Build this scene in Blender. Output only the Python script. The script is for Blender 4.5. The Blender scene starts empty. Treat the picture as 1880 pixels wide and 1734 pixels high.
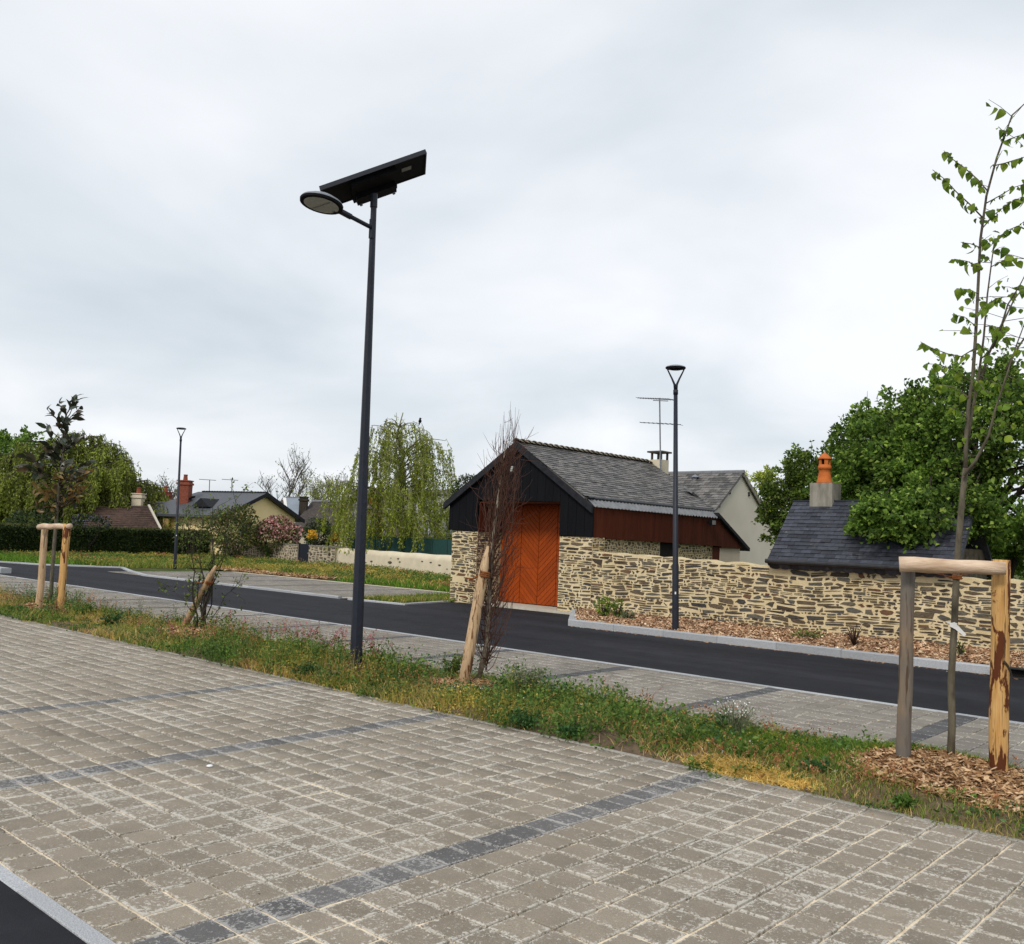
import bpy, math, random
import numpy as np
from mathutils import Vector, Matrix

# ------------------------------------------------------------------ scene, camera, sky, sun, exposure
sc = bpy.context.scene
EYE = 1.6
FOC, YAW, PITCH, ROLL = 1702.18, 0.732496, 0.0727446, 0.0392788     # focal length in pixels of a 1880 px wide frame
_f = np.array([-math.sin(YAW)*math.cos(PITCH), math.cos(YAW)*math.cos(PITCH), math.sin(PITCH)])
_r0 = np.array([math.cos(YAW), math.sin(YAW), 0.0]); _u0 = np.cross(_r0, _f)
_r = math.cos(ROLL)*_r0 + math.sin(ROLL)*_u0
_u = -math.sin(ROLL)*_r0 + math.cos(ROLL)*_u0
cam_d = bpy.data.cameras.new('camera'); cam = bpy.data.objects.new('camera', cam_d)
sc.collection.objects.link(cam); sc.camera = cam
cam_d.sensor_fit = 'HORIZONTAL'; cam_d.sensor_width = 36.0; cam_d.lens = 36.0*FOC/1880.0
cam_d.clip_start = 0.1; cam_d.clip_end = 3000.0
cam.matrix_world = Matrix(((_r[0], _u[0], -_f[0], 0.0), (_r[1], _u[1], -_f[1], 0.0), (_r[2], _u[2], -_f[2], EYE), (0, 0, 0, 1)))

SUN_EL, SUN_AZ = math.radians(43), math.radians(165)      # azimuth measured clockwise from +Y
world = bpy.data.worlds.new('World'); sc.world = world; world.use_nodes = True
nt = world.node_tree; nt.nodes.clear()
def wn(t, **k):
    n = nt.nodes.new(t)
    for a, b in k.items(): setattr(n, a, b)
    return n
wo = wn('ShaderNodeOutputWorld'); bg = wn('ShaderNodeBackground'); nt.links.new(bg.outputs[0], wo.inputs[0])
sky = wn('ShaderNodeTexSky', sky_type='NISHITA', sun_disc=False, sun_elevation=SUN_EL, sun_rotation=SUN_AZ, air_density=1.0, dust_density=2.0)
tc = wn('ShaderNodeTexCoord'); sep = wn('ShaderNodeSeparateXYZ'); nt.links.new(tc.outputs['Generated'], sep.inputs[0])
zc = wn('ShaderNodeMath', operation='MAXIMUM'); zc.inputs[1].default_value = 0.0; nt.links.new(sep.outputs[2], zc.inputs[0])
za = wn('ShaderNodeMath', operation='ADD'); za.inputs[1].default_value = 0.22; nt.links.new(zc.outputs[0], za.inputs[0])
dv = wn('ShaderNodeVectorMath', operation='DIVIDE'); nt.links.new(tc.outputs['Generated'], dv.inputs[0])
cb = wn('ShaderNodeCombineXYZ')
for i in range(2): nt.links.new(za.outputs[0], cb.inputs[i])
cb.inputs[2].default_value = 1.0; nt.links.new(cb.outputs[0], dv.inputs[1])
mp = wn('ShaderNodeMapping'); mp.inputs['Scale'].default_value = (0.95, 0.95, 0.45); mp.inputs['Location'].default_value = (3.1, 1.7, 0.0)
mp.inputs['Rotation'].default_value = (0, 0, math.radians(35))
nt.links.new(dv.outputs[0], mp.inputs[0])
n1 = wn('ShaderNodeTexNoise'); n1.inputs['Scale'].default_value = 1.05; n1.inputs['Detail'].default_value = 6.0; n1.inputs['Roughness'].default_value = 0.47; n1.inputs['Distortion'].default_value = 0.35
nt.links.new(mp.outputs[0], n1.inputs['Vector'])
rp = wn('ShaderNodeValToRGB'); nt.links.new(n1.outputs['Fac'], rp.inputs[0])
e = rp.color_ramp.elements
e[0].position = 0.31; e[0].color = (0.50, 0.552, 0.595, 1)
e[1].position = 0.64; e[1].color = (0.775, 0.785, 0.81, 1)
m1 = e.new(0.46); m1.color = (0.615, 0.65, 0.685, 1)
# cloud deck over a Nishita sky: a thin share of the blue still comes through
sk = wn('ShaderNodeVectorMath', operation='SCALE'); sk.inputs['Scale'].default_value = 0.08; nt.links.new(sky.outputs[0], sk.inputs[0])
mx = wn('ShaderNodeMix', data_type='RGBA'); mx.inputs[0].default_value = 0.90
nt.links.new(sk.outputs[0], mx.inputs[6]); nt.links.new(rp.outputs[0], mx.inputs[7]); nt.links.new(mx.outputs[2], bg.inputs[0])
bg.inputs[1].default_value = 1.0

sun_d = bpy.data.lights.new('sun', 'SUN'); sun = bpy.data.objects.new('sun', sun_d); sc.collection.objects.link(sun)
sun_d.energy = 1.5; sun_d.angle = math.radians(14); sun_d.color = (1.0, 0.95, 0.87)
_sd = Vector((math.sin(SUN_AZ)*math.cos(SUN_EL), math.cos(SUN_AZ)*math.cos(SUN_EL), math.sin(SUN_EL)))
sun.rotation_euler = _sd.to_track_quat('Z', 'Y').to_euler(); sun.location = (0, 0, 40)
sc.view_settings.view_transform = 'Standard'; sc.view_settings.look = 'None'
sc.view_settings.exposure = 0.45; sc.view_settings.gamma = 1.0; sc.view_settings.use_curve_mapping = False
try:
    sc.cycles.max_bounces = 6; sc.cycles.diffuse_bounces = 3; sc.cycles.transparent_max_bounces = 8
except Exception: pass

# ------------------------------------------------------------------ measuring helpers (all give real points in metres)
CAMP = np.array([0, 0, EYE])
def ray(px, py): return _f + (px-940.0)/FOC*_r - (py-867.0)/FOC*_u
def onY(px, py, Y): d = ray(px, py); return CAMP + d*(Y/d[1])
def onX(px, py, X): d = ray(px, py); return CAMP + d*(X/d[0])
def ground(px, py, z=0.0): d = ray(px, py); return CAMP + d*((z-EYE)/d[2])
def at(px, py, D): d = ray(px, py); return CAMP + d*(D/math.hypot(d[0], d[1]))

# ------------------------------------------------------------------ objects
COL = sc.collection
def fast_mesh(name, V, F3=None, F4=None):
    V = np.asarray(V, np.float32).reshape(-1, 3)
    me = bpy.data.meshes.new(name); me.vertices.add(len(V)); me.vertices.foreach_set('co', V.ravel())
    parts = []
    if F3 is not None and len(F3): parts.append((np.asarray(F3, np.int32).reshape(-1, 3), 3))
    if F4 is not None and len(F4): parts.append((np.asarray(F4, np.int32).reshape(-1, 4), 4))
    nl = sum(len(p)*k for p, k in parts); npoly = sum(len(p) for p, k in parts)
    me.loops.add(nl); me.polygons.add(npoly)
    me.loops.foreach_set('vertex_index', np.concatenate([p.ravel() for p, k in parts]))
    st = []; o = 0
    for p, k in parts: st.append(o + np.arange(len(p))*k); o += len(p)*k
    me.polygons.foreach_set('loop_start', np.concatenate(st).astype(np.int32))
    me.update(calc_edges=True); me.validate()
    return me

class MB:
    def __init__(s): s.v = []; s.f = []
    def add(s, v, f):
        b = len(s.v); s.v += [tuple(map(float, p)) for p in v]; s.f += [tuple(i+b for i in q) for q in f]; return s
    def box(s, x0, x1, y0, y1, z0, z1):
        return s.hexa([(x0,y0,z0),(x1,y0,z0),(x1,y1,z0),(x0,y1,z0),(x0,y0,z1),(x1,y0,z1),(x1,y1,z1),(x0,y1,z1)])
    def hexa(s, p): return s.add(p, [(3,2,1,0),(4,5,6,7),(0,1,5,4),(1,2,6,5),(2,3,7,6),(3,0,4,7)])
    def prism(s, poly, off):
        n = len(poly); poly = [np.array(p, float) for p in poly]; off = np.array(off, float)
        return s.add(poly + [p+off for p in poly], [tuple(range(n))[::-1], tuple(range(n, 2*n))] + [(i, (i+1) % n, (i+1) % n+n, i+n) for i in range(n)])
    def tube(s, pts, rad, n=6, caps=True):
        pts = [np.array(p, float) for p in pts]; m = len(pts)
        if not hasattr(rad, '__len__'): rad = [rad]*m
        t = pts[1]-pts[0]; t = t/(np.linalg.norm(t)+1e-9)
        a = np.array([1.0, 0, 0]) if abs(t[0]) < 0.8 else np.array([0, 1.0, 0])
        x = np.cross(t, a); x /= np.linalg.norm(x)
        V = []
        for i in range(m):
            t = pts[min(i+1, m-1)]-pts[max(i-1, 0)]; t = t/(np.linalg.norm(t)+1e-9)
            x = x - t*np.dot(x, t); x /= (np.linalg.norm(x)+1e-9); y = np.cross(t, x)
            for k in range(n):
                an = 2*math.pi*k/n; V.append(pts[i] + rad[i]*(math.cos(an)*x + math.sin(an)*y))
        F = [(i*n+k, i*n+(k+1) % n, (i+1)*n+(k+1) % n, (i+1)*n+k) for i in range(m-1) for k in range(n)]
        if caps: F += [tuple(range(n))[::-1], tuple(range((m-1)*n, m*n))]
        return s.add(V, F)
    def lathe(s, c, prof, n=20, ax=None):
        c = np.array(c, float); V = []
        for r, z in prof:
            for k in range(n):
                an = 2*math.pi*k/n; V.append(c + np.array([r*math.cos(an), r*math.sin(an), z]))
        m = len(prof)
        F = [(i*n+k, i*n+(k+1) % n, (i+1)*n+(k+1) % n, (i+1)*n+k) for i in range(m-1) for k in range(n)]
        F += [tuple(range(n))[::-1], tuple(range((m-1)*n, m*n))]
        return s.add(V, F)
    def obj(s, name, mat, parent=None, smooth=False, kind=None):
        org = np.array(wloc(parent)) if parent is not None else np.zeros(3)
        me = bpy.data.meshes.new(name)
        me.from_pydata([tuple(np.array(p)-org) for p in s.v], [], s.f); me.update()
        return link(name, me, mat, parent, smooth, kind)
def wloc(o):
    p = Vector((0, 0, 0))
    while o is not None: p += o.location; o = o.parent
    return p
def link(name, me, mat, parent=None, smooth=False, kind=None, loc=None):
    o = bpy.data.objects.new(name, me); COL.objects.link(o)
    if mat is not None and not me.materials: me.materials.append(mat)
    if smooth and len(me.polygons): me.polygons.foreach_set('use_smooth', [True]*len(me.polygons))
    if parent is not None: o.parent = parent
    if loc is not None: o.location = Vector(loc) - (wloc(parent) if parent is not None else Vector((0, 0, 0)))
    if kind: o['kind'] = kind
    return o
def tag(o, label, cat, group=None):
    o['label'] = label; o['category'] = cat
    if group: o['group'] = group
    return o
def thing(name, label, cat, loc=(0, 0, 0), group=None):
    o = bpy.data.objects.new(name, None); COL.objects.link(o); o.empty_display_size = 0.2
    o.location = Vector([float(a) for a in loc]); return tag(o, label, cat, group)
def nmesh(name, V, F3, F4, mat, parent=None, kind=None, smooth=False):
    V = np.asarray(V, float).reshape(-1, 3)
    if parent is not None: V = V - np.array(wloc(parent))
    return link(name, fast_mesh(name, V, F3, F4), mat, parent, smooth, kind)
# ------------------------------------------------------------------ procedural materials
class NT:
    def __init__(s, name):
        s.m = bpy.data.materials.new(name); s.m.use_nodes = True; s.t = s.m.node_tree; s.t.nodes.clear()
        s.out = s.n('ShaderNodeOutputMaterial'); s.p = s.n('ShaderNodeBsdfPrincipled'); s.l(s.p.outputs[0], s.out.inputs[0])
        g = s.n('ShaderNodeNewGeometry'); s.pos = g.outputs['Position']; s.isl = g.outputs['Random Per Island']
        s.orn = s.n('ShaderNodeObjectInfo').outputs['Random']
    def n(s, t, **k):
        x = s.t.nodes.new(t)
        for a, b in k.items(): setattr(x, a, b)
        return x
    def l(s, a, b): s.t.links.new(a, b)
    def rnd(s, k=1.0):
        a = s.n('ShaderNodeMath', operation='MULTIPLY_ADD'); s.l(s.isl, a.inputs[0]); a.inputs[1].default_value = 7.31*k; s.l(s.orn, a.inputs[2])
        f = s.n('ShaderNodeMath', operation='MULTIPLY'); s.l(a.outputs[0], f.inputs[0]); f.inputs[1].default_value = 3.77*k
        g = s.n('ShaderNodeMath', operation='FRACT'); s.l(f.outputs[0], g.inputs[0]); return g.outputs[0]
    def noise(s, scale, detail=5, rough=0.55, stretch=(1, 1, 1), dist=0.0, rot=(0, 0, 0)):
        m = s.n('ShaderNodeMapping'); m.inputs['Scale'].default_value = stretch; m.inputs['Rotation'].default_value = rot; s.l(s.pos, m.inputs[0])
        x = s.n('ShaderNodeTexNoise'); x.inputs['Scale'].default_value = scale; x.inputs['Detail'].default_value = detail
        x.inputs['Roughness'].default_value = rough; x.inputs['Distortion'].default_value = dist
        s.l(m.outputs[0], x.inputs['Vector']); return x.outputs['Fac']
    def ramp(s, fac, stops, interp='LINEAR'):
        r = s.n('ShaderNodeValToRGB'); r.color_ramp.interpolation = interp; s.l(fac, r.inputs[0]); el = r.color_ramp.elements
        stops = [(p, (c, c, c) if not hasattr(c, '__len__') else c) for p, c in stops]
        el[0].position, el[0].color = stops[0][0], (*stops[0][1], 1)
        el[1].position, el[1].color = stops[-1][0], (*stops[-1][1], 1)
        for p, c in stops[1:-1]: q = el.new(p); q.color = (*c, 1)
        return r.outputs[0]
    def mix(s, fac, a, b, mode='MIX'):
        x = s.n('ShaderNodeMix', data_type='RGBA', blend_type=mode)
        for i, v in ((0, fac), (6, a), (7, b)):
            if hasattr(v, 'is_linked'): s.l(v, x.inputs[i])
            elif hasattr(v, '__len__'): x.inputs[i].default_value = (*v, 1)
            else: x.inputs[i].default_value = v
        return x.outputs[2]
    def bump(s, h, strength=0.3, dist=0.02):
        b = s.n('ShaderNodeBump'); b.inputs['Strength'].default_value = strength; b.inputs['Distance'].default_value = dist
        s.l(h, b.inputs['Height']); s.l(b.outputs[0], s.p.inputs['Normal'])
    def fin(s, col, rough=0.8, spec=0.25, metal=0.0, transl=0.0):
        if hasattr(col, 'is_linked'): s.l(col, s.p.inputs['Base Color'])
        else: s.p.inputs['Base Color'].default_value = (*col, 1)
        if hasattr(rough, 'is_linked'): s.l(rough, s.p.inputs['Roughness'])
        else: s.p.inputs['Roughness'].default_value = rough
        s.p.inputs['Specular IOR Level'].default_value = spec; s.p.inputs['Metallic'].default_value = metal
        if transl:
            t = s.n('ShaderNodeBsdfTranslucent'); x = s.n('ShaderNodeMixShader'); x.inputs[0].default_value = transl
            if hasattr(col, 'is_linked'): s.l(col, t.inputs[0])
            else: t.inputs[0].default_value = (*col, 1)
            s.l(s.p.outputs[0], x.inputs[1]); s.l(t.outputs[0], x.inputs[2]); s.l(x.outputs[0], s.out.inputs[0])
        return s.m
def simple(name, c0, c1, scale=6, rough=0.8, bump=0.2, bdist=0.01, var=0.0, stretch=(1, 1, 1), spec=0.25, metal=0.0, bscale=None):
    t = NT(name); n = t.noise(scale, stretch=stretch); col = t.ramp(n, [(0.3, c0), (0.7, c1)])
    if var: col = t.mix(1.0, col, t.ramp(t.rnd(), [(0, 1-var), (1, 1+var*0.6)]), 'MULTIPLY')
    if bump: t.bump(t.noise(bscale or scale*4, stretch=stretch), bump, bdist)
    return t.fin(col, rough, spec, metal)
def leafmat(name, stops, big=0.8, bigamt=0.35, transl=0.3, rough=0.5, spec=0.2, gain=1.4):
    t = NT(name); col = t.ramp(t.rnd(), [(p, tuple(min(0.9, v*gain) for v in c)) for p, c in stops])
    nz = t.noise(big, 2); col = t.mix(1.0, col, t.ramp(nz, [(0.3, 1-bigamt), (0.7, 1+bigamt)]), 'MULTIPLY')
    return t.fin(col, rough, spec, 0, transl)
MT = {}
def paver(name, base0, base1, stain, amt, grid):
    t = NT(name)
    tone = t.ramp(t.rnd(), [(0, base0), (1, base1)])
    grit = t.noise(160, 3); tone = t.mix(0.6, tone, t.ramp(grit, [(0.25, 0.5), (0.75, 1.4)]), 'MULTIPLY')
    blot = t.noise(7, 4); tone = t.mix(0.5, tone, t.ramp(blot, [(0.3, 0.8), (0.7, 1.15)]), 'MULTIPLY')
    # lime bloom: ragged flecks, thicker towards the joints, whose amount differs from paver to paver and area to area
    sp = t.n('ShaderNodeSeparateXYZ'); t.l(t.pos, sp.inputs[0]); es = []
    for k in range(2):
        a = t.n('ShaderNodeMath', operation='SUBTRACT'); t.l(sp.outputs[k], a.inputs[0]); a.inputs[1].default_value = grid[k]-100*grid[k+2]
        b = t.n('ShaderNodeMath', operation='DIVIDE'); t.l(a.outputs[0], b.inputs[0]); b.inputs[1].default_value = grid[k+2]
        c = t.n('ShaderNodeMath', operation='FRACT'); t.l(b.outputs[0], c.inputs[0])
        d = t.n('ShaderNodeMath', operation='SUBTRACT'); t.l(c.outputs[0], d.inputs[0]); d.inputs[1].default_value = 0.5
        f = t.n('ShaderNodeMath', operation='ABSOLUTE'); t.l(d.outputs[0], f.inputs[0]); es.append(f.outputs[0])
    mxe = t.n('ShaderNodeMath', operation='MAXIMUM'); t.l(es[0], mxe.inputs[0]); t.l(es[1], mxe.inputs[1])
    edge = t.ramp(mxe.outputs[0], [(0.36, 0.0), (0.455, 1.0)])
    def madd(x, k, y):
        m = t.n('ShaderNodeMath', operation='MULTIPLY_ADD'); t.l(x, m.inputs[0]); m.inputs[1].default_value = k; t.l(y, m.inputs[2]); return m.outputs[0]
    area = t.ramp(t.noise(0.55, 3), [(0.34, 0.0), (0.66, 1.0)])
    v = madd(area, 0.075, t.noise(46, 10, 0.76, (1, 1, 1), 0.9)); v = madd(t.rnd(2.3), 0.055, v); v = madd(edge, 0.115, v); v = madd(t.noise(6, 3), 0.16, v)
    mask = t.ramp(v, [(amt, 0.0), (amt+0.035, 1.0)])
    m2 = t.n('ShaderNodeMath', operation='MULTIPLY'); t.l(mask, m2.inputs[0]); m2.inputs[1].default_value = 0.70
    col = t.mix(m2.outputs[0], tone, stain)
    t.bump(t.noise(220, 4), 0.25, 0.004)
    return t.fin(col, 0.9, 0.18)
_g1 = (-3.5, 1.768, 0.2065, (5.998-1.768)/22); _g2 = (-2.87-0.10325, 7.642, 0.2065, (10.228-7.642)/13)
_st, _sd2 = (0.60, 0.575, 0.52), (0.40, 0.40, 0.405)
MT['paver'] = paver('taupe_paver', (0.215, 0.183, 0.142), (0.29, 0.248, 0.195), _st, 0.722, _g1)
MT['paver_dark'] = paver('anthracite_paver', (0.105, 0.10, 0.099), (0.155, 0.148, 0.144), (0.42, 0.41, 0.395), 0.695, _g1)
MT['paver_b'] = paver('taupe_paver_far', (0.20, 0.178, 0.152), (0.265, 0.24, 0.205), _st, 0.76, _g2)
MT['paver_dark_b'] = paver('anthracite_paver_far', (0.08, 0.078, 0.08), (0.12, 0.117, 0.118), _sd2, 0.76, _g2)
MT['joint'] = simple('joint_sand', (0.55, 0.45, 0.31), (0.85, 0.73, 0.56), 30, 0.95, 0.5, 0.004)
def asphalt():
    t = NT('asphalt'); g = t.noise(260, 4, 0.7); col = t.ramp(g, [(0.3, (0.008, 0.0082, 0.0105)), (0.62, (0.024, 0.024, 0.030)), (0.8, (0.075, 0.075, 0.085))])
    w = t.noise(0.7, 5, 0.6, (0.12, 1.9, 1)); col = t.mix(1.0, col, t.ramp(w, [(0.3, 0.66), (0.7, 1.45)]), 'MULTIPLY')
    pz = t.noise(2.2, 7, 0.68); col = t.mix(1.0, col, t.ramp(pz, [(0.35, 0.82), (0.7, 1.3)]), 'MULTIPLY')
    dust = t.ramp(t.noise(95, 2, 0.5), [(0.74, 0.0), (0.80, 0.5)]); col = t.mix(dust, col, (0.14, 0.135, 0.13))
    t.bump(t.noise(300, 3), 0.6, 0.006); return t.fin(col, 0.85, 0.16)
MT['asphalt'] = asphalt()
def granite():
    t = NT('granite'); s1 = t.noise(190, 4, 0.75); col = t.ramp(s1, [(0.35, (0.20, 0.21, 0.225)), (0.55, (0.44, 0.45, 0.465)), (0.7, (0.62, 0.63, 0.64))])
    col = t.mix(1.0, col, t.ramp(t.rnd(), [(0, 0.82), (1, 1.08)]), 'MULTIPLY'); t.bump(t.noise(120, 3), 0.2, 0.004); return t.fin(col, 0.75, 0.3)
MT['granite'] = granite()
MT['concrete_edge'] = simple('concrete_edging', (0.22, 0.205, 0.18), (0.36, 0.335, 0.295), 40, 0.9, 0.3, 0.004, 0.15)
MT['soil'] = simple('soil', (0.075, 0.05, 0.032), (0.19, 0.135, 0.082), 9, 0.95, 0.8, 0.03)
def turf():
    t = NT('turf'); a = t.noise(0.9, 5); col = t.ramp(a, [(0.3, (0.028, 0.045, 0.012)), (0.5, (0.06, 0.085, 0.022)), (0.7, (0.15, 0.125, 0.05))])
    t.bump(t.noise(40, 5), 0.8, 0.03); return t.fin(col, 0.95, 0.1)
MT['turf'] = turf()
# rubble stone: each stone its own tone
def rubble_mat():
    t = NT('schist'); r = t.rnd()
    col = t.ramp(r, [(0.0, (0.042, 0.032, 0.026)), (0.2, (0.105, 0.074, 0.046)), (0.38, (0.145, 0.108, 0.066)), (0.52, (0.062, 0.056, 0.052)), (0.66, (0.125, 0.118, 0.10)), (0.8, (0.17, 0.135, 0.088)), (0.9, (0.17, 0.075, 0.035)), (1.0, (0.052, 0.049, 0.05))])
    nz = t.noise(22, 6, 0.65, (1, 1, 2.5)); col = t.mix(1.0, col, t.ramp(nz, [(0.28, 0.4), (0.72, 1.3)]), 'MULTIPLY')
    t.bump(t.noise(45, 6, 0.6, (1, 1, 2)), 0.6, 0.015); return t.fin(col, 0.8, 0.3)
MT['stone'] = rubble_mat()
MT['stone_grey'] = simple('granite_rubble', (0.07, 0.056, 0.04), (0.20, 0.165, 0.12), 9, 0.9, 0.5, 0.02, 0.5)
MT['old_mortar'] = simple('old_mortar', (0.36, 0.30, 0.21), (0.5, 0.43, 0.32), 7, 0.95, 0.4, 0.01)
def mortar():
    t = NT('lime_mortar'); a = t.noise(3.0, 5); col = t.ramp(a, [(0.3, (0.60, 0.475, 0.27)), (0.7, (0.76, 0.64, 0.415))])
    col = t.mix(1.0, col, t.ramp(t.noise(60, 4), [(0.25, 0.78), (0.7, 1.1)]), 'MULTIPLY'); t.bump(t.noise(55, 5), 0.7, 0.012); return t.fin(col, 0.95, 0.1)
MT['mortar'] = mortar()
def slate(name, c0, c1, lich):
    t = NT(name); col = t.ramp(t.rnd(), [(0, c0), (0.6, c1), (1, tuple(x*1.35 for x in c1))])
    nz = t.noise(14, 6, 0.65); col = t.mix(1.0, col, t.ramp(nz, [(0.3, 0.65), (0.7, 1.35)]), 'MULTIPLY')
    lm = t.ramp(t.noise(5.5, 8, 0.72), [(0.60, 0.0), (0.70, lich)]); col = t.mix(lm, col, (0.26, 0.25, 0.21))
    t.bump(t.noise(30, 5), 0.3, 0.006); return t.fin(col, 0.55, 0.4)
MT['slate_blue'] = slate('blue_slate', (0.015, 0.0165, 0.024), (0.038, 0.041, 0.055), 0.4)
MT['slate_old'] = slate('weathered_slate', (0.055, 0.052, 0.05), (0.135, 0.125, 0.118), 0.85)
MT['slate_far'] = slate('grey_slate', (0.06, 0.066, 0.076), (0.105, 0.112, 0.125), 0.15)
MT['slate_pale'] = slate('pale_slate', (0.14, 0.14, 0.135), (0.22, 0.215, 0.205), 0.5)
def boards(name, c0, c1, rough=0.7, spec=0.25, vert=True, var=0.25):
    t = NT(name); n = t.noise(7, 7, 0.65, (9, 9, 0.5) if vert else (1, 1, 9)); col = t.ramp(n, [(0.25, c0), (0.75, c1)])
    col = t.mix(1.0, col, t.ramp(t.rnd(), [(0, 1-var), (1, 1+var)]), 'MULTIPLY'); t.bump(n, 0.25, 0.004); return t.fin(col, rough, spec)
MT['black_wood'] = boards('charred_black_board', (0.0035, 0.0037, 0.005), (0.0085, 0.009, 0.0115), 0.75, 0.10, True, 0.10)
MT['brown_wood'] = boards('red_brown_board', (0.056, 0.0150, 0.0080), (0.10, 0.026, 0.0125), 0.75, 0.10, True, 0.14)
MT['door_wood'] = boards('orange_door_board', (0.22, 0.036, 0.0045), (0.37, 0.066, 0.0075), 0.6, 0.15, True, 0.15)
MT['fascia'] = simple('grey_black_fascia', (0.014, 0.0145, 0.018), (0.028, 0.029, 0.034), 12, 0.7, 0.15, 0.01, 0, (1, 1, 1), 0.12)
MT['zinc'] = simple('zinc_sheet', (0.16, 0.165, 0.175), (0.24, 0.245, 0.255), 8, 0.6, 0.05, 0.004, 0, (1, 1, 1), 0.3, 0.2)
MT['gutter'] = simple('dark_gutter', (0.014, 0.014, 0.017), (0.03, 0.03, 0.034), 10, 0.4, 0.05, 0.004, 0, (1, 1, 1), 0.5)
MT['metal'] = simple('anthracite_paint', (0.012, 0.0145, 0.024), (0.018, 0.021, 0.033), 18, 0.5, 0.05, 0.002, 0, (1, 1, 1), 0.3)
MT['metal_grey'] = simple('grey_cast', (0.16, 0.175, 0.2), (0.22, 0.24, 0.27), 18, 0.5, 0.05, 0.002, 0, (1, 1, 1), 0.5)
MT['black'] = simple('black_plastic', (0.004, 0.004, 0.005), (0.008, 0.008, 0.010), 20, 0.7, 0.05, 0.002, 0, (1, 1, 1), 0.1)
MT['lens'] = simple('lamp_lens', (0.30, 0.31, 0.28), (0.46, 0.47, 0.42), 40, 0.25, 0.1, 0.002, 0, (1, 1, 1), 0.5)
MT['silver'] = simple('silver_label', (0.18, 0.17, 0.17), (0.26, 0.25, 0.24), 30, 0.5, 0.05)
MT['white'] = simple('white_plastic', (0.74, 0.74, 0.74), (0.82, 0.82, 0.82), 20, 0.5, 0.03)
MT['mast'] = simple('mast_metal', (0.12, 0.13, 0.15), (0.2, 0.21, 0.23), 20, 0.5, 0.03)
MT['cream'] = simple('cream_render', (0.56, 0.49, 0.36), (0.66, 0.585, 0.44), 2.2, 0.92, 0.25, 0.006, 0, (1, 1, 1), 0.15)
MT['beige'] = simple('beige_render', (0.58, 0.535, 0.44), (0.66, 0.61, 0.51), 1.1, 0.92, 0.2, 0.004, 0, (1, 1, 1), 0.15)
MT['yellow'] = simple('ochre_render', (0.84, 0.65, 0.33), (0.9, 0.72, 0.4), 1.5, 0.9, 0.15)
MT['white_wall'] = simple('white_render', (0.62, 0.62, 0.6), (0.72, 0.72, 0.70), 1.5, 0.9, 0.15)
MT['pink_render'] = simple('pinkish_render', (0.55, 0.47, 0.37), (0.62, 0.535, 0.43), 1.5, 0.9, 0.15)
MT['concrete'] = simple('weathered_concrete', (0.14, 0.13, 0.105), (0.34, 0.315, 0.265), 7, 0.92, 0.4, 0.01, 0, (1, 1, 0.3), 0.15)
MT['sill'] = simple('pale_concrete', (0.42, 0.38, 0.31), (0.55, 0.51, 0.43), 7, 0.92, 0.2)
MT['terracotta'] = simple('terracotta', (0.42, 0.105, 0.022), (0.56, 0.16, 0.035), 9, 0.75, 0.15, 0.004)
MT['brick'] = simple('red_brick', (0.16, 0.045, 0.028), (0.28, 0.085, 0.05), 12, 0.9, 0.4, 0.01, 0.3)
MT['tile'] = simple('brown_tile', (0.040, 0.024, 0.019), (0.085, 0.05, 0.037), 7, 0.85, 0.4, 0.01, 0.35)
MT['brown_roof'] = simple('brown_slate', (0.06, 0.05, 0.045), (0.12, 0.1, 0.09), 6, 0.85, 0.3, 0.01, 0.3)
MT['ochre_stone'] = simple('ochre_stone', (0.30, 0.19, 0.07), (0.55, 0.38, 0.17), 7, 0.9, 0.5, 0.02, 0.3)
MT['ridge'] = simple('mossy_ridge_tile', (0.11, 0.095, 0.07), (0.31, 0.28, 0.215), 11, 0.92, 0.5, 0.01, 0.25)
MT['green_fence'] = simple('green_screen', (0.010, 0.040, 0.038), (0.02, 0.062, 0.058), 14, 0.7, 0.2, 0.004, 0.2, (6, 6, 0.4))
MT['glass'] = simple('dark_glass', (0.012, 0.014, 0.018), (0.02, 0.022, 0.026), 3, 0.1, 0.0, 0.001, 0, (1, 1, 1), 0.6)
MT['blue_zinc'] = simple('blue_grey_zinc', (0.20, 0.235, 0.28), (0.25, 0.285, 0.33), 2, 0.55, 0.05)
MT['dark_hole'] = simple('dark_interior', (0.006, 0.005, 0.005), (0.012, 0.01, 0.009), 5, 0.9, 0.0)
# timber stakes
def stake_mat(name, c0, c1, bark, bamt, stretch=(5, 5, 0.7), grey=None):
    t = NT(name); n = t.noise(9, 8, 0.65, (7, 7, 0.35)); col = t.ramp(n, [(0.28, c0), (0.72, c1)])
    pm = t.ramp(t.noise(4.2, 5, 0.6, stretch, 0.5), [(bamt, 0.0), (bamt+0.035, 1.0)]); col = t.mix(pm, col, bark)
    if grey:
        gm = t.ramp(t.noise(1.6, 3, 0.5, (1, 1, 0.9)), [(0.42, 0.0), (0.58, 0.85)]); col = t.mix(gm, col, grey)
    cr = t.ramp(t.noise(16, 3, 0.5, (3, 3, 0.12)), [(0.63, 0.0), (0.66, 0.8)]); col = t.mix(cr, col, (0.06, 0.035, 0.02))
    t.bump(n, 0.5, 0.01); return t.fin(col, 0.8, 0.2)
MT['stake_pale'] = stake_mat('peeled_pale_stake', (0.36, 0.225, 0.115), (0.60, 0.44, 0.28), (0.17, 0.075, 0.03), 0.585)
MT['stake_grey'] = stake_mat('greyed_stake', (0.17, 0.115, 0.07), (0.30, 0.215, 0.14), (0.10, 0.055, 0.03), 0.62, (5, 5, 0.7), (0.135, 0.125, 0.112))
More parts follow.
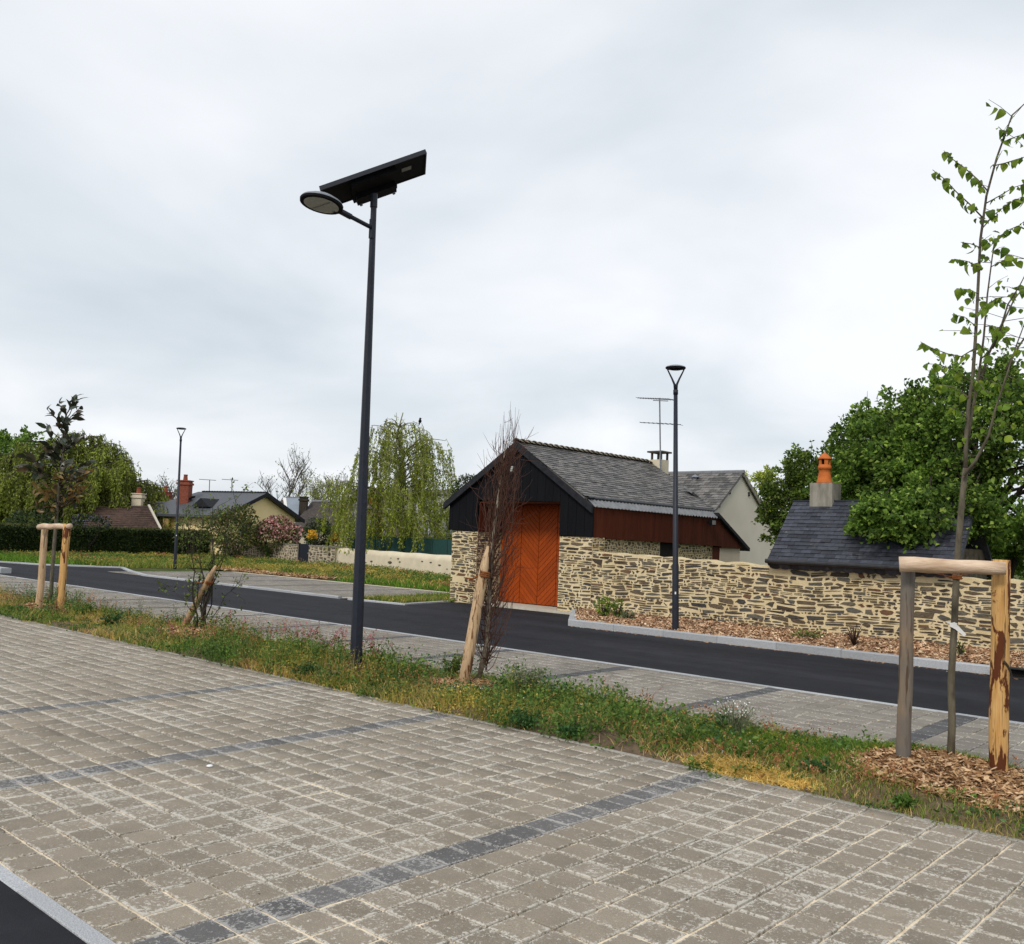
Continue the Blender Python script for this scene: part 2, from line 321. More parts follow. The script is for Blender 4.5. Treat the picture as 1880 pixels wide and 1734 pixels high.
MT['stake_orange'] = stake_mat('fresh_orange_stake', (0.42, 0.205, 0.055), (0.66, 0.42, 0.175), (0.10, 0.028, 0.010), 0.52, (2.6, 2.6, 0.75))
MT['stake_bar'] = simple('peeled_cross_bar', (0.42, 0.28, 0.175), (0.70, 0.545, 0.41), 9, 0.8, 0.5, 0.01, 0, (0.6, 0.6, 3))
MT['rope'] = simple('coir_rope', (0.16, 0.055, 0.018), (0.30, 0.115, 0.04), 50, 0.95, 0.6, 0.01)
MT['bark_young'] = simple('young_grey_bark', (0.062, 0.052, 0.036), (0.155, 0.135, 0.095), 22, 0.85, 0.5, 0.008, 0, (1, 1, 0.35))
MT['bark_dark'] = simple('dark_bark', (0.022, 0.018, 0.013), (0.06, 0.048, 0.036), 15, 0.9, 0.7, 0.02, 0, (1, 1, 0.4))
MT['bark_birch'] = simple('birch_bark', (0.10, 0.095, 0.055), (0.26, 0.24, 0.16), 8, 0.85, 0.5, 0.01)
MT['twig_red'] = simple('reddish_twig', (0.055, 0.025, 0.017), (0.125, 0.06, 0.042), 20, 0.8, 0.2, 0.002, 0.3)
MT['twig_grey'] = simple('grey_twig', (0.11, 0.10, 0.085), (0.20, 0.185, 0.155), 20, 0.85, 0.2, 0.002, 0.3)
MT['bark_pale'] = simple('flecked_pale_bark', (0.12, 0.09, 0.065), (0.34, 0.29, 0.22), 25, 0.85, 0.4, 0.004)
# foliage
MT['leaf_lime'] = leafmat('fresh_lime_leaf', [(0, (0.055, 0.105, 0.012)), (0.5, (0.105, 0.17, 0.018)), (1, (0.19, 0.25, 0.03))], 2, 0.2, 0.4)
MT['leaf_dark'] = leafmat('dark_maple_leaf', [(0, (0.016, 0.032, 0.006)), (0.5, (0.038, 0.068, 0.011)), (0.85, (0.078, 0.12, 0.02)), (1, (0.17, 0.22, 0.045))], 0.9, 0.5, 0.5, gain=3.0)
MT['leaf_mid'] = leafmat('mid_green_leaf', [(0, (0.034, 0.06, 0.009)), (0.5, (0.072, 0.115, 0.018)), (1, (0.13, 0.18, 0.03))], 0.7, 0.35, 0.32)
MT['leaf_birch'] = leafmat('weeping_birch_leaf', [(0, (0.075, 0.095, 0.008)), (0.5, (0.16, 0.195, 0.02)), (1, (0.28, 0.30, 0.06))], 0.5, 0.25, 0.55, gain=1.9)
MT['leaf_willow'] = leafmat('willow_leaf', [(0, (0.05, 0.068, 0.010)), (0.5, (0.115, 0.14, 0.022)), (1, (0.20, 0.22, 0.045))], 0.28, 0.4, 0.5, gain=2.1)
MT['leaf_magnolia'] = leafmat('glossy_magnolia_leaf', [(0, (0.010, 0.016, 0.009)), (0.45, (0.022, 0.034, 0.016)), (0.85, (0.035, 0.03, 0.016)), (1, (0.09, 0.05, 0.02))], 2, 0.2, 0.12, 0.3, 0.5)
MT['leaf_magnolia_brown'] = leafmat('tawny_magnolia_leaf', [(0, (0.07, 0.042, 0.012)), (0.5, (0.15, 0.082, 0.02)), (1, (0.17, 0.15, 0.05))], 2, 0.2, 0.25, 0.4, 0.4)
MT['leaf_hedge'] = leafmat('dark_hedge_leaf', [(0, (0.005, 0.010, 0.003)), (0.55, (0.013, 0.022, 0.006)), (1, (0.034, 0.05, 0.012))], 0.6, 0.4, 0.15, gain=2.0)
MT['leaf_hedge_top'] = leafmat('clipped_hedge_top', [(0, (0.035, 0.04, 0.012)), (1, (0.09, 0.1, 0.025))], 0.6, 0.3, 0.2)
MT['leaf_shrub'] = leafmat('shrub_leaf', [(0, (0.03, 0.055, 0.01)), (0.5, (0.075, 0.105, 0.018)), (1, (0.15, 0.18, 0.035))], 1.2, 0.3, 0.3)
MT['leaf_photinia'] = leafmat('mixed_bronze_leaf', [(0, (0.02, 0.042, 0.01)), (0.5, (0.05, 0.07, 0.018)), (0.8, (0.10, 0.06, 0.022)), (1, (0.13, 0.15, 0.03))], 0.8, 0.3, 0.25)
MT['petal_pink'] = leafmat('pink_blossom', [(0, (0.20, 0.055, 0.06)), (0.5, (0.36, 0.16, 0.16)), (1, (0.50, 0.30, 0.28))], 1.2, 0.2, 0.25)
MT['petal_yellow'] = leafmat('yellow_blossom', [(0, (0.55, 0.26, 0.02)), (1, (0.72, 0.45, 0.07))], 2, 0.2, 0.3)
MT['petal_orange'] = leafmat('orange_autumn_leaf', [(0, (0.30, 0.085, 0.012)), (1, (0.5, 0.19, 0.03))], 2, 0.2, 0.3)
MT['petal_purple'] = leafmat('lilac_blossom', [(0, (0.05, 0.05, 0.07)), (1, (0.11, 0.10, 0.15))], 2, 0.2, 0.25)
MT['leaf_grey'] = leafmat('sage_leaf', [(0, (0.07, 0.085, 0.045)), (1, (0.185, 0.205, 0.115))], 2, 0.2, 0.25)
MT['phormium'] = leafmat('bronze_flax_leaf', [(0, (0.022, 0.012, 0.010)), (1, (0.085, 0.045, 0.03))], 2, 0.2, 0.15)
def grassmat(name, stops, patch):
    t = NT(name); stops = [(p, tuple(min(0.9, v*1.35) for v in c)) for p, c in stops]; r = t.ramp(t.rnd(), stops); pm = t.ramp(t.noise(1.7, 4, 0.6), [(0.42, 0.0), (0.62, 1.0)])
    col = t.mix(pm, r, t.mix(1.0, r, patch, 'MULTIPLY')); return t.fin(col, 0.7, 0.2, 0, 0.3)
MT['blade'] = grassmat('grass_blade', [(0, (0.045, 0.085, 0.012)), (0.4, (0.10, 0.16, 0.024)), (0.7, (0.17, 0.205, 0.045)), (1, (0.30, 0.26, 0.10))], (1.5, 1.15, 1.0))
MT['blade_lush'] = grassmat('lush_grass_blade', [(0, (0.035, 0.085, 0.009)), (0.6, (0.08, 0.165, 0.016)), (1, (0.14, 0.23, 0.03))], (1.2, 1.1, 1.0))
MT['blade_dry'] = grassmat('dry_grass_blade', [(0, (0.22, 0.135, 0.045)), (0.5, (0.40, 0.28, 0.10)), (1, (0.55, 0.42, 0.19))], (1.0, 0.9, 0.7))
MT['weed'] = leafmat('weed_leaf', [(0, (0.028, 0.062, 0.012)), (0.5, (0.065, 0.125, 0.02)), (1, (0.13, 0.19, 0.04))], 3, 0.3, 0.3)
MT['weed_blue'] = leafmat('cool_green_weed', [(0, (0.022, 0.062, 0.02)), (1, (0.06, 0.13, 0.04))], 3, 0.25, 0.25)
MT['weed_yellow'] = leafmat('yellowing_weed', [(0, (0.17, 0.155, 0.025)), (0.6, (0.32, 0.26, 0.05)), (1, (0.44, 0.34, 0.09))], 3, 0.25, 0.35)
MT['sorrel'] = leafmat('red_seed_stalk', [(0, (0.17, 0.055, 0.03)), (0.5, (0.27, 0.11, 0.05)), (1, (0.34, 0.20, 0.09))], 3, 0.25, 0.2)
MT['pinkweed'] = leafmat('pink_flower_spike', [(0, (0.20, 0.05, 0.06)), (1, (0.36, 0.14, 0.15))], 3, 0.2, 0.2)
MT['petal_white'] = leafmat('white_petal', [(0, (0.6, 0.6, 0.55)), (1, (0.8, 0.8, 0.76))], 3, 0.1, 0.2)
MT['straw'] = leafmat('yellow_straw', [(0, (0.42, 0.25, 0.05)), (0.5, (0.60, 0.41, 0.10)), (1, (0.70, 0.53, 0.2))], 3, 0.2, 0.2)
MT['chip'] = leafmat('wood_chip', [(0, (0.09, 0.042, 0.02)), (0.35, (0.22, 0.115, 0.052)), (0.7, (0.38, 0.23, 0.115)), (1, (0.56, 0.40, 0.25))], 3, 0.2, 0.0, 0.85, 0.15, 1.1)
MT['chip_dark'] = leafmat('bed_wood_chip', [(0, (0.08, 0.036, 0.02)), (0.4, (0.20, 0.105, 0.055)), (0.7, (0.36, 0.215, 0.12)), (1, (0.58, 0.45, 0.31))], 3, 0.25, 0.0, 0.85, 0.15)
# ------------------------------------------------------------------ generators: leaves, blades, branches, stones, slates
def unit(a): return a/(np.linalg.norm(a, axis=-1, keepdims=True)+1e-9)
def leaves_VF(P, D, L, rng, asp=0.5, fold=0.18, N=None):
    P = np.asarray(P, float); n = len(P); D = unit(np.asarray(D, float)); L = np.broadcast_to(np.asarray(L, float), (n,))[:, None]
    if N is None: N = rng.normal(size=(n, 3))
    S = unit(np.cross(D, N)); U = np.cross(S, D)
    V = np.stack([P, P+D*L*0.45+S*L*asp*0.5+U*L*fold, P+D*L, P+D*L*0.45-S*L*asp*0.5+U*L*fold], 1).reshape(-1, 3)
    b = (np.arange(n)*4)[:, None]
    F = np.concatenate([b+np.array([0, 1, 2]), b+np.array([0, 2, 3])], 1).reshape(-1, 3)
    return V, F
def blades_VF(P, h, lean, w, rng):
    n = len(P); h = np.broadcast_to(h, (n,)); w = np.broadcast_to(w, (n,)); a = rng.uniform(0, 2*np.pi, n)
    W = np.stack([np.cos(a), np.sin(a), 0*a], 1)*w[:, None]*0.5; z = np.array([0, 0, 1.0])
    M = P + z*(h*0.55)[:, None] + lean*0.3; T = P + z*h[:, None] + lean
    V = np.stack([P-W, P+W, M+W*0.75, M-W*0.75, T], 1).reshape(-1, 3); b = (np.arange(n)*5)[:, None]
    return V, (b+np.array([3, 2, 4])), (b+np.array([0, 1, 2, 3]))
def sphere_dirs(n, rng): return unit(rng.normal(size=(n, 3)))
def lump(D, seed):            # uneven radius over direction
    r = np.random.default_rng(seed); s = np.zeros(len(D))
    for k in range(7):
        w = r.normal(size=3)*(1.3+0.7*k); s += np.sin(D@w+r.uniform(0, 6.28))/(1.5+0.6*k)
    return 1+0.2*s
def curve_to(p, q, bend, rng, n=6):
    p = np.array(p, float); q = np.array(q, float); t = np.linspace(0, 1, n)[:, None]; d = np.linalg.norm(q-p)
    m = (p+q)/2 + np.asarray(bend)*d; pts = (1-t)**2*p + 2*t*(1-t)*m + t*t*q
    pts[1:-1] += rng.normal(size=(n-2, 3))*d*0.02; return pts
def crown_tree(root, base, cen, rad, trunk_r, rng, leafm, barkm, nclump=260, per=110, L=0.12, asp=0.65, clump_r=0.42, limbs=26, stems=1, fork=0.35, shell=0.55, droop=0.2, twigs=60, seed=1, spread=0.6, extra=()):
    cen = np.array(cen, float); rad = np.array(rad, float); base = np.array(base, float)
    tr = MB(); br = MB(); tops = []
    for s in range(stems):
        off = np.array([rng.normal()*0.12, rng.normal()*0.12, 0]) * (stems > 1)
        top = np.array([cen[0]+rng.normal()*rad[0]*0.18*stems**0.5, cen[1]+rng.normal()*rad[1]*0.18, cen[2]+rad[2]*rng.uniform(0.1, 0.5)])
        pts = curve_to(base+off*3, top, (rng.normal()*0.05, rng.normal()*0.05, 0), rng, 9)
        R = trunk_r/stems**0.45; tr.tube(pts, np.linspace(R, R*0.25, 9)*np.array([1.25]+[1]*8), 8); tops.append(pts)
    D = sphere_dirs(nclump, rng); k = shell+(1-shell)*rng.uniform(0, 1, nclump)**0.5
    C = cen + D*rad*(k*lump(D, seed))[:, None]
    for ec, er, en in extra:
        De = sphere_dirs(en, rng); C = np.concatenate([C, np.array(ec)+De*np.array(er)*rng.uniform(0.3, 1, en)[:, None]**0.5])
    nclump0, nclump = nclump, len(C)
    for c in C[rng.permutation(len(C))[:limbs]]:
        pts = tops[rng.integers(len(tops))]; s = pts[rng.integers(3, 8)]
        br.tube(curve_to(s, c, (0, 0, 0.1), rng, 6), np.linspace(trunk_r*0.28, 0.008, 6), 5, False)
    per_i = rng.poisson(per, nclump); idx = np.repeat(np.arange(nclump), per_i); n = len(idx)
    # every clump is a tapering spray along its own shoot, so that gaps open between sprays
    ax = unit(unit((C-cen)/rad)*0.9+np.array([0, 0, 0.25])+rng.normal(size=(nclump, 3))*0.45); ln = clump_r*rng.uniform(1.1, 2.6, nclump)
    for i in rng.permutation(nclump)[:nclump//2]: br.tube([C[i]-ax[i]*ln[i]*0.55, C[i], C[i]+ax[i]*ln[i]*0.6], [0.014, 0.008, 0.003], 4, False)
    sp = rng.uniform(0, 1, n)**0.8; lat = rng.normal(size=(n, 3))*np.array([1, 1, 0.5]); wd = clump_r*0.52*(1.05-0.8*sp)*rng.uniform(0.7, 1.3, nclump)[idx]
    P = C[idx]+ax[idx]*((sp-0.45)*ln[idx])[:, None]+lat*wd[:, None]; P[:, 2] -= 0.12*clump_r*np.hypot(lat[:, 0], lat[:, 1])
    Dr = ax[idx]*spread+unit(lat)*0.5+rng.normal(size=(n, 3))*0.45-np.array([0, 0, droop])
    allV = [leaves_VF(P, Dr, L*rng.uniform(0.6, 1.25, n), rng, asp)]
    tp, td = [], []
    for c in range(twigs):                    # shoots that break the outline
        d = D[rng.integers(nclump0)]
        if d[2] < -0.2: continue
        s = cen + d*rad*0.9*lump(d[None], seed)[0]; ln = rng.uniform(0.25, 0.75)*max(rad)*0.3+0.15
        e = s + unit(d+np.array([0, 0, 0.7])+rng.normal(size=3)*0.25)*ln; pts = curve_to(s, e, (0, 0, -0.1), rng, 5); br.tube(pts, np.linspace(0.012, 0.003, 5), 4, False)
        for q in range(int(10+ln*14)):
            t = rng.uniform(0.1, 1.0); i = min(int(t*4), 3); tp.append(pts[i]+(pts[i+1]-pts[i])*(t*4-i)); td.append(unit(rng.normal(size=3)+0.6*unit(e-s)))
    if tp: allV.append(leaves_VF(np.array(tp), np.array(td), L*rng.uniform(0.6, 1.1, len(tp)), rng, asp))
    tr.obj('trunk', barkm, root, True); br.obj('branches', barkm, root, True)
    V = np.concatenate([a for a, b in allV]); o = len(allV[0][0]); F = np.concatenate([allV[0][1]]+[b+o for a, b in allV[1:]])
    nmesh('crown', V, F, None, leafm, root)
def weeping_tree(root, base, height, width, rng, leafm, barkm, trunk_r=0.22, limbs=34, strands=420, L=0.16, asp=0.28, per_m=26, min_z=0.8, arch=0.5, sl=(0.8, 3.0), bare=0.3, fork=0.45, flat=1.0):
    base = np.array(base, float); tr = MB(); br = MB()
    top = base+np.array([width*0.04, width*0.02, height*0.94]); tp = curve_to(base, top, (0.03, 0.02, 0), rng, 12)
    tr.tube(tp, np.linspace(trunk_r, trunk_r*0.12, 12)*np.array([1.3]+[1]*11), 9)
    LB = []
    for i in range(limbs):
        t = bare+(1-bare)*(i+0.5)/limbs; s = tp[min(int(t*11), 11)]
        a = i*2.4+rng.normal()*0.3; reach = width*0.5*(1-0.86*((t-bare)/(1-bare))**2.0)*rng.uniform(0.75, 1.08)
        e = s+np.array([math.cos(a)*reach, math.sin(a)*reach*flat, reach*arch*rng.uniform(0.3, 1.0)])
        e[2] = min(e[2], base[2]+height*0.98-0.08*reach)
        pts = curve_to(s, e, (0, 0, 0.28), rng, 8); br.tube(pts, np.linspace(trunk_r*0.36*(1-t*0.6), 0.012, 8), 5, False); LB.append((pts, reach))
    P, Dv, S = [], [], []; tw = MB()
    w = np.array([r for _, r in LB]); w = w/w.sum()
    for k in range(strands):
        pts, reach = LB[rng.choice(len(LB), p=w)]; t = 1-rng.uniform(0, 0.85)**1.4; x = t*7; i = min(int(x), 6)
        s = pts[i]+(pts[i+1]-pts[i])*(x-i)+rng.normal(size=3)*0.12
        ln = min(rng.uniform(*sl), s[2]-base[2]-min_z*rng.uniform(0.7, 1.5))
        if ln < 0.25: continue
        out = unit((s-tp[5])*np.array([1, 1, 0]))*ln*rng.uniform(0.05, 0.28)
        q = np.array([s, s+out*0.6-np.array([0, 0, ln*0.33]), s+out*0.9-np.array([0, 0, ln*0.68]), s+out-np.array([0, 0, ln])])
        q[1:] += rng.normal(size=(3, 3))*0.04; tw.tube(q, [0.012, 0.009, 0.006, 0.003], 3, False)
        m = int(ln*per_m); u = rng.uniform(0, 3, m); ii = np.minimum(u.astype(int), 2)
        P.append(q[ii]+(q[ii+1]-q[ii])*(u-ii)[:, None]+rng.normal(size=(m, 3))*0.03)
        d = rng.normal(size=(m, 3))*0.55; d[:, 2] -= 0.9; Dv.append(d)
    P = np.concatenate(P); Dv = np.concatenate(Dv); V, F = leaves_VF(P, Dv, L*rng.uniform(0.6, 1.3, len(P)), rng, asp)
    tr.obj('trunk', barkm, root, True); b = br.obj('branches', barkm, root, True); tw.obj('hanging_twigs', barkm, b)
    nmesh('crown', V, F, None, leafm, root); return LB
def bare_tree(root, base, height, width, rng, barkm, trunk_r=0.15, lev=4, kids=(7, 6, 5), up=0.5, leafm=None, nleaf=0, L=0.1, tw=0.006):
    tr = MB(); br = MB(); tips = []
    def go(p, d, ln, r, l):
        n = 5; pts = [np.array(p, float)]; d = unit(np.array(d, float))
        for i in range(n):
            d = unit(d+rng.normal(size=3)*0.11+np.array([0, 0, up*0.12])); pts.append(pts[-1]+d*ln/n)
        (tr if l == 0 else br).tube(pts, np.linspace(r, max(r*(0.42 if l < lev-1 else 0.3), tw*0.5), n+1), 6 if l < 2 else 3, False)
        if l >= lev-1: tips.append(pts[-1]); tips.append(pts[-2]); tips.append(pts[-3]); return
        for k in range(kids[min(l, len(kids)-1)]):
            t = rng.uniform(0.35 if l == 0 else 0.2, 1.0); i = min(int(t*n), n-1); s = pts[i]+(pts[i+1]-pts[i])*(t*n-i)
            a = rng.uniform(0, 6.283); side = np.array([math.cos(a), math.sin(a), rng.uniform(-0.05, 0.35)])
            go(s, unit(d*0.55+side*(width/height)*1.15+np.array([0, 0, up*0.5])), ln*rng.uniform(0.45, 0.68), max(r*rng.uniform(0.32, 0.5), tw), l+1)
    go(base, (0, 0, 1), height*0.52, trunk_r, 0)
    tr.obj('trunk', barkm, root, True); br.obj('branches', barkm, root, True)
    if leafm is not None and nleaf:
        T = np.array(tips); P = T[rng.integers(len(T), size=nleaf)]+rng.normal(size=(nleaf, 3))*0.12*width/4
        V, F = leaves_VF(P, rng.normal(size=(nleaf, 3)), L*rng.uniform(0.6, 1.2, nleaf), rng); nmesh('crown', V, F, None, leafm, root)
def bush(root, cen, rad, n, L, rng, leafm, stems=8, barkm=None, asp=0.6, part='foliage', seed=3, inner=0.35, base_z=0.0):
    cen = np.array(cen, float); rad = np.array(rad, float); D = sphere_dirs(n, rng); k = inner+(1-inner)*rng.uniform(0, 1, n)**0.45
    P = cen+D*rad*(k*lump(D, seed))[:, None]; P = P[P[:, 2] > base_z]; m = len(P)
    V, F = leaves_VF(P, unit(P-cen)+rng.normal(size=(m, 3))*0.7+np.array([0, 0, 0.2]), L*rng.uniform(0.6, 1.3, m), rng, asp); nmesh(part, V, F, None, leafm, root)
    if stems:
        b = MB()
        for i in range(stems):
            e = P[rng.integers(m)]; b.tube(curve_to((cen[0]+rng.normal()*0.12*rad[0], cen[1]+rng.normal()*0.12*rad[1], base_z), e, (0, 0, 0.1), rng, 5), np.linspace(0.025, 0.006, 5), 5, False)
        b.obj('stems', barkm or MT['bark_dark'], root)

# --- rubble masonry: irregular flat stones laid in wavy courses, bedded in mortar
def rubble_cells(u0, u1, v0, v1, rng, ch=(0.032, 0.105), wr=(1.0, 4.6), gap=0.018, wmax=0.40, wave=0.016):
    out = []; v = v0; ph = rng.uniform(0, 6.28, 4)
    while v < v1:
        big = rng.uniform() < 0.22; h = rng.uniform(ch[0], ch[1])*(1.45 if big else 1.0); u = u0-rng.uniform(0, 0.1)
        while u < u1:
            w = min(max(h*rng.uniform(*wr), 0.05), wmax)
            if rng.uniform() < 0.13: w = h*rng.uniform(0.6, 1.1)
            halves = [(0, 1)]
            if h > 0.062 and rng.uniform() < 0.5: s = rng.uniform(0.35, 0.65); halves = [(0, s), (s, 1)]
            for a, b in halves:
                g = gap*rng.uniform(0.55, 1.35)
                x0, x1, y0, y1 = u+g/2, u+w-g/2, v+h*a+g/2*0.8, v+h*b-g/2*0.8
                if rng.uniform() < 0.015 or x1-x0 < 0.02 or y1-y0 < 0.008: continue
                hh, ww = y1-y0, x1-x0; sh_ = rng.normal()*0.13*h; y0 += sh_*rng.uniform(0.2, 1); y1 += sh_*rng.uniform(0.2, 1); hh = max(y1-y0, 0.012); y1 = y0+hh
                c = min(hh, ww)
                sl_ = rng.normal()*0.30*hh; sk = rng.normal()*0.32*c; lens = rng.uniform() < 0.45
                pts = [(x0+rng.uniform(0, 0.3)*c+max(sk, 0), y0+rng.uniform(0, 0.22)*hh+sl_*0.5), (x0+ww*rng.uniform(0.25, 0.75), y0+rng.uniform(-0.03, 0.10)*hh), (x1-rng.uniform(0, 0.35)*c+min(sk, 0), y0+rng.uniform(0, 0.22)*hh-sl_*0.5),
                       (x1-rng.uniform(-0.03, 0.10)*c, y0+hh*rng.uniform(0.3, 0.7)), (x1-rng.uniform(0, 0.4)*c-max(sk, 0), y1-rng.uniform(0, 0.25)*hh), (x0+ww*rng.uniform(0.2, 0.8), y1-rng.uniform(-0.03, 0.16)*hh),
                       (x0+rng.uniform(0, 0.35)*c-min(sk, 0), y1-rng.uniform(0, 0.25)*hh), (x0+rng.uniform(-0.03, 0.08)*c, y0+hh*rng.uniform(0.3, 0.7))]
                drop = [i_ for i_ in (1, 3, 5, 7) if rng.uniform() < (0.12 if lens else 0.55)]
                if lens: pts = [(min(max(p[0], x0+0.3*c*(i_ in (0, 6))), x1-0.3*c*(i_ in (2, 4))), p[1]+(0.16*hh if i_ in (0, 2) else -0.16*hh if i_ in (4, 6) else 0)) for i_, p in enumerate(pts)]
                pts = [p for i_, p in enumerate(pts) if i_ not in drop]
                P = np.array(pts); P[:, 1] += wave*(np.sin(P[:, 0]*1.7+ph[0])+0.6*np.sin(P[:, 0]*4.1+ph[1])+0.4*np.sin(P[:, 0]*9.3+v*5+ph[2]))
                P[:, 0] = np.clip(P[:, 0], u0+0.004, u1-0.004); P[:, 1] = np.clip(P[:, 1], v0+0.004, v1-0.004)
                if P[:, 0].max()-P[:, 0].min() < 0.02 or P[:, 1].max()-P[:, 1].min() < 0.008: continue
                out.append(P)
            u += w
        v += h*0.985
    return out
def stone_VF(P, place, proud):
    n = len(P); c = P.mean(0); Q = c+(P-c)*0.88
    V = [place(p[0], p[1], -0.012) for p in P]+[place(p[0], p[1], proud*0.7) for p in c+(P-c)*0.985]+[place(q[0], q[1], proud) for q in Q]
    F = [(i, (i+1) % n, (i+1) % n+n, i+n) for i in range(n)]+[(i+n, (i+1) % n+n, (i+1) % n+2*n, i+2*n) for i in range(n)]+[tuple(range(2*n, 3*n))]
    return V, F
def lay_stones(root, cells, place, rng, mat, limit=300, top=None, proud=(0.002, 0.011)):
    cs = [c for c in cells if top is None or c[:, 1].max() < top(c[:, 0].mean())-0.004]
    area = [-(np.ptp(c[:, 0])*np.ptp(c[:, 1])) for c in cs]; order = np.argsort(area); rest = MB()
    for q, i in enumerate(order):
        V, F = stone_VF(cs[i], place, rng.uniform(*proud))
        if q < limit: MB().add(V, F).obj('stone', mat, root)
        else: rest.add(V, F)
    if rest.v: rest.obj('small_stones', mat, root, False, 'stuff')
# --- slates
def slates(root, O, U, S, width, length, sw, exp, mat, rng, limit, clip=None, name='slate'):
    O, U, S = (np.array(a, float) for a in (O, U, S)); U = unit(U); S = unit(S); N = unit(np.cross(U, S))
    if N[2] < 0: N = -N
    def VF(x0, x1, y):
        dn = rng.normal()*0.0025; a, b = O+U*x0+S*y+N*(0.016+dn), O+U*x1+S*y+N*(0.016+dn*0.5); t = S*exp*1.5-N*0.016; th = N*0.008
        return [a, b, b+t, a+t, a+th, b+th, b+t+th, a+t+th], [(3, 2, 1, 0), (4, 5, 6, 7), (0, 1, 5, 4), (1, 2, 6, 5), (2, 3, 7, 6), (3, 0, 4, 7)]
    rows = int(length/exp); items = []
    for r in range(rows):
        x = -(sw/2 if r % 2 else 0)
        while x < width-0.01:
            a, b = max(x, 0)+0.002, min(x+sw, width)-0.002
            if b-a > 0.03 and (clip is None or clip((a+b)/2, r*exp)): items.append((a, b, r*exp+rng.normal()*0.002))
            x += sw
    rest = MB(); keep = set(sorted(range(len(items)), key=lambda i: items[i][0])[:limit])
    for i, it in enumerate(items):
        v, f = VF(*it)
        if i in keep and limit: MB().add(v, f).obj(name, mat, root)
        else: rest.add(v, f)
    if rest.v: rest.obj('slate_courses', mat, root, False, 'stuff')
# ------------------------------------------------------------------ the setting
def sheet(name, poly, z, mat, kind='structure', thick=0.3):
    m = MB().prism([(x, y, z-thick) for x, y in poly], (0, 0, thick)); return m.obj(name, mat, None, False, kind)
R0 = np.random.default_rng(11)
sheet('ground', [(-900, -500), (500, -500), (500, 900), (-900, 900)], -0.05, MT['turf'])
sheet('car_park_lane', [(-60, -12), (25, -12), (25, 1.692), (-60, 1.692)], -0.004, MT['asphalt'])
road_poly = [(12, 10.32), (12, 14.14), (-11.12, 14.14), (-12.75, 16.3), (-12.75, 17.4), (-16.2, 17.4), (-16.5, 16.2), (-16.15, 14.42), (-17.9, 14.2), (-18.3, 14.22), (-28.3, 14.22), (-30.6, 14.9), (-33.4, 15.9), (-35.3, 13.9), (-37.5, 13.2), (-52, 10.5), (-52, 7.2), (-34, 10.32)]
sheet('road', road_poly, -0.004, MT['asphalt'])

def edging(name, x0, x1, y0, y1, z, piece, mat, parent=None, lim=300):
    root = parent or MB().box(x0, x1, y0+0.004, y1-0.004, z-0.16, z-0.012).obj(name, MT['joint'], None, False, 'structure')
    n = int(round((x1-x0)/piece)); w = (x1-x0)/n
    for i in range(n):
        a = x0+i*w+0.003; b = x0+(i+1)*w-0.003; d = R0.normal()*0.0012
        p = [(a, y0, z-0.14), (b, y0, z-0.14), (b, y1, z-0.14), (a, y1, z-0.14)]; q = 0.004
        v = p+[(a, y0, z-q+d), (b, y0, z-q+d), (b, y1, z-q+d), (a, y1, z-q+d)]+[(a+q, y0+q, z+d), (b-q, y0+q, z+d), (b-q, y1-q, z+d), (a+q, y1-q, z+d)]
        f = [(0, 1, 5, 4), (1, 2, 6, 5), (2, 3, 7, 6), (3, 0, 4, 7), (4, 5, 9, 8), (5, 6, 10, 9), (6, 7, 11, 10), (7, 4, 8, 11), (8, 9, 10, 11)]
        MB().add(v, f).obj('edging_stone', mat, root)
    return root
edging('flush_kerb', -14.3, 0.7, 1.692, 1.764, 0.004, 1.0, MT['granite'])
edging('strip_border', -24, 1, 6.0, 6.045, 0.003, 1.0, MT['concrete_edge'])
edging('bay_border', -30, 1, 7.60, 7.64, 0.003, 1.0, MT['concrete_edge'])
edging('road_border', -30, 2, 10.23, 10.32, 0.004, 1.0, MT['granite'])

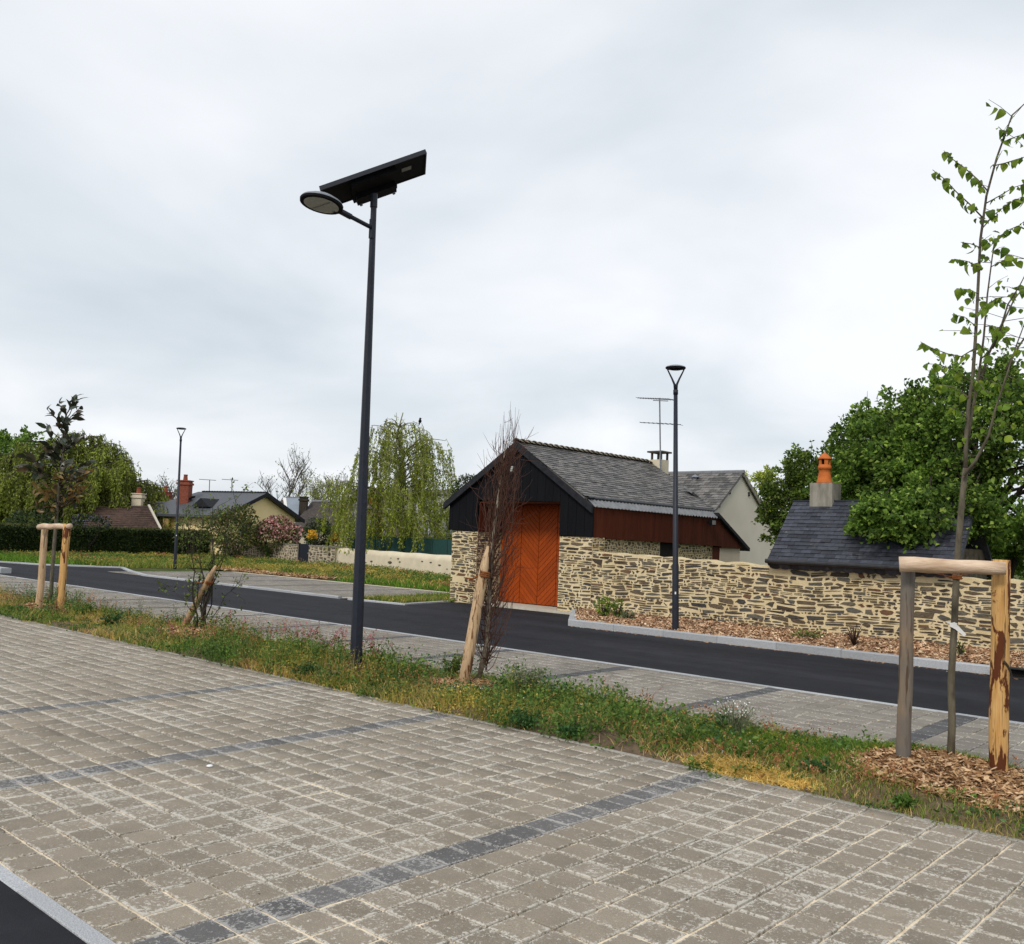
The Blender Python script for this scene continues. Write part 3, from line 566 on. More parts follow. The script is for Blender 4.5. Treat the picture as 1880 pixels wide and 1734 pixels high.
# pavers: shared bevelled block, laid in a straight grid, each a hair out of level
DX, DY = 0.2065, 0.19
def paver_mesh(name, w, d, mat, seed):
    r = np.random.default_rng(seed); h, b = 0.05, 0.003; V = []
    for k, (s, z) in enumerate(((0, -h), (0, -0.004), (b, 0))):
        for sx, sy in ((-1, -1), (1, -1), (1, 1), (-1, 1)): V.append((sx*(w/2-s)+r.normal()*0.0008, sy*(d/2-s)+r.normal()*0.0008, z))
    F = [(i+o, (i+1) % 4+o, (i+1) % 4+4+o, i+4+o) for o in (0, 4) for i in range(4)]+[(8, 9, 10, 11)]
    me = bpy.data.meshes.new(name); me.from_pydata(V, [], F); me.update(); me.materials.append(mat); return me, np.array(V), F
def pave(name, xs, ys, bands, rng, limit, bed, dx=DX, dy=DY, gx=0.0075, gy=0.0065, show=None, sfx=''):
    nx, ny = int((bed[1]-bed[0])/0.075), int((bed[3]-bed[2])/0.075)
    GX, GY = np.meshgrid(np.linspace(bed[0], bed[1], nx), np.linspace(bed[2], bed[3], ny), indexing='ij')
    GZ = -0.0115+0.006*np.sin(GX*2.3+1.1*np.sin(GY*1.7))*np.sin(GY*2.9+GX*0.6)+rng.normal(size=GX.shape)*0.003
    ii = (np.arange(nx-1)[:, None]*ny+np.arange(ny-1)[None]).ravel()[:, None]
    root = nmesh(name, np.stack([GX, GY, np.minimum(GZ, -0.005)], 2), None, ii+np.array([0, ny, ny+1, 1]), MT['joint'], None, 'structure')
    light = [paver_mesh('paver', dx-gx, dy-gy, MT['paver'+sfx], k) for k in range(5)]; dark = [paver_mesh('paver', dx-gx, dy-gy, MT['paver_dark'+sfx], k+9) for k in range(3)]
    C = [(i, j, x, y) for i, x in enumerate(xs) for j, y in enumerate(ys)]
    dist = [math.hypot(x, y) if (show is None or show(x, y)) else 1e6 for _, _, x, y in C]; near = set(np.argsort(dist)[:limit].tolist())
    rest = {0: ([], []), 1: ([], [])}
    for q, (i, j, x, y) in enumerate(C):
        dk = int(round((x-bands[0])/dx)) in bands[1]; me, V, F = (dark if dk else light)[rng.integers(3 if dk else 5)]
        z = rng.normal()*0.0012; tx, ty = rng.normal()*0.005, rng.normal()*0.005; ox, oy = rng.normal()*0.0010, rng.normal()*0.0010
        if q in near:
            o = bpy.data.objects.new('paver', me); COL.objects.link(o); o.parent = root; o.location = (x+ox, y+oy, z); o.rotation_euler = (tx, ty, rng.normal()*0.003)
        else:
            W = V+np.array([x+ox, y+oy, z]); W[:, 2] += V[:, 1]*tx-V[:, 0]*ty; vs, fs = rest[int(dk)]; b = len(vs)*12; vs.append(W); fs.append(np.array(F)+b)
    for dk, (vs, fs) in rest.items():
        if vs: nmesh('far_pavers', np.concatenate(vs), None, np.concatenate(fs), MT[('paver_dark' if dk else 'paver')+sfx], root, 'stuff')
    return root
X0 = -3.5+DX/2
def in_view(x, y):
    d = np.array([x, y, 0])-CAMP; z = d@_f
    return z > 0.2 and abs(d@_r/z*FOC) < 960 and abs(d@_u/z*FOC) < 885
xs = [X0+k*DX for k in range(-100, 20)]; ys = [1.768+DY*(k+0.5) for k in range(22)]
dy_fg = (5.998-1.768)/22; ys = [1.768+dy_fg*(k+0.5) for k in range(22)]
pave('near_pavement', xs, ys, (X0, {0, -13, -24, 12}), R0, 300, (xs[0]-0.1, xs[-1]+0.1, 1.764, 6.0), DX, dy_fg, 0.0155, 0.0145, in_view)
xs2 = [-2.87+k*DX for k in range(-131, 19)]; dy2 = (10.228-7.642)/13; ys2 = [7.642+dy2*(k+0.5) for k in range(13)]
pave('far_pavement', xs2, ys2, (-2.87, {0, -10, -20, -30, -40, -50, -60, -70, -80, -90, -100, -110, -120, 10}), R0, 300, (-30, 1.0, 7.64, 10.23), DX, dy2, 0.0145, 0.010, in_view, '_b')
# parking bays across the road, too far to tell their pavers apart singly
rb = MB().box(-31.0, -18.45, 14.3, 19.15, -0.3, -0.006).obj('bay_pavement', MT['joint'], None, False, 'structure')
bv = {0: [], 1: []}
pw, pd = 0.21, 0.20
for i in range(int(12.5/pw)):
    for j in range(int(4.8/pd)):
        x, y = -31.0+pw*(i+0.5), 14.32+pd*(j+0.5); dk = 1 if i % 11 == 4 else 0
        bv[dk].append(((x-pw/2+0.004, y-pd/2+0.004), (x+pw/2-0.004, y+pd/2-0.004)))
for dk, L_ in bv.items():
    V = np.array([[(a[0], a[1], 0), (b[0], a[1], 0), (b[0], b[1], 0), (a[0], b[1], 0), (a[0], a[1], -0.03), (b[0], a[1], -0.03), (b[0], b[1], -0.03), (a[0], b[1], -0.03)] for a, b in L_]).reshape(-1, 3)
    o = (np.arange(len(L_))*8)[:, None, None]; F = np.array([(0, 1, 2, 3), (4, 5, 1, 0), (5, 6, 2, 1), (6, 7, 3, 2), (7, 4, 0, 3)])[None]+o
    nmesh('far_pavers', V, None, F.reshape(-1, 4), MT['paver_dark_b' if dk else 'paver_b'], rb, 'stuff')

def kerb_run(name, pts, width, h, piece, side, mat=None):
    root = bpy.data.objects.new(name, None); COL.objects.link(root); root['kind'] = 'structure'; root.location = (pts[0][0], pts[0][1], 0)
    for a, b in zip(pts[:-1], pts[1:]):
        a = np.array(a, float); b = np.array(b, float); L_ = np.linalg.norm(b-a); t = (b-a)/L_; nrm = np.array([-t[1], t[0]])*side; n = max(1, int(round(L_/piece)))
        for i in range(n):
            p = a+t*(L_*i/n+0.003); q = a+t*(L_*(i+1)/n-0.003); c = 0.012; hz = h+R0.normal()*0.002
            A, B, Cc, Dd = p, q, q+nrm*width, p+nrm*width; i1, i2 = p+nrm*c, q+nrm*c
            V = [(*A, -0.2), (*B, -0.2), (*Cc, -0.2), (*Dd, -0.2), (*A, hz-c), (*B, hz-c), (*i2, hz), (*i1, hz), (*Cc, hz), (*Dd, hz)]
            MB().add(V, [(0, 1, 5, 4), (4, 5, 6, 7), (7, 6, 8, 9), (2, 3, 9, 8), (1, 2, 8, 6, 5), (3, 0, 4, 7, 9)]).obj('kerb_stone', mat or MT['granite'], root)
    return root
kerb_run('bed_kerb', [(-12.8, 16.38), (-11.12, 14.14), (-3.65, 14.14), (-0.2, 14.14)], 0.14, 0.115, 1.0, 1)
kerb_run('island_kerb', [(-16.55, 16.3), (-16.15, 14.45), (-17.95, 14.2)], 0.09, 0.035, 1.0, -1)
kerb_run('island_side_kerb', [(-17.95, 14.2), (-18.1, 18.3)], 0.09, 0.035, 1.0, -1)
kerb_run('verge_kerb', [(-18.35, 14.235), (-28.3, 14.235), (-30.6, 14.9), (-33.4, 15.9), (-35.3, 13.9), (-37.5, 13.2), (-52, 10.5)], 0.12, 0.05, 1.0, -1)
kerb_run('stub_kerb', [(-36, 10.62), (-29.95, 10.62)], 0.3, 0.15, 1.0, 1)
sheet('bay_gutter', [(-18.45, 14.3), (-18.1, 14.3), (-18.15, 19.2), (-18.45, 19.2)], -0.002, MT['asphalt'])
# grid drain in the kerb line
g = thing('kerb_drain', 'black cast iron kerb inlet at the end of the mulched bed kerb', 'drain', (-3.45, 14.1, 0))
MB().box(-3.62, -3.05, 14.02, 14.139, 0.0, 0.018).box(-3.62, -3.585, 14.02, 14.139, 0.018, 0.12).box(-3.085, -3.05, 14.02, 14.139, 0.018, 0.12).box(-3.62, -3.05, 14.02, 14.139, 0.12, 0.14).obj('frame', MT['gutter'], g)
MB().box(-3.583, -3.087, 14.10, 14.137, 0.02, 0.118).obj('opening', MT['dark_hole'], g)

# planting strip between the two rows of bays, and the mulched bed under the wall
def mound(name, x0, x1, y0, y1, nx, ny, hf, mat, kind='structure'):
    X = np.linspace(x0, x1, nx); Y = np.linspace(y0, y1, ny); V = np.array([(x, y, hf(x, y)) for x in X for y in Y])
    F = [(i*ny+j, (i+1)*ny+j, (i+1)*ny+j+1, i*ny+j+1) for i in range(nx-1) for j in range(ny-1)]
    return nmesh(name, V, None, F, mat, None, kind, True)
SAP = {'right': (-2.17, 7.30), 'bare': (-6.86, 7.20), 'shrub': (-12.46, 7.22), 'magnolia': (-17.86, 7.15)}
def strip_h(x, y):
    e = min(max((y-6.05)/0.25, 0), 1)*min(max((7.6-y)/0.25, 0), 1); z = -0.004+0.045*e+0.012*e*math.sin(x*5+y*3)
    for (a, b), hh, rr in ((SAP['right'], 0.13, 0.62), (SAP['bare'], 0.07, 0.45), (SAP['shrub'], 0.08, 0.5), (SAP['magnolia'], 0.04, 0.45)):
        d = ((x-a)**2+((y-b+0.15)*0.9)**2)/rr**2; z += hh*math.exp(-d)*e
    return z
mound('planting_strip', -24, 1, 6.046, 7.599, 320, 22, strip_h, MT['soil'])
def bed_h(x, y): return 0.085+0.05*min(max((y-14.3)/2.0, 0), 1)+0.01*math.sin(x*3.1)*math.sin(y*4)
bm = MB()
XB = np.linspace(-12.7, -0.2, 70); 
bvv = []; bff = []
for i, x in enumerate(XB):
    y0 = 14.28 if x > -11.1 else 14.28+(-11.1-x)*(16.38-14.14)/1.68
    for j in range(12): y = y0+(16.5-y0)*j/11; bvv.append((x, y, bed_h(x, y)))
bff = [(i*12+j, (i+1)*12+j, (i+1)*12+j+1, i*12+j+1) for i in range(69) for j in range(11)]
nmesh('planting_bed', bvv, None, bff, MT['soil'], None, 'structure', True)
# low verge behind the road
def verge_h(x, y): return 0.0+0.02*math.sin(x*0.9)*math.sin(y*1.3)+0.02
mound('verge', -46, -16.2, 19.2, 27.6, 60, 30, lambda x, y: verge_h(x, y)-0.03, MT['turf'])
sheet('verge_island', [(-17.98, 14.26), (-16.25, 14.5), (-16.62, 16.4), (-16.9, 19.3), (-18.0, 19.3)], 0.02, MT['turf'])
# ------------------------------------------------------------------ stone garden wall
RW = np.random.default_rng(21)
YF = 16.5
def wall_top(x): return 1.41-0.15*min(max((x+12.37)/5.7, 0), 1)
gw = thing('garden_wall', 'long low rubble stone wall with wide yellow mortar behind the mulched bed', 'stone wall', (-7, YF+0.2, 0))
bd = MB(); xs_ = np.linspace(-12.36, -0.4, 60)
for a, b in zip(xs_[:-1], xs_[1:]):
    ja, jb = 0.014*math.sin(a*9)+0.01*math.sin(a*23), 0.014*math.sin(b*9)+0.01*math.sin(b*23)
    bd.hexa([(a, YF, -0.2), (b, YF, -0.2), (b, YF+0.42, -0.2), (a, YF+0.42, -0.2), (a, YF, wall_top(a)+ja), (b, YF, wall_top(b)+jb), (b, YF+0.42, wall_top(b)+jb), (a, YF+0.42, wall_top(a)+ja)])
bd.obj('mortar', MT['mortar'], gw)
lay_stones(gw, rubble_cells(-12.36, -0.4, 0.02, 1.42, RW), lambda u, v, p: (u, YF-p, v), RW, MT['stone'], 300, wall_top, (0.002, 0.02))

# ------------------------------------------------------------------ barn with black gable and orange door
barn = thing('barn', 'small barn with black boarded gable, orange double doors and weathered slate roof', 'barn', (-14.65, 19.2, 0))
XL, XR, XDL, XDR, XPK = -16.78, -12.37, -15.9, -13.3, -14.65
YD, YB = 17.32, 22.6
ZPK, ZEL, ZER = 3.93, 2.44, 2.40
w = MB().box(XL, XDL, YF, YB, -0.2, 1.765).obj('pier', MT['mortar'], barn)
lay_stones(w, rubble_cells(XL, XDL, 0.0, 1.765, RW, wave=0.012), lambda u, v, p: (u, YF-p, v), RW, MT['stone'], 120)
lay_stones(w, rubble_cells(YF, YD, 0.0, 1.765, RW, wave=0.008), lambda u, v, p: (XDL+p, u, v), RW, MT['stone'], 60)
w2 = MB().box(XDR, XR-0.001, YF, YF+0.45, -0.2, 1.72).obj('pier', MT['mortar'], barn)
lay_stones(w2, rubble_cells(XDR, XR, 0.02, 1.72, RW, wave=0.012), lambda u, v, p: (u, YF-p, v), RW, MT['stone'], 100)
w3 = MB().box(XDR, XR-0.08, YF+0.45, 21.9, -0.2, 1.76).obj('side_wall', MT['mortar'], barn)
lay_stones(w2, rubble_cells(YF, YF+0.44, 1.3, 1.72, RW), lambda u, v, p: (XR-0.001+p, u, v), RW, MT['stone'], 30)
lay_stones(w3, [c for c in rubble_cells(17.0, 21.9, 1.05, 1.74, RW, (0.04, 0.1), (0.8, 2.2), 0.018, 0.2) if not (19.3 < c[:, 0].mean() < 20.2)], lambda u, v, p: (XR-0.08+p, u, v), RW, MT['stone_grey'], 120)
MB().box(XR-0.10, XR-0.062, 19.35, 20.15, 0.4, 1.75).obj('side_doorway', MT['dark_hole'], barn)
# core behind the gable so that no light leaks through
def gz(x): return ZEL+(ZPK-ZEL)*(x+16.92)/(XPK+16.92) if x < XPK else ZER+(ZPK-ZER)*(-12.36-x)/(-12.36-XPK)
MB().prism([(-16.85, YF+0.05, 1.77), (-16.85, YF+0.05, 2.36), (XPK, YF+0.05, 3.8), (-12.42, YF+0.05, 2.32), (-12.42, YF+0.05, 1.73), (XDR+0.05, YF+0.05, 1.73), (XDR+0.05, YF+0.05, 2.58), (XDL-0.05, YF+0.05, 2.58), (XDL-0.05, YF+0.05, 1.77)], (0, 0.12, 0)).obj('gable_core', MT['black'], barn)
gb = MB().box(-16.87, -16.8, YF+0.17, YB-0.2, 1.77, 2.36).box(-16.8, XDL-0.06, YF+0.2, 16.6+0.2, 1.77, 1.80).obj('left_cladding', MT['black_wood'], barn)
x = -16.9; k = 0
gab = MB().box(-16.88, -12.38, YF+0.012, YF+0.045, 2.56, 2.60).obj('gable_cladding', MT['black_wood'], barn)
while x < -12.4:
    x1 = min(x+0.119, -12.355); lo0 = 1.785-(x+16.9)*0.0135; lo = lo0
    if x1 > XDL and x < XDR:
        if x < XDL-0.02: x1 = XDL
        elif x < XDR-0.005 and x1 > XDR: x1 = XDR
        if x >= XDL-0.01 and x1 <= XDR+0.001: lo = 2.55-(x+15.9)*0.018
    y0 = YF-0.03+(0.004 if k % 2 else 0)
    a, b = x+0.002, x1-0.002
    top = [(a, gz(a)-0.02), (b, gz(b)-0.02)]
    if a < XPK < b: top = [(a, gz(a)-0.02), (XPK, ZPK-0.02), (b, gz(b)-0.02)]
    MB().prism([(b, y0, lo), (a, y0, lo)]+[(p, y0, z) for p, z in top], (0, 0.04, 0)).obj('board', MT['black_wood'], gab); x = x1; k += 1
# brown side cladding above the side wall
sc_ = MB().box(XR-0.22, XR-0.035, YF+0.09, 22.2, 1.70, 1.73).box(XR-0.05, XR-0.035, YF+0.09, 22.2, 1.735, 2.38).obj('side_cladding', MT['brown_wood'], barn)
y = YF+0.012; k = 0
while y < 22.2:
    y1 = min(y+0.125, 22.22); z0 = 1.715-(y-YF)*0.013; z1 = 2.40-(y-YF)*0.004
    MB().box(XR-0.034-(0.004 if k % 2 else 0), XR-(0.004 if k % 2 else 0), y+0.0015, y1-0.0015, z0, z1).obj('board', MT['brown_wood'], sc_); y = y1; k += 1
# door lining, sill, chevron doors
MB().box(XDL+0.002, XDL+0.035, YF+0.03, YD, 1.78, 2.5).box(XDR-0.035, XDR-0.001, YF+0.03, YD, 0.0, 2.48).box(XDL+0.036, XDR-0.036, YF+0.03, YD, 2.47, 2.52).obj('door_lining', MT['brown_wood'], barn)
MB().box(XDL+0.3, XDR+0.75, YF-0.19, YF-0.016, -0.1, 0.045).box(XDL+0.03, XDR-0.03, YF-0.01, YD+0.05, -0.1, 0.04).obj('sill', MT['sill'], barn)
edges = [-15.86, -15.74, -15.17, -14.60, -14.03, -13.46, -13.335]
def chevron(x0, x1, z0, z1, slope, pitch):
    """diagonal boards of one leaf: strips between z = slope*(x-x0)+c and c+pitch, clipped to the leaf"""
    out = []; wdt = x1-x0; c = z0-abs(slope)*wdt*(1 if slope > 0 else 0)-pitch
    while c < z1+abs(slope)*wdt:
        g_ = 0.006; pts = []
        poly = [(x0, c+g_), (x1, c+g_+slope*wdt), (x1, c+pitch-g_+slope*wdt), (x0, c+pitch-g_)]
        for lim, sgn in ((z0, 1), (z1, -1)):
            new = []
            for i in range(len(poly)):
                p, q = poly[i], poly[(i+1) % len(poly)]; ip, iq = sgn*(p[1]-lim) >= 0, sgn*(q[1]-lim) >= 0
                if ip: new.append(p)
                if ip != iq: t = (lim-p[1])/(q[1]-p[1]); new.append((p[0]+t*(q[0]-p[0]), lim))
            poly = new
            if not poly: break
        if len(poly) >= 3 and max(p[1] for p in poly)-min(p[1] for p in poly) > 0.01: out.append(poly)
        c += pitch
    return out
for i, (a, b) in enumerate(zip(edges[:-1], edges[1:])):
    lf = MB().box(a+0.004, b-0.004, YD+0.012, YD+0.05, 0.06, 2.48).obj('door_leaf', MT['door_wood'], barn)
    for poly in chevron(a+0.011, b-0.011, 0.062, 2.478, (-0.92 if i % 2 == 0 else 0.92), 0.135):
        MB().prism([(p[0], YD-0.006, p[1]) for p in poly][::-1], (0, 0.017, 0)).obj('board', MT['door_wood'], lf)
# roof
zr, zg = 3.955, 2.64
XG = -12.56
rf = MB().prism([(XPK, YF-0.1, zr-0.05), (XG, YF-0.1, zg-0.03), (XG, YF-0.1, zg-0.09), (XPK, YF-0.1, zr-0.14), (-16.98, YF-0.1, 2.40), (-17.0, YF-0.1, 2.45)], (0, 22.2-YF+0.1, 0)).obj('roof', MT['slate_old'], barn)
Ls = math.hypot(XG-XPK, zr-zg)
slates(rf, (XG, YF-0.1, zg-0.02), (0, 1, 0), (XPK-XG, 0, zr-zg), 5.75, Ls, 0.2, 0.105, MT['slate_old'], RW, 300)
Ll = math.hypot(XPK+17.0, zr-2.45)
slates(rf, (-17.0, YF-0.1, 2.445), (0, 1, 0), (XPK+17.0, 0, zr-2.45-0.01), 5.6, Ll, 0.2, 0.105, MT['slate_old'], RW, 0)
for a in range(27):
    y0 = YF-0.11+a*0.213; t = MB(); ang = np.linspace(-1.05, 1.05, 7)
    ra, rb_ = 0.145, 0.098
    V = [(XPK+r*math.sin(q)*1.05, yy, zr-0.075+r*math.cos(q)) for yy, r in ((y0, ra+RW.normal()*0.004), (y0+0.22, rb_)) for q in ang]+[(XPK+(r-0.02)*math.sin(q)*1.05, yy, zr-0.075+(r-0.02)*math.cos(q)) for yy, r in ((y0, ra), (y0+0.22, rb_)) for q in ang]
    F = [(i, i+1, i+8, i+7) for i in range(6)]+[(i+14, i+21, i+22, i+15) for i in range(6)]+[(i, i+14, i+15, i+1) for i in range(6)]+[(i+7, i+8, i+22, i+21) for i in range(6)]
    MB().add(V, F).obj('ridge_tile', MT['ridge'], rf, True)
# rake boards of the gable
def rake(p, q, name='rake_board'):
    p = np.array(p, float); q = np.array(q, float); d = np.array([0, 0, -0.17])
    MB().prism([p, q, q+d, p+d], (0, 0.07, 0)).obj(name, MT['fascia'], barn)
rake((XPK, YF-0.13, zr-0.02), (-17.03, YF-0.13, 2.47)); rake((XPK+0.002, YF-0.13, zr-0.02), (-12.33, YF-0.13, 2.425))
MB().prism([(XPK-0.06, YF-0.137, zr-0.1), (XPK+0.06, YF-0.137, zr-0.1), (XPK+0.045, YF-0.137, zr-0.27), (XPK, YF-0.137, zr-0.34), (XPK-0.045, YF-0.137, zr-0.27)], (0, 0.02, 0)).obj('apex_plate', MT['fascia'], barn)
# gutter and corrugated strip under it
MB().tube([(XG+0.03, YF+0.02, zg-0.045), (XG+0.03, 22.05, zg-0.06)], 0.042, 8).obj('gutter', MT['gutter'], barn)
cs = MB(); nb = 84
for i in range(nb):
    ya, yb = YF+0.0+i*5.75/nb, YF+(i+1)*5.75/nb; zz = 0.018*(1 if i % 2 else -1)
    za_, zb_ = zz, -zz
    cs.add([(XG+0.03, ya, zg-0.06+za_), (XG+0.03, yb, zg-0.06+zb_), (XR+0.05, yb, 2.405-(yb-YF)*0.004+zb_), (XR+0.05, ya, 2.405-(ya-YF)*0.004+za_)], [(0, 1, 2, 3)])
cs.obj('corrugated_strip', MT['zinc'], barn)
# chimney at the back end of the ridge
cy = 22.35; ch = MB().box(XPK-0.02, XPK+0.36, cy-0.2, cy+0.2, 3.3, 4.02).obj('chimney', MT['cream'], barn)
cc = MB().box(XPK-0.08, XPK+0.42, cy-0.26, cy+0.26, 4.22, 4.265)
for sx in (XPK, XPK+0.30):
    for sy in (cy-0.18, cy+0.14): cc.box(sx, sx+0.05, sy, sy+0.05, 4.02, 4.22)
cc.obj('cowl', MT['brown_roof'], ch)
# lean-to behind the barn: its side continues the brown cladding, its roof falls away to the rear
l0 = onX(1318, 955, XR); l1 = onX(1372, 1013, XR); b1 = onX(1362, 1008, XR); wl = onX(1325, 1008, XR); zb = 1.60
ltc = MB().prism([(XR-0.05, 22.22, zb), (XR-0.05, b1[1], zb), (XR-0.05, 22.22, 2.25)], (-0.6, 0, 0)).obj('lean_to_cladding', MT['brown_wood'], barn)
def lz(y): return l0[2]+(l1[2]-l0[2])*(y-l0[1])/(l1[1]-l0[1])
y = 22.222
while y < b1[1]-0.02:
    y1 = min(y+0.125, b1[1])
    MB().prism([(XR-0.004, y+0.002, zb), (XR-0.004, y1-0.002, zb), (XR-0.004, y1-0.002, max(lz(y1), zb+0.01)), (XR-0.004, y+0.002, max(lz(y), zb+0.02))], (-0.04, 0, 0)).obj('board', MT['brown_wood'], ltc); y = y1
MB().prism([(XR+0.08, l0[1]-0.1, l0[2]+0.1), (XR+0.08, l1[1], l1[2]+0.01), (XR+0.08, l1[1], l1[2]+0.10), (XR+0.08, l0[1]-0.1, l0[2]+0.19)], (-0.8, 0, 0)).obj('lean_to_roof', MT['fascia'], barn)
MB().box(XR-0.6, XR-0.06, wl[1]-0.35, wl[1], -0.1, zb+0.02).obj('lean_to_post', MT['brown_wood'], barn)
MB().box(XR-0.62, XR-0.05, wl[1]+0.001, b1[1]-0.02, -0.1, zb+0.01).obj('lean_to_wall', MT['pink_render'], barn)
# flood lights
def flood(P, dirx, diry, label):
    t = thing('flood_light', label, 'lamp', P)
    b = MB().box(P[0]-0.05, P[0]+0.05, P[1]-0.10, P[1]-0.03, P[2]-0.07, P[2]+0.07).obj('housing', MT['metal_grey'], t)
    MB().box(P[0]-0.042, P[0]+0.042, P[1]-0.106, P[1]-0.101, P[2]-0.06, P[2]+0.06).obj('lens', MT['lens'], t)
    MB().box(P[0]-0.012, P[0]+0.012, P[1]-0.03, P[1]+0.01, P[2]+0.0, P[2]+0.03).obj('bracket', MT['black'], t)
fl = onY(944, 862, YF-0.03); flood((fl[0], YF-0.02, fl[2]), 0, -1, 'small grey flood light fixed high on the black gable')
P = onX(1302, 958, XR+0.02); t = thing('flood_light', 'small black flood light on the red brown side cladding', 'lamp', P)
MB().box(P[0]+0.05, P[0]+0.14, P[1]-0.11, P[1]+0.11, P[2]-0.10, P[2]+0.05).obj('housing', MT['black'], t); MB().box(P[0]+0.14, P[0]+0.15, P[1]-0.08, P[1]+0.08, P[2]-0.08, P[2]+0.03).obj('lens', MT['silver'], t)
MB().box(P[0]-0.03, P[0]+0.05, P[1]-0.02, P[1]+0.02, P[2]-0.04, P[2]+0.0).obj('bracket', MT['black'], t)
# aerial strapped to the chimney
A = thing('tv_aerial', 'tall twin boom television aerial strapped to the barn chimney', 'aerial', (XPK+0.42, cy-0.3, 3.6))
mx_, my_ = XPK+0.42, cy-0.3; at1 = onY(1211, 733, my_); at2 = onY(1211, 779, my_)
lean = np.array([at1[0]-mx_, 0, 0]); MB().tube([(mx_, my_, 3.55), (at1[0], my_, at1[2]+0.03)], 0.02, 6).obj('mast', MT['mast'], A)
for (zc_, xa, xb, n, nm) in ((at1, 1170, 1236, 14, 'boom'), (at2, 1175, 1250, 9, 'boom')):
    a = onY(xa, 731 if zc_ is at1 else 776, my_); b = onY(xb, 734 if zc_ is at1 else 780, my_); bo = MB().tube([a, b], 0.012, 5).obj(nm, MT['mast'], A); el = MB()
    for i in range(n): c = a+(b-a)*(i+0.5)/n; ln = 0.14+0.1*(i/n); el.tube([c+np.array([0, -ln, 0]), c+np.array([0, ln, 0])], 0.006, 4)
    el.obj('elements', MT['mast'], bo)
    if zc_ is at1:
        MB().tube([a+(b-a)*0.45+np.array([0, 0, -0.05]), a+(b-a)*0.86+np.array([0, 0, -0.05])], 0.012, 5).obj('stay', MT['mast'], bo)

# ------------------------------------------------------------------ beige house behind the barn
XH = -13.2
hr = onX(1362, 868, XH); hf_ = onX(1308, 940, XH); hb = onX(1412, 962, XH)
yr, zr2 = hr[1], hr[2]
hsl = (zr2-hf_[2])/(yr-hf_[1])
hs = thing('gable_house', 'beige rendered gable house with old slate roof behind the barn', 'house', (XH-4, yr, 0))
yfe = hf_[1]-1.2; zfe = zr2-(yr-yfe)*hsl; ybe = 2*yr-yfe
MB().prism([(XH, yfe, -0.2), (XH, ybe, -0.2), (XH, ybe, zfe), (XH, yr, zr2-0.06), (XH, yfe, zfe)], (-8, 0, 0)).obj('wall', MT['beige'], hs)
hroof = MB().prism([(XH+0.05, yr, zr2), (XH+0.05, yfe-0.1, zfe-0.1*hsl), (XH+0.05, yfe-0.1, zfe-0.1*hsl-0.06), (XH+0.05, yr, zr2-0.07), (XH+0.05, ybe+0.1, zfe-0.1*hsl-0.06), (XH+0.05, ybe+0.1, zfe-0.1*hsl)], (-8.1, 0, 0)).obj('roof', MT['slate_old'], hs)
slates(hroof, (XH+0.06, yfe-0.1, zfe-0.1*hsl+0.005), (-1, 0, 0), (0, yr-yfe+0.1, zr2-zfe+0.1*hsl), 7.5, math.hypot(yr-yfe+0.1, zr2-zfe+0.1*hsl), 0.22, 0.13, MT['slate_old'], RW, 0)
MB().tube([(XH+0.08, yr, zr2+0.02), (XH-8, yr, zr2+0.02)], 0.06, 6).obj('ridge_strip', MT['zinc'], hs)
MB().prism([(XH+0.055, yr, zr2+0.01), (XH+0.055, ybe+0.12, zfe-0.1*hsl), (XH+0.055, ybe+0.12, zfe-0.1*hsl-0.12), (XH+0.055, yr, zr2-0.13)], (0.03, 0, 0)).obj('barge_board', MT['concrete'], hs)
for px, py in ((1222, 876), (1276, 882)):
    d = ray(px, py); # on the front slope
    tt = (zr2-EYE-(yr)*hsl)/(d[2]-d[1]*hsl); q = CAMP+d*tt
    v_ = MB().lathe(q-np.array([0, 0, 0.1]), [(0.07, 0), (0.06, 0.18), (0.13, 0.19), (0.0, 0.28)], 10).obj('roof_vent', MT['metal_grey'], hs)
for px, py in ((1341, 900), (1322, 924), (1376, 904), (1392, 934)):
    q = onX(px, py, XH+0.03); MB().box(XH-0.01, XH+0.03, q[1]-0.03, q[1]+0.03, q[2]-0.12, q[2]).obj('wall_tie', MT['fascia'], hs)
# skylight flap at the valley
q0 = onX(1258, 897, XR-0.9); MB().prism([q0, q0+np.array([0.02, 0.85, -0.32]), q0+np.array([0.22, 0.85, -0.46]), q0+np.array([0.2, 0, -0.14])], (0.03, 0, 0.05)).obj('valley_flashing', MT['zinc'], hs)

# ------------------------------------------------------------------ low slate roofed outbuilding on the wall
ob = thing('slate_outbuilding', 'low outbuilding with steep blue slate roof and orange chimney pot behind the stone wall', 'outbuilding', (-6.4, 17.6, 0))
xl, xr_ = -8.11, -4.75; ye, ze, yt, zt = 16.32, 1.40, 17.42, 2.57
MB().box(xl+0.12, xr_-0.1, 16.93, 18.4, -0.1, 1.75).obj('wall', MT['stone_grey'], ob)
orf = MB().prism([(xl, ye, ze), (xl, yt, zt), (xl, 18.6, 1.35), (xl, 18.6, 1.25), (xl, yt, zt-0.1), (xl, ye+0.1, ze-0.02)], (xr_-xl, 0, 0)).obj('roof', MT['slate_blue'], ob)
slates(orf, (xl, ye, ze+0.005), (1, 0, 0), (0, yt-ye, zt-ze), xr_-xl, math.hypot(yt-ye, zt-ze), 0.195, 0.098, MT['slate_blue'], RW, 300)
MB().box(xl-0.02, xr_+0.02, yt-0.03, yt+0.03, zt+0.005, zt+0.03).obj('ridge_cap', MT['slate_blue'], ob)
MB().prism([(xl-0.012, ye-0.02, ze-0.02), (xl-0.012, yt, zt+0.01), (xl-0.012, yt, zt-0.09), (xl-0.012, ye+0.06, ze-0.1)], (0.012, 0, 0)).obj('verge_board', MT['slate_blue'], ob)
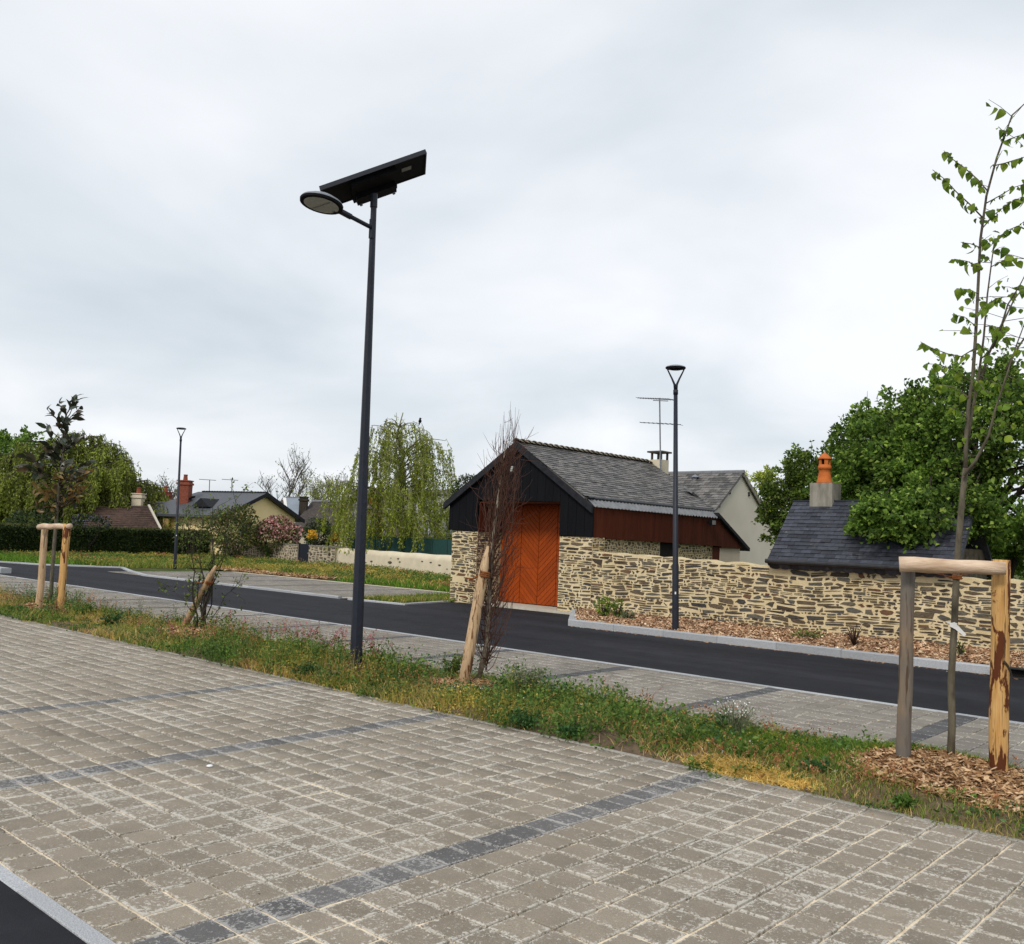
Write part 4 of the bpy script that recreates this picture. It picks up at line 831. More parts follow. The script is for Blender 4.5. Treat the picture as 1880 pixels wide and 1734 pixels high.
MB().tube([(xl-0.02, ye-0.035, ze-0.01), (xr_+0.02, ye-0.035, ze-0.02)], 0.042, 10).obj('gutter', MT['gutter'], ob)
n_sc = 17; sw_ = (xr_-xl)/n_sc
for i in range(n_sc):
    cx = xl+(i+0.5)*sw_; pts = [(cx-sw_*0.58, 1.36), (cx+sw_*0.58, 1.36)]+[(cx+sw_*0.58*math.cos(a), 1.295-0.055*math.sin(a)) for a in np.linspace(0, math.pi, 7)]
    MB().prism([(p[0], 16.42-(0.008 if i % 2 else 0)-0.5*(p[1]-1.3), p[1]) for p in pts][::-1], (0, 0.007, 0)).obj('scalloped_slate', MT['slate_blue'], ob)
cs_ = onY(1512, 905, yt); cxx = cs_[0]
chs = MB().box(cxx-0.225, cxx+0.225, yt-0.12, yt+0.28, zt-0.15, 2.93).obj('chimney_stack', MT['concrete'], ob)
pot = MB().lathe((cxx-0.01, yt+0.06, 2.925), [(0.155, 0), (0.15, 0.03), (0.128, 0.10), (0.112, 0.2), (0.11, 0.275), (0.128, 0.285), (0.13, 0.335), (0.115, 0.345), (0.112, 0.37), (0.06, 0.372)], 24).obj('chimney_pot', MT['terracotta'], chs, True)
pp = MB()
for i in range(5):
    a = i*2*math.pi/5+0.35; r0_, r1_ = 0.085, 0.112
    V = [(cxx-0.01+r*math.cos(a+s), yt+0.06+r*math.sin(a+s), z) for z in (3.29, 3.40) for r, s in ((r0_, -0.33), (r1_, -0.33), (r1_, 0.33), (r0_, 0.33))]
    pp.hexa(V)
pp.obj('pot_vents', MT['terracotta'], chs)
MB().lathe((cxx-0.01, yt+0.06, 3.40), [(0.06, -0.001), (0.132, 0.0), (0.135, 0.012), (0.085, 0.07), (0.05, 0.105), (0.03, 0.112), (0.02, 0.135), (0.001, 0.14)], 24).obj('pot_cap', MT['terracotta'], chs, True)
MB().box(cxx-0.05, cxx+0.03, yt+0.02, yt+0.1, 3.28, 3.40).obj('flue', MT['dark_hole'], chs)
# ------------------------------------------------------------------ solar street lamp
RT = np.random.default_rng(31)
sb = np.array([-8.37, 6.79, 0.0]); st = at(686.5, 372, 10.78)
sl = thing('solar_street_lamp', 'tall tapered dark post with tilted solar panel and round lamp head on an arm', 'street lamp', sb)
MB().tube([sb+np.array([0, 0, -0.1]), sb+(st-sb)*0.5, st], [0.072, 0.053, 0.034], 8).obj('post', MT['metal'], sl)
MB().box(sb[0]-0.15, sb[0]+0.15, sb[1]-0.15, sb[1]+0.15, -0.05, 0.03).obj('base_plate', MT['metal'], sl)
pt = at(687, 357, 10.78); MB().tube([st-np.array([0, 0, 0.06]), pt], [0.043, 0.041], 10).obj('sleeve', MT['metal'], sl)
fw = unit(_f*np.array([1, 1, 0])); rt = unit(_r*np.array([1, 1, 0])); zz = np.array([0, 0, 1.0])
tl = math.radians(24.5); pr_ = math.radians(6.5); rl, ax_w = rt*math.cos(pr_)+fw*math.sin(pr_), fw*math.cos(pr_)-rt*math.sin(pr_); ax_l = rl*math.cos(tl)+zz*math.sin(tl); ax_n = np.cross(ax_l, ax_w); ax_n = ax_n*(1 if ax_n[2] > 0 else -1)
pc = at(687, 331, 10.82)
def slab(c, l, w, n, mb=None): 
    m = mb or MB(); a, b, d = ax_l*l/2, ax_w*w/2, ax_n*n/2
    return m.hexa([c-a-b-d, c+a-b-d, c+a+b-d, c-a+b-d, c-a-b+d, c+a-b+d, c+a+b+d, c-a+b+d])
slab(pc, 1.28, 0.62, 0.035).obj('solar_panel', MT['black'], sl)
fr = MB()
for s in (-1, 1): slab(pc+ax_w*s*0.312, 1.30, 0.014, 0.05, fr); slab(pc+ax_l*s*0.642, 0.014, 0.61, 0.05, fr)
fr.obj('panel_frame', MT['metal'], sl)
slab(pc-ax_n*0.045-ax_l*0.02+ax_w*0.03, 0.56, 0.56, 0.055).obj('battery_box', MT['black'], sl)
slab(pc-ax_n*0.1-ax_l*0.02+ax_w*0.16, 0.5, 0.22, 0.06).obj('mount', MT['black'], sl)
slab(pc-ax_n*0.021+ax_l*0.40-ax_w*0.05, 0.12, 0.10, 0.004).obj('label', MT['silver'], sl)
for s in (-0.23, 0.19): MB().tube([pc-ax_n*0.07+ax_l*s+ax_w*0.25, pc-ax_n*0.15+ax_l*s+ax_w*0.25], 0.018, 8).obj('clamp', MT['metal_grey'], sl)
a0 = onX(684, 420, -8.4); a1 = onX(628, 390, -8.4); hc = onX(591, 371, -8.4)
arm = MB().tube([a0+np.array([0, 0.03, 0]), a1], 0.025, 10).obj('arm', MT['metal'], sl, True)
MB().tube([a0+(a1-a0)*0.72, a1+(a1-a0)*0.12], 0.034, 10).obj('arm_collar', MT['metal'], sl, True)
MB().box(a0[0]-0.028, a0[0]+0.028, a0[1]-0.03, a0[1]+0.02, a0[2]-0.12, a0[2]+0.11).obj('arm_bracket', MT['metal'], sl)
ti = math.radians(7); hY = np.array([0, math.cos(ti), -math.sin(ti)]); hX = np.array([1.0, 0, 0]); hN = np.array([0, math.sin(ti), math.cos(ti)])
def disc(c, prof, n=28):
    V = [c+hX*r*math.cos(2*math.pi*k/n)+hY*r*1.08*math.sin(2*math.pi*k/n)+hN*z for r, z in prof for k in range(n)]; m = len(prof)
    return MB().add(V, [(i*n+k, i*n+(k+1) % n, (i+1)*n+(k+1) % n, (i+1)*n+k) for i in range(m-1) for k in range(n)]+[tuple(range(n))[::-1], tuple(range((m-1)*n, m*n))])
hd = disc(hc, [(0.165, -0.035), (0.22, -0.03), (0.228, -0.01), (0.215, 0.012), (0.15, 0.05), (0.05, 0.062)]).obj('lamp_head', MT['metal_grey'], sl, True)
disc(hc-hN*0.004, [(0.182, -0.036), (0.226, -0.034), (0.2295, -0.008), (0.182, -0.0079)]).obj('head_rim', MT['black'], hd)
disc(hc, [(0.0, -0.050), (0.15, -0.047), (0.185, -0.040), (0.18, -0.03)]).obj('lens', MT['lens'], hd)
MB().tube([hc+hY*0.16-hN*0.02, a1], [0.035, 0.03], 10).obj('neck', MT['metal'], hd, True)
MB().box(hc[0]-0.16, hc[0]+0.16, hc[1]-0.02, hc[1]-0.005, hc[2]-0.0535, hc[2]-0.047).obj('lens_rib', MT['silver'], hd)

# ------------------------------------------------------------------ round-head street lamps
def disc_lamp(base, top, label, s=1.0):
    base = np.array(base, float); top = np.array(top, float)
    t = thing('street_lamp', label, 'street lamp', base, 'slim disc headed street lamps')
    d = top-base; H = np.linalg.norm(d); u = d/H
    MB().tube([base-u*0.1, base+u*0.001, base+u*H*0.24, base+u*H*0.245, base+u*(H-0.50)], [0.062, 0.062, 0.060, 0.052, 0.037], 12).obj('post', MT['metal'], t, True)
    MB().tube([base+u*(H-0.55), base+u*(H-0.46)], 0.045, 12).obj('collar', MT['metal'], t, True)
    for sgn in (-1, 1):
        side = rt*sgn
        pts = [base+u*(H-0.47)+side*0.012, base+u*(H-0.36)+side*0.022, base+u*(H-0.25)+side*0.07, base+u*(H-0.14)+side*0.125, base+u*(H-0.045)+side*0.17]
        MB().tube(pts, [0.024, 0.022, 0.017, 0.014, 0.012], 8).obj('fork_arm', MT['metal'], t, True)
    h = MB().lathe(top-np.array([0, 0, 0.05]), [(0.15, -0.02), (0.182, -0.012), (0.187, 0.008), (0.175, 0.022), (0.12, 0.04), (0.03, 0.05)], 28).obj('lamp_head', MT['metal_grey'], t, True)
    MB().lathe(top-np.array([0, 0, 0.05]), [(0.142, -0.0205), (0.1835, -0.014), (0.1885, 0.005), (0.1425, 0.0049)], 28).obj('head_rim', MT['black'], h, True)
    MB().lathe(top-np.array([0, 0, 0.05]), [(0.02, -0.034), (0.12, -0.03), (0.148, -0.021), (0.14, -0.015)], 28).obj('lens', MT['black'], h, True)
    c = base+u*0.66*s; v = unit((CAMP-c)*np.array([1, 1, 0])); b = c+v*0.0625; q = rt*0.013
    MB().hexa([b-q-zz*0.022, b+q-zz*0.022, b+q-zz*0.022-v*0.006, b-q-zz*0.022-v*0.006, b-q+zz*0.022, b+q+zz*0.022, b+q+zz*0.022-v*0.006, b-q+zz*0.022-v*0.006]).obj('sticker', MT['white'], t)
    return t
lb = ground(1240, 1156, 0.09); lb[2] = 0.09; Dl = math.hypot(lb[0], lb[1]); lt = at(1240.5, 671, Dl); disc_lamp(lb, lt, 'slim disc headed street lamp standing in the mulched bed by the stone wall')
lb = ground(321, 1043); lb[2] = 0.0; lt = at(333, 785, math.hypot(lb[0], lb[1])); disc_lamp(lb, lt, 'slim disc headed street lamp on the grass verge before the dark hedge', 1.9)

# ------------------------------------------------------------------ stakes
def log(p, q, r0, r1, rng, n=7, bumps=0.03, sides=12, cut=False):
    p = np.array(p, float); q = np.array(q, float); pts = [p+(q-p)*i/(n-1) for i in range(n)]
    for i in range(1, n-1): pts[i] = pts[i]+rng.normal(size=3)*0.004
    m = MB().tube(pts, [(r0+(r1-r0)*i/(n-1))*(1+rng.normal()*bumps) for i in range(n)], sides)
    V = np.array(m.v); c = np.repeat(np.array(pts), sides, 0); V[:len(c)] = c+(V[:len(c)]-c)*(1+rng.normal(size=(len(c), 1))*bumps*0.6); m.v = [tuple(v) for v in V]; return m
Dr = math.hypot(-2.2, 7.1)
sf = thing('stake_frame', 'goalpost of two round posts and a cross bar, the right post peeled orange', 'tree stake', (-2.1, 7.05, 0))
gL, gR = np.array([-2.38, 6.94, 0.0]), np.array([-1.82, 7.17, 0.0])
tL = at(1668, 1024, math.hypot(*gL[:2])); tR = at(1838, 1028, math.hypot(*gR[:2]))
o = log(gL-np.array([0, 0, 0.2]), tL, 0.052, 0.049, RT).obj('post', MT['stake_grey'], sf, True); o['label'] = 'greyed weathered post with a drying crack'
o = log(gR-np.array([0, 0, 0.2]), tR, 0.060, 0.061, RT, 8, 0.035).obj('post', MT['stake_orange'], sf, True); o['label'] = 'freshly peeled orange post with dark bark patches'
cl = at(1651, 1037, 7.2); cr = at(1846, 1044, 7.27)
o = log(cl, cr, 0.057, 0.044, RT, 8, 0.025).obj('cross_bar', MT['stake_bar'], sf, True); o['label'] = 'pale peeled cross bar'
sn = at(1848, 1215, 7.35); MB().tube([sn+rt*-0.02, sn+rt*0.01-zz*0.03, sn+rt*0.035-zz*0.09, sn+rt*0.03-zz*0.17], [0.012, 0.008, 0.006, 0.004], 5).obj('bark_strip', MT['bark_dark'], sf)
# magnolia frame
sm = thing('stake_frame', 'small goalpost of two bark flecked round posts beside the magnolia sapling', 'tree stake', (-16.6, 6.8, 0))
mL = ground(72, 1120); mR = ground(108, 1138); mL = np.array([-17.55, 6.93, 0.0]); mR = np.array([-16.35, 6.72, 0.0])
mL = at(71, 1121, 18.6); mL[2] = 0; mR = at(107, 1141, 17.6); mR[2] = 0
tl_, tr__ = at(83, 962, 18.6), at(124, 962, 17.6)
log(mL-np.array([0, 0, 0.2]), tl_, 0.062, 0.055, RT).obj('post', MT['stake_pale'], sm, True)
log(mR-np.array([0, 0, 0.2]), tr__, 0.066, 0.060, RT).obj('post', MT['stake_orange'], sm, True)
log(at(72, 968, 18.5), at(129, 966, 17.5), 0.052, 0.045, RT).obj('cross_bar', MT['stake_bar'], sm, True)
# leaning single stakes
def lean_stake(label, b, t, r, ring_at, mat, tie_to=None):
    th = thing('leaning_stake', label, 'tree stake', (b[0], b[1], 0)); b = np.array(b, float); t = np.array(t, float); d = unit(t-b)
    pts = [b-d*0.15, b+(t-b)*0.3, b+(t-b)*0.6, b+(t-b)*0.86, t]
    m = MB().tube(pts, [r*1.02, r, r*0.97, r*0.85, r*0.28], 12); V = np.array(m.v); V += RT.normal(size=V.shape)*0.0025; m.v = [tuple(v) for v in V]; m.obj('post', mat, th, True)
    c = b+(t-b)*ring_at; a = np.cross(d, [0, 1.0, 0.3]); a = unit(a); bb = np.cross(d, a); rg = MB()
    for k in range(3):
        loop = [c+d*(0.02*k-0.02)+(a*math.cos(q)+bb*math.sin(q))*(r*1.12+0.008)+(unit(tie_to-c)*0.10*max(0, math.cos(q-0.4)) if tie_to is not None else 0) for q in np.linspace(0, 6.283, 15)]; rg.tube(loop, 0.011, 5)
    if tie_to is not None: rg.tube([c-rt*0.02, c-rt*0.11-zz*0.05, c-rt*0.2-zz*0.04], [0.013, 0.012, 0.006], 5)
    rg.obj('rope_tie', MT['rope'], th, True); return th
D3 = math.hypot(-6.77, 6.95); b3 = at(848, 1277, D3); b3[2] = 0.02; t3 = at(896, 1003, D3+0.15)
lean_stake('thick pale leaning stake roped to the bare twiggy sapling', b3, t3, 0.057, 0.80, MT['stake_pale'], at(900, 1050, D3+0.25))
D2 = math.hypot(-13.2, 7.3); b2 = at(333, 1160, D2); b2[2] = 0.0; t2 = at(396, 1040, 14.1)
lean_stake('pale stake leaning sharply into the thin leafy shrub', b2, t2, 0.052, 0.80, MT['stake_pale'], at(390, 1072, 14.35))

# ------------------------------------------------------------------ young lime tree tied to the right hand frame
yt_ = thing('young_tree', 'young sapling with drooping fresh green leaves tied to the goalpost stakes', 'tree', (SAP['right'][0], SAP['right'][1], 0))
DT = math.hypot(*SAP['right'])
def path(pts, dep=0.0, dep2=None): 
    n = len(pts); return [at(x, y, DT+dep+((dep2 if dep2 is not None else dep)-dep)*i/max(1, n-1)) for i, (x, y) in enumerate(pts)]
base_pt = np.array([SAP['right'][0], SAP['right'][1], 0.02])
trunk = [base_pt]+path([(1748, 1330), (1746, 1250), (1752, 1150), (1756, 1050), (1762, 970), (1768, 900), (1773, 860)])
MB().tube(trunk, [0.029, 0.026, 0.025, 0.0245, 0.024, 0.022, 0.021, 0.020], 9).obj('trunk', MT['bark_young'], yt_, True)
BR = [([(1772, 872), (1774, 800), (1779, 740), (1786, 690), (1791, 620), (1796, 520), (1800, 440), (1811, 360), (1830, 290), (1848, 240), (1858, 212), (1882, 190)], 0.0, 0.1, 0.0165),
      ([(1776, 815), (1786, 750), (1797, 690), (1806, 620), (1813, 540), (1822, 470), (1828, 440)], 0.05, 0.15, 0.0125),
      ([(1770, 874), (1792, 845), (1815, 800), (1828, 750), (1848, 690), (1864, 640), (1890, 570)], -0.05, -0.2, 0.013),
      ([(1800, 700), (1815, 650), (1838, 600), (1862, 550), (1890, 515)], 0.1, 0.35, 0.012),
      ([(1822, 640), (1835, 610), (1850, 560), (1872, 525), (1900, 470)], 0.0, -0.3, 0.010),
      ([(1846, 680), (1868, 640), (1895, 600), (1930, 540)], 0.15, 0.4, 0.010),
      ([(1804, 400), (1780, 375), (1755, 352), (1735, 330), (1712, 312)], 0.0, -0.1, 0.006),
      ([(1814, 352), (1795, 330), (1770, 308), (1745, 290), (1733, 277)], 0.0, 0.15, 0.006),
      ([(1803, 420), (1825, 395), (1850, 375), (1880, 360)], 0.0, 0.2, 0.005), ([(1808, 375), (1835, 360), (1860, 345), (1890, 335)], 0.1, -0.1, 0.005),
      ([(1823, 305), (1845, 300), (1870, 292), (1895, 285)], 0.0, 0.1, 0.005), ([(1840, 262), (1855, 255), (1875, 248), (1890, 240)], 0.0, -0.1, 0.004), ([(1847, 250), (1840, 240), (1833, 233)], 0.0, 0.05, 0.004),
      ([(1792, 600), (1770, 582), (1748, 578)], 0, 0.1, 0.004), ([(1796, 540), (1778, 532), (1756, 530)], 0, -0.15, 0.004), ([(1797, 490), (1775, 480), (1752, 476)], 0, 0.1, 0.004), ([(1800, 455), (1782, 448), (1764, 445)], 0, -0.1, 0.004),
      ([(1790, 640), (1765, 655), (1740, 650), (1712, 640), (1690, 628)], 0, 0.2, 0.005), ([(1782, 700), (1750, 680), (1725, 670), (1700, 668)], 0, -0.2, 0.005), ([(1778, 730), (1752, 712), (1720, 706)], 0, 0.25, 0.005), ([(1775, 770), (1758, 752), (1742, 748)], 0, -0.1, 0.004), ([(1773, 800), (1765, 815)], 0, 0, 0.004),
      ([(1812, 560), (1830, 548), (1850, 545)], 0.1, 0.2, 0.004), ([(1820, 490), (1840, 480), (1862, 470)], 0.1, 0.3, 0.004), ([(1808, 600), (1822, 598), (1842, 612)], 0.05, -0.1, 0.004), ([(1826, 450), (1845, 425), (1870, 415), (1890, 400)], 0.1, 0.2, 0.004),
      ([(1850, 690), (1868, 700), (1885, 690)], -0.15, -0.2, 0.004), ([(1830, 750), (1845, 762), (1838, 775)], -0.1, -0.15, 0.004), ([(1790, 690), (1805, 715), (1818, 722)], 0.0, -0.15, 0.004), ([(1800, 690), (1830, 705), (1855, 720)], 0.1, -0.1, 0.004)]
LP = []
bm_ = MB()
for k, (pp_, d0, d1, r) in enumerate(BR):
    pts = path(pp_, d0, d1); bm_.tube(pts, np.linspace(r, max(r*0.25, 0.0022), len(pts)), 6)
    if k < 6: continue
    seg = [np.linalg.norm(np.array(pts[i+1])-pts[i]) for i in range(len(pts)-1)]; tot = sum(seg); n = max(4, int(tot/0.026))
    for q in range(n):
        u = tot*(0.15+0.85*(q+RT.uniform(0, 0.8))/n); i = 0
        while i < len(seg)-1 and u > seg[i]: u -= seg[i]; i += 1
        LP.append(np.array(pts[i])+(np.array(pts[i+1])-pts[i])*min(u/seg[i], 1))
for k in range(6):
    pts = path(*BR[k][:3])[1 if k else 4:]
    for i in range(len(pts)-1):
        for q in range(3 if k else 2):
            s = np.array(pts[i])+(np.array(pts[i+1])-pts[i])*RT.uniform(); e_ = s+RT.normal(size=3)*np.array([0.13, 0.13, 0.05])+zz*0.03
            bm_.tube([s, (s+e_)/2+zz*0.01, e_], [0.003, 0.002, 0.0015], 4)
            for w_ in range(3): LP.append(s+(e_-s)*(0.4+0.3*w_)+RT.normal(size=3)*0.01)
bm_.obj('branches', MT['bark_young'], yt_, True)
def big_leaf(name, mat, L, W, curl, seed):
    r = np.random.default_rng(seed); prof = [(0, 0.04), (0.16, 0.62), (0.38, 1.0), (0.62, 0.86), (0.84, 0.42), (1, 0.0)]; V = []
    for t, w in prof: 
        z = -curl*t*t*L
        V += [(-w*W/2, t*L*math.cos(curl*t), z+0.16*w*W), (0, t*L*math.cos(curl*t), z), (w*W/2, t*L*math.cos(curl*t), z+0.16*w*W*r.uniform(0.6, 1.3))]
    F = [(i*3+j, i*3+j+1, i*3+j+4, i*3+j+3) for i in range(5) for j in range(2)]
    me = bpy.data.meshes.new(name); me.from_pydata(V, [], F); me.update(); me.materials.append(mat); me.polygons.foreach_set('use_smooth', [True]*len(F)); return me
LM = [big_leaf('leaf', MT['leaf_lime'], 0.064*s, 0.056*s, c, i) for i, (s, c) in enumerate(((1, 0.9), (0.85, 0.6), (1.1, 1.1), (0.7, 0.5)))]
def framed(P): d = P-CAMP; z = d@_f; return abs(d@_r/z*FOC) < 950
LP = [P for P in LP if framed(P)]; RT.shuffle(LP)
print('young tree leaves', len(LP))
for P in LP[:300]:
    o = bpy.data.objects.new('leaf', LM[RT.integers(4)]); COL.objects.link(o); o.parent = yt_
    o.location = Vector(P)-yt_.location; o.rotation_euler = (-RT.uniform(0.3, 1.35), RT.normal()*0.35, RT.uniform(0, 6.283)); s = RT.uniform(0.75, 1.15); o.scale = (s, s, s)
rest = [P for P in LP[300:520]]
if rest:
    V, F = leaves_VF(np.array(rest), RT.normal(size=(len(rest), 3))*np.array([1, 1, 0.5])-zz*0.55, 0.056*RT.uniform(0.7, 1.15, len(rest)), RT, 0.62); nmesh('further_leaves', V, F, None, MT['leaf_lime'], yt_, 'stuff')
tg = at(1752, 1150, DT-0.03); tie = thing('plant_tag', 'white paper tag looped round the slender sapling trunk', 'tag', tg)
V = [tg-rt*0.035+zz*0.02, tg+rt*0.0+zz*0.03, tg+rt*0.03-zz*0.0, tg+rt*0.085-zz*0.055, tg+rt*0.07-zz*0.072, tg+rt*0.005-zz*0.022, tg-rt*0.04+zz*0.0]
MB().prism([v-fw*0.004 for v in V], -fw*0.003).obj('strip', MT['white'], tie)
MB().tube([tg+fw*0.03+(rt*math.cos(a)*0.031+fw*math.sin(a)*0.031)+zz*0.018 for a in np.linspace(0, 6.283, 13)], 0.006, 5).obj('loop', MT['white'], tie)
tw_ = thing('twine_tie', 'frayed twine binding the sapling to the peeled cross bar', 'twine', at(1758, 1056, DT)); m = MB(); c = at(1757, 1057, DT)
for k in range(4): m.tube([c+(rt*math.cos(a)*0.031+fw*math.sin(a)*0.031)-zz*(0.008*k) for a in np.linspace(0, 6.283, 11)], 0.005, 4)
for k in range(7): m.tube([c+rt*0.02, c+rt*RT.uniform(-0.12, 0.1)+zz*RT.uniform(-0.06, 0.04), c+rt*RT.uniform(-0.2, 0.13)+zz*RT.uniform(-0.05, 0.06)-fw*0.04], 0.0018, 3)
m.obj('cord', MT['rope'], tw_)

# ------------------------------------------------------------------ magnolia sapling
mg = thing('magnolia_sapling', 'magnolia sapling with dark glossy leaves and tawny leaves beneath, between small stakes', 'tree', (SAP['magnolia'][0], SAP['magnolia'][1], 0)); DM = math.hypot(*SAP['magnolia'])
mp_ = [(SAP['magnolia'][0], SAP['magnolia'][1], 0.0)]+[at(x, y, DM) for x, y in ((94, 1090), (97, 1030), (102, 970), (106, 920), (110, 880), (116, 830), (120, 790), (123, 757))]
MB().tube(mp_, [0.04, 0.038, 0.036, 0.034, 0.03, 0.024, 0.018, 0.012, 0.006], 8).obj('trunk', MT['bark_young'], mg, True)
mbr = MB(); ml = []
for i in range(60):
    t = RT.uniform(0, 1)**1.15; y = 945-190*t-RT.uniform(0, 10); xc = 106+17*t
    wdt = (56*math.sin(math.pi*min(1, 0.24+t*0.62))+6)*RT.uniform(0.25, 1.0)*(1.15 if t < 0.55 else 1)
    a = RT.uniform(0, 6.283); dx_, dd = math.cos(a)*wdt, math.sin(a)*wdt*0.0105
    s = np.array(at(xc-2, y+12, DM)); e_ = at(xc+dx_, y-RT.uniform(5, 22), DM+dd); pts = curve_to(s, e_, (0, 0, -0.1), RT, 4); mbr.tube(pts, [0.012, 0.009, 0.007, 0.005], 5)
    for q in range(5): ml.append((pts[3]+(pts[1]-pts[3])*RT.uniform(0, 0.9)+RT.normal(size=3)*0.02, unit(unit(e_-s)*0.7+RT.normal(size=3)*0.6+zz*0.35), t))
mbr.obj('branches', MT['bark_dark'], mg, True)
GM = [big_leaf('leaf', MT['leaf_magnolia'], 0.23*s, 0.095*s, 0.35, i) for i, s in enumerate((1, 0.85, 1.1))]; GB = [big_leaf('leaf', MT['leaf_magnolia_brown'], 0.19*s, 0.075*s, 0.5, i) for i, s in enumerate((1, 0.85))]
for P, d, t in ml:
    me = GB[RT.integers(2)] if (t < 0.33 and RT.uniform() < 0.8) else GM[RT.integers(3)]
    o = bpy.data.objects.new('leaf', me); COL.objects.link(o); o.parent = mg; o.location = Vector(P)-mg.location
    o.rotation_mode = 'QUATERNION'; o.rotation_quaternion = Vector(d).to_track_quat('Y', 'Z') @ Matrix.Rotation(RT.normal()*0.9, 3, 'Y').to_quaternion()
# ------------------------------------------------------------------ thin multi stemmed shrub
sh = thing('multi_stem_shrub', 'thin multi stemmed shrub with sparse small leaves beside the sharply leaning stake', 'shrub', (SAP['shrub'][0], SAP['shrub'][1], 0)); DS = math.hypot(*SAP['shrub'])
sbm = MB(); tipsP = []; tipsD = []
for (xt, yt2, r) in ((352, 955, 0.014), (372, 930, 0.016), (392, 912, 0.017), (418, 945, 0.015), (430, 965, 0.013), (405, 985, 0.012), (362, 1000, 0.010), (342, 1075, 0.007), (312, 1078, 0.006), (440, 1068, 0.008), (420, 1130, 0.006), (355, 1140, 0.006), (385, 960, 0.012), (400, 930, 0.012), (448, 900, 0.010)):
    e_ = at(xt, yt2, DS+RT.normal()*0.15); s = np.array([SAP['shrub'][0]+RT.normal()*0.03, SAP['shrub'][1]+RT.normal()*0.04, 0.03]); pts = curve_to(s, e_, (RT.normal()*0.03, RT.normal()*0.03, 0.13), RT, 9); sbm.tube(pts, np.linspace(r, 0.003, 9), 6)
    for k in range(9):
        q = pts[RT.integers(3, 9)]; f_ = q+RT.normal(size=3)*np.array([0.16, 0.16, 0.12])+zz*0.08; sbm.tube(curve_to(q, f_, (0, 0, 0.1), RT, 4), [0.004, 0.003, 0.002, 0.0015], 3, False)
        for w_ in range(7): tipsP.append(q+(f_-q)*RT.uniform(0.2, 1.1)+RT.normal(size=3)*0.02); tipsD.append(unit(RT.normal(size=3)+(f_-q)))
sbm.obj('stems', MT['bark_dark'], sh, True); V, F = leaves_VF(np.array(tipsP), np.array(tipsD), 0.048*RT.uniform(0.6, 1.3, len(tipsP)), RT, 0.6); nmesh('foliage', V, F, None, MT['leaf_shrub'], sh)
# ------------------------------------------------------------------ bare fastigiate sapling
bs = thing('bare_sapling', 'bare upright sapling of dense reddish twigs before the orange doors', 'tree', (SAP['bare'][0], SAP['bare'][1], 0)); DB = math.hypot(*SAP['bare'])
tk = [(SAP['bare'][0], SAP['bare'][1], 0.0)]+[at(x, y, DB) for x, y in ((894, 1180), (898, 1100), (902, 1040), (907, 980), (914, 920), (922, 860), (930, 810))]
MB().tube(tk, [0.030, 0.028, 0.026, 0.023, 0.019, 0.014, 0.009, 0.004], 8).obj('trunk', MT['bark_pale'], bs, True)
tb = MB()
for i in range(190):
    t = RT.uniform(0.0, 1)**0.9
    ys_ = 1235-390*t; xs_t = np.interp(ys_, [810, 920, 1040, 1265], [930, 914, 902, 892]); s = np.array(at(xs_t, ys_, DB))
    rise = RT.uniform(90, 250)*(1.0 if t > 0.35 else 0.55); yt3 = max(ys_-rise, 745+RT.uniform(0, 70)*(1+abs(RT.normal())))
    env = np.interp(yt3, [745, 810, 880, 960, 1050, 1120, 1200], [14, 22, 36, 46, 40, 46, 46]); xt = np.interp(yt3, [745, 920, 1265], [940, 916, 893])+RT.uniform(-1, 1)*env
    e_ = at(xt, yt3, DB+RT.normal()*0.13); side = unit((e_-s)*np.array([1, 1, 0]))
    pts = curve_to(s, e_, tuple(side*0.16*RT.uniform(0.3, 1.4)-zz*0.08), RT, 7); tb.tube(pts, np.linspace(0.006 if t < 0.6 else 0.005, 0.0014, 7), 4, False)
    for k in range(2):
        q = pts[RT.integers(1, 6)]; f_ = q+unit(side*RT.uniform(0.1, 0.8)+RT.normal(size=3)*0.25+zz*RT.uniform(0.2, 1.2))*RT.uniform(0.1, 0.35); tb.tube(curve_to(q, f_, (0, 0, -0.1), RT, 4), [0.003, 0.0025, 0.002, 0.001], 3, False)
for i in range(34):
    s = np.array(at(895+RT.normal()*2, RT.uniform(1110, 1225), DB)); a = RT.uniform(0, 6.283); f_ = s+np.array([math.cos(a)*0.2, math.sin(a)*0.2, RT.uniform(-0.1, 0.28)]); tb.tube(curve_to(s, f_, (0, 0, -0.18), RT, 5), np.linspace(0.006, 0.0015, 5), 4, False)
tb.obj('twigs', MT['twig_red'], bs, True)
# ------------------------------------------------------------------ backdrop: trees behind the wall
RB = np.random.default_rng(41)
t1 = thing('broad_tree', 'big dark green broadleaf tree with several trunks overhanging the slate outbuilding', 'tree', (-5.35, 20.2, 0), 'trees behind the stone wall')
crown_tree(t1, (-5.35, 20.2, 0), at(1800, 850, 20.6), (2.4, 2.2, 1.65), 0.2, RB, MT['leaf_dark'], MT['bark_dark'], 420, 120, 0.098, 0.7, 0.30, 80, 5, seed=5, twigs=150, shell=0.62, extra=[(at(1655, 945, 17.9), (0.8, 0.6, 0.45), 46), (at(1745, 935, 18.4), (0.9, 0.7, 0.55), 56), (at(1850, 965, 20), (0.8, 1.0, 0.4), 34)])
t3 = thing('broad_tree', 'green broadleaf tree rising between the chimney pot and the big dark tree', 'tree', (-7.6, 21.6, 0), 'trees behind the stone wall')
crown_tree(t3, (-7.6, 21.6, 0), at(1625, 878, 22.3), (1.55, 1.6, 1.45), 0.12, RB, MT['leaf_dark'], MT['bark_dark'], 230, 105, 0.095, 0.7, 0.27, 30, 2, seed=9, twigs=70, shell=0.55)
t2 = thing('broad_tree', 'lighter green tree standing left of the orange chimney pot', 'tree', (-10.4, 23.4, 0), 'trees behind the stone wall')
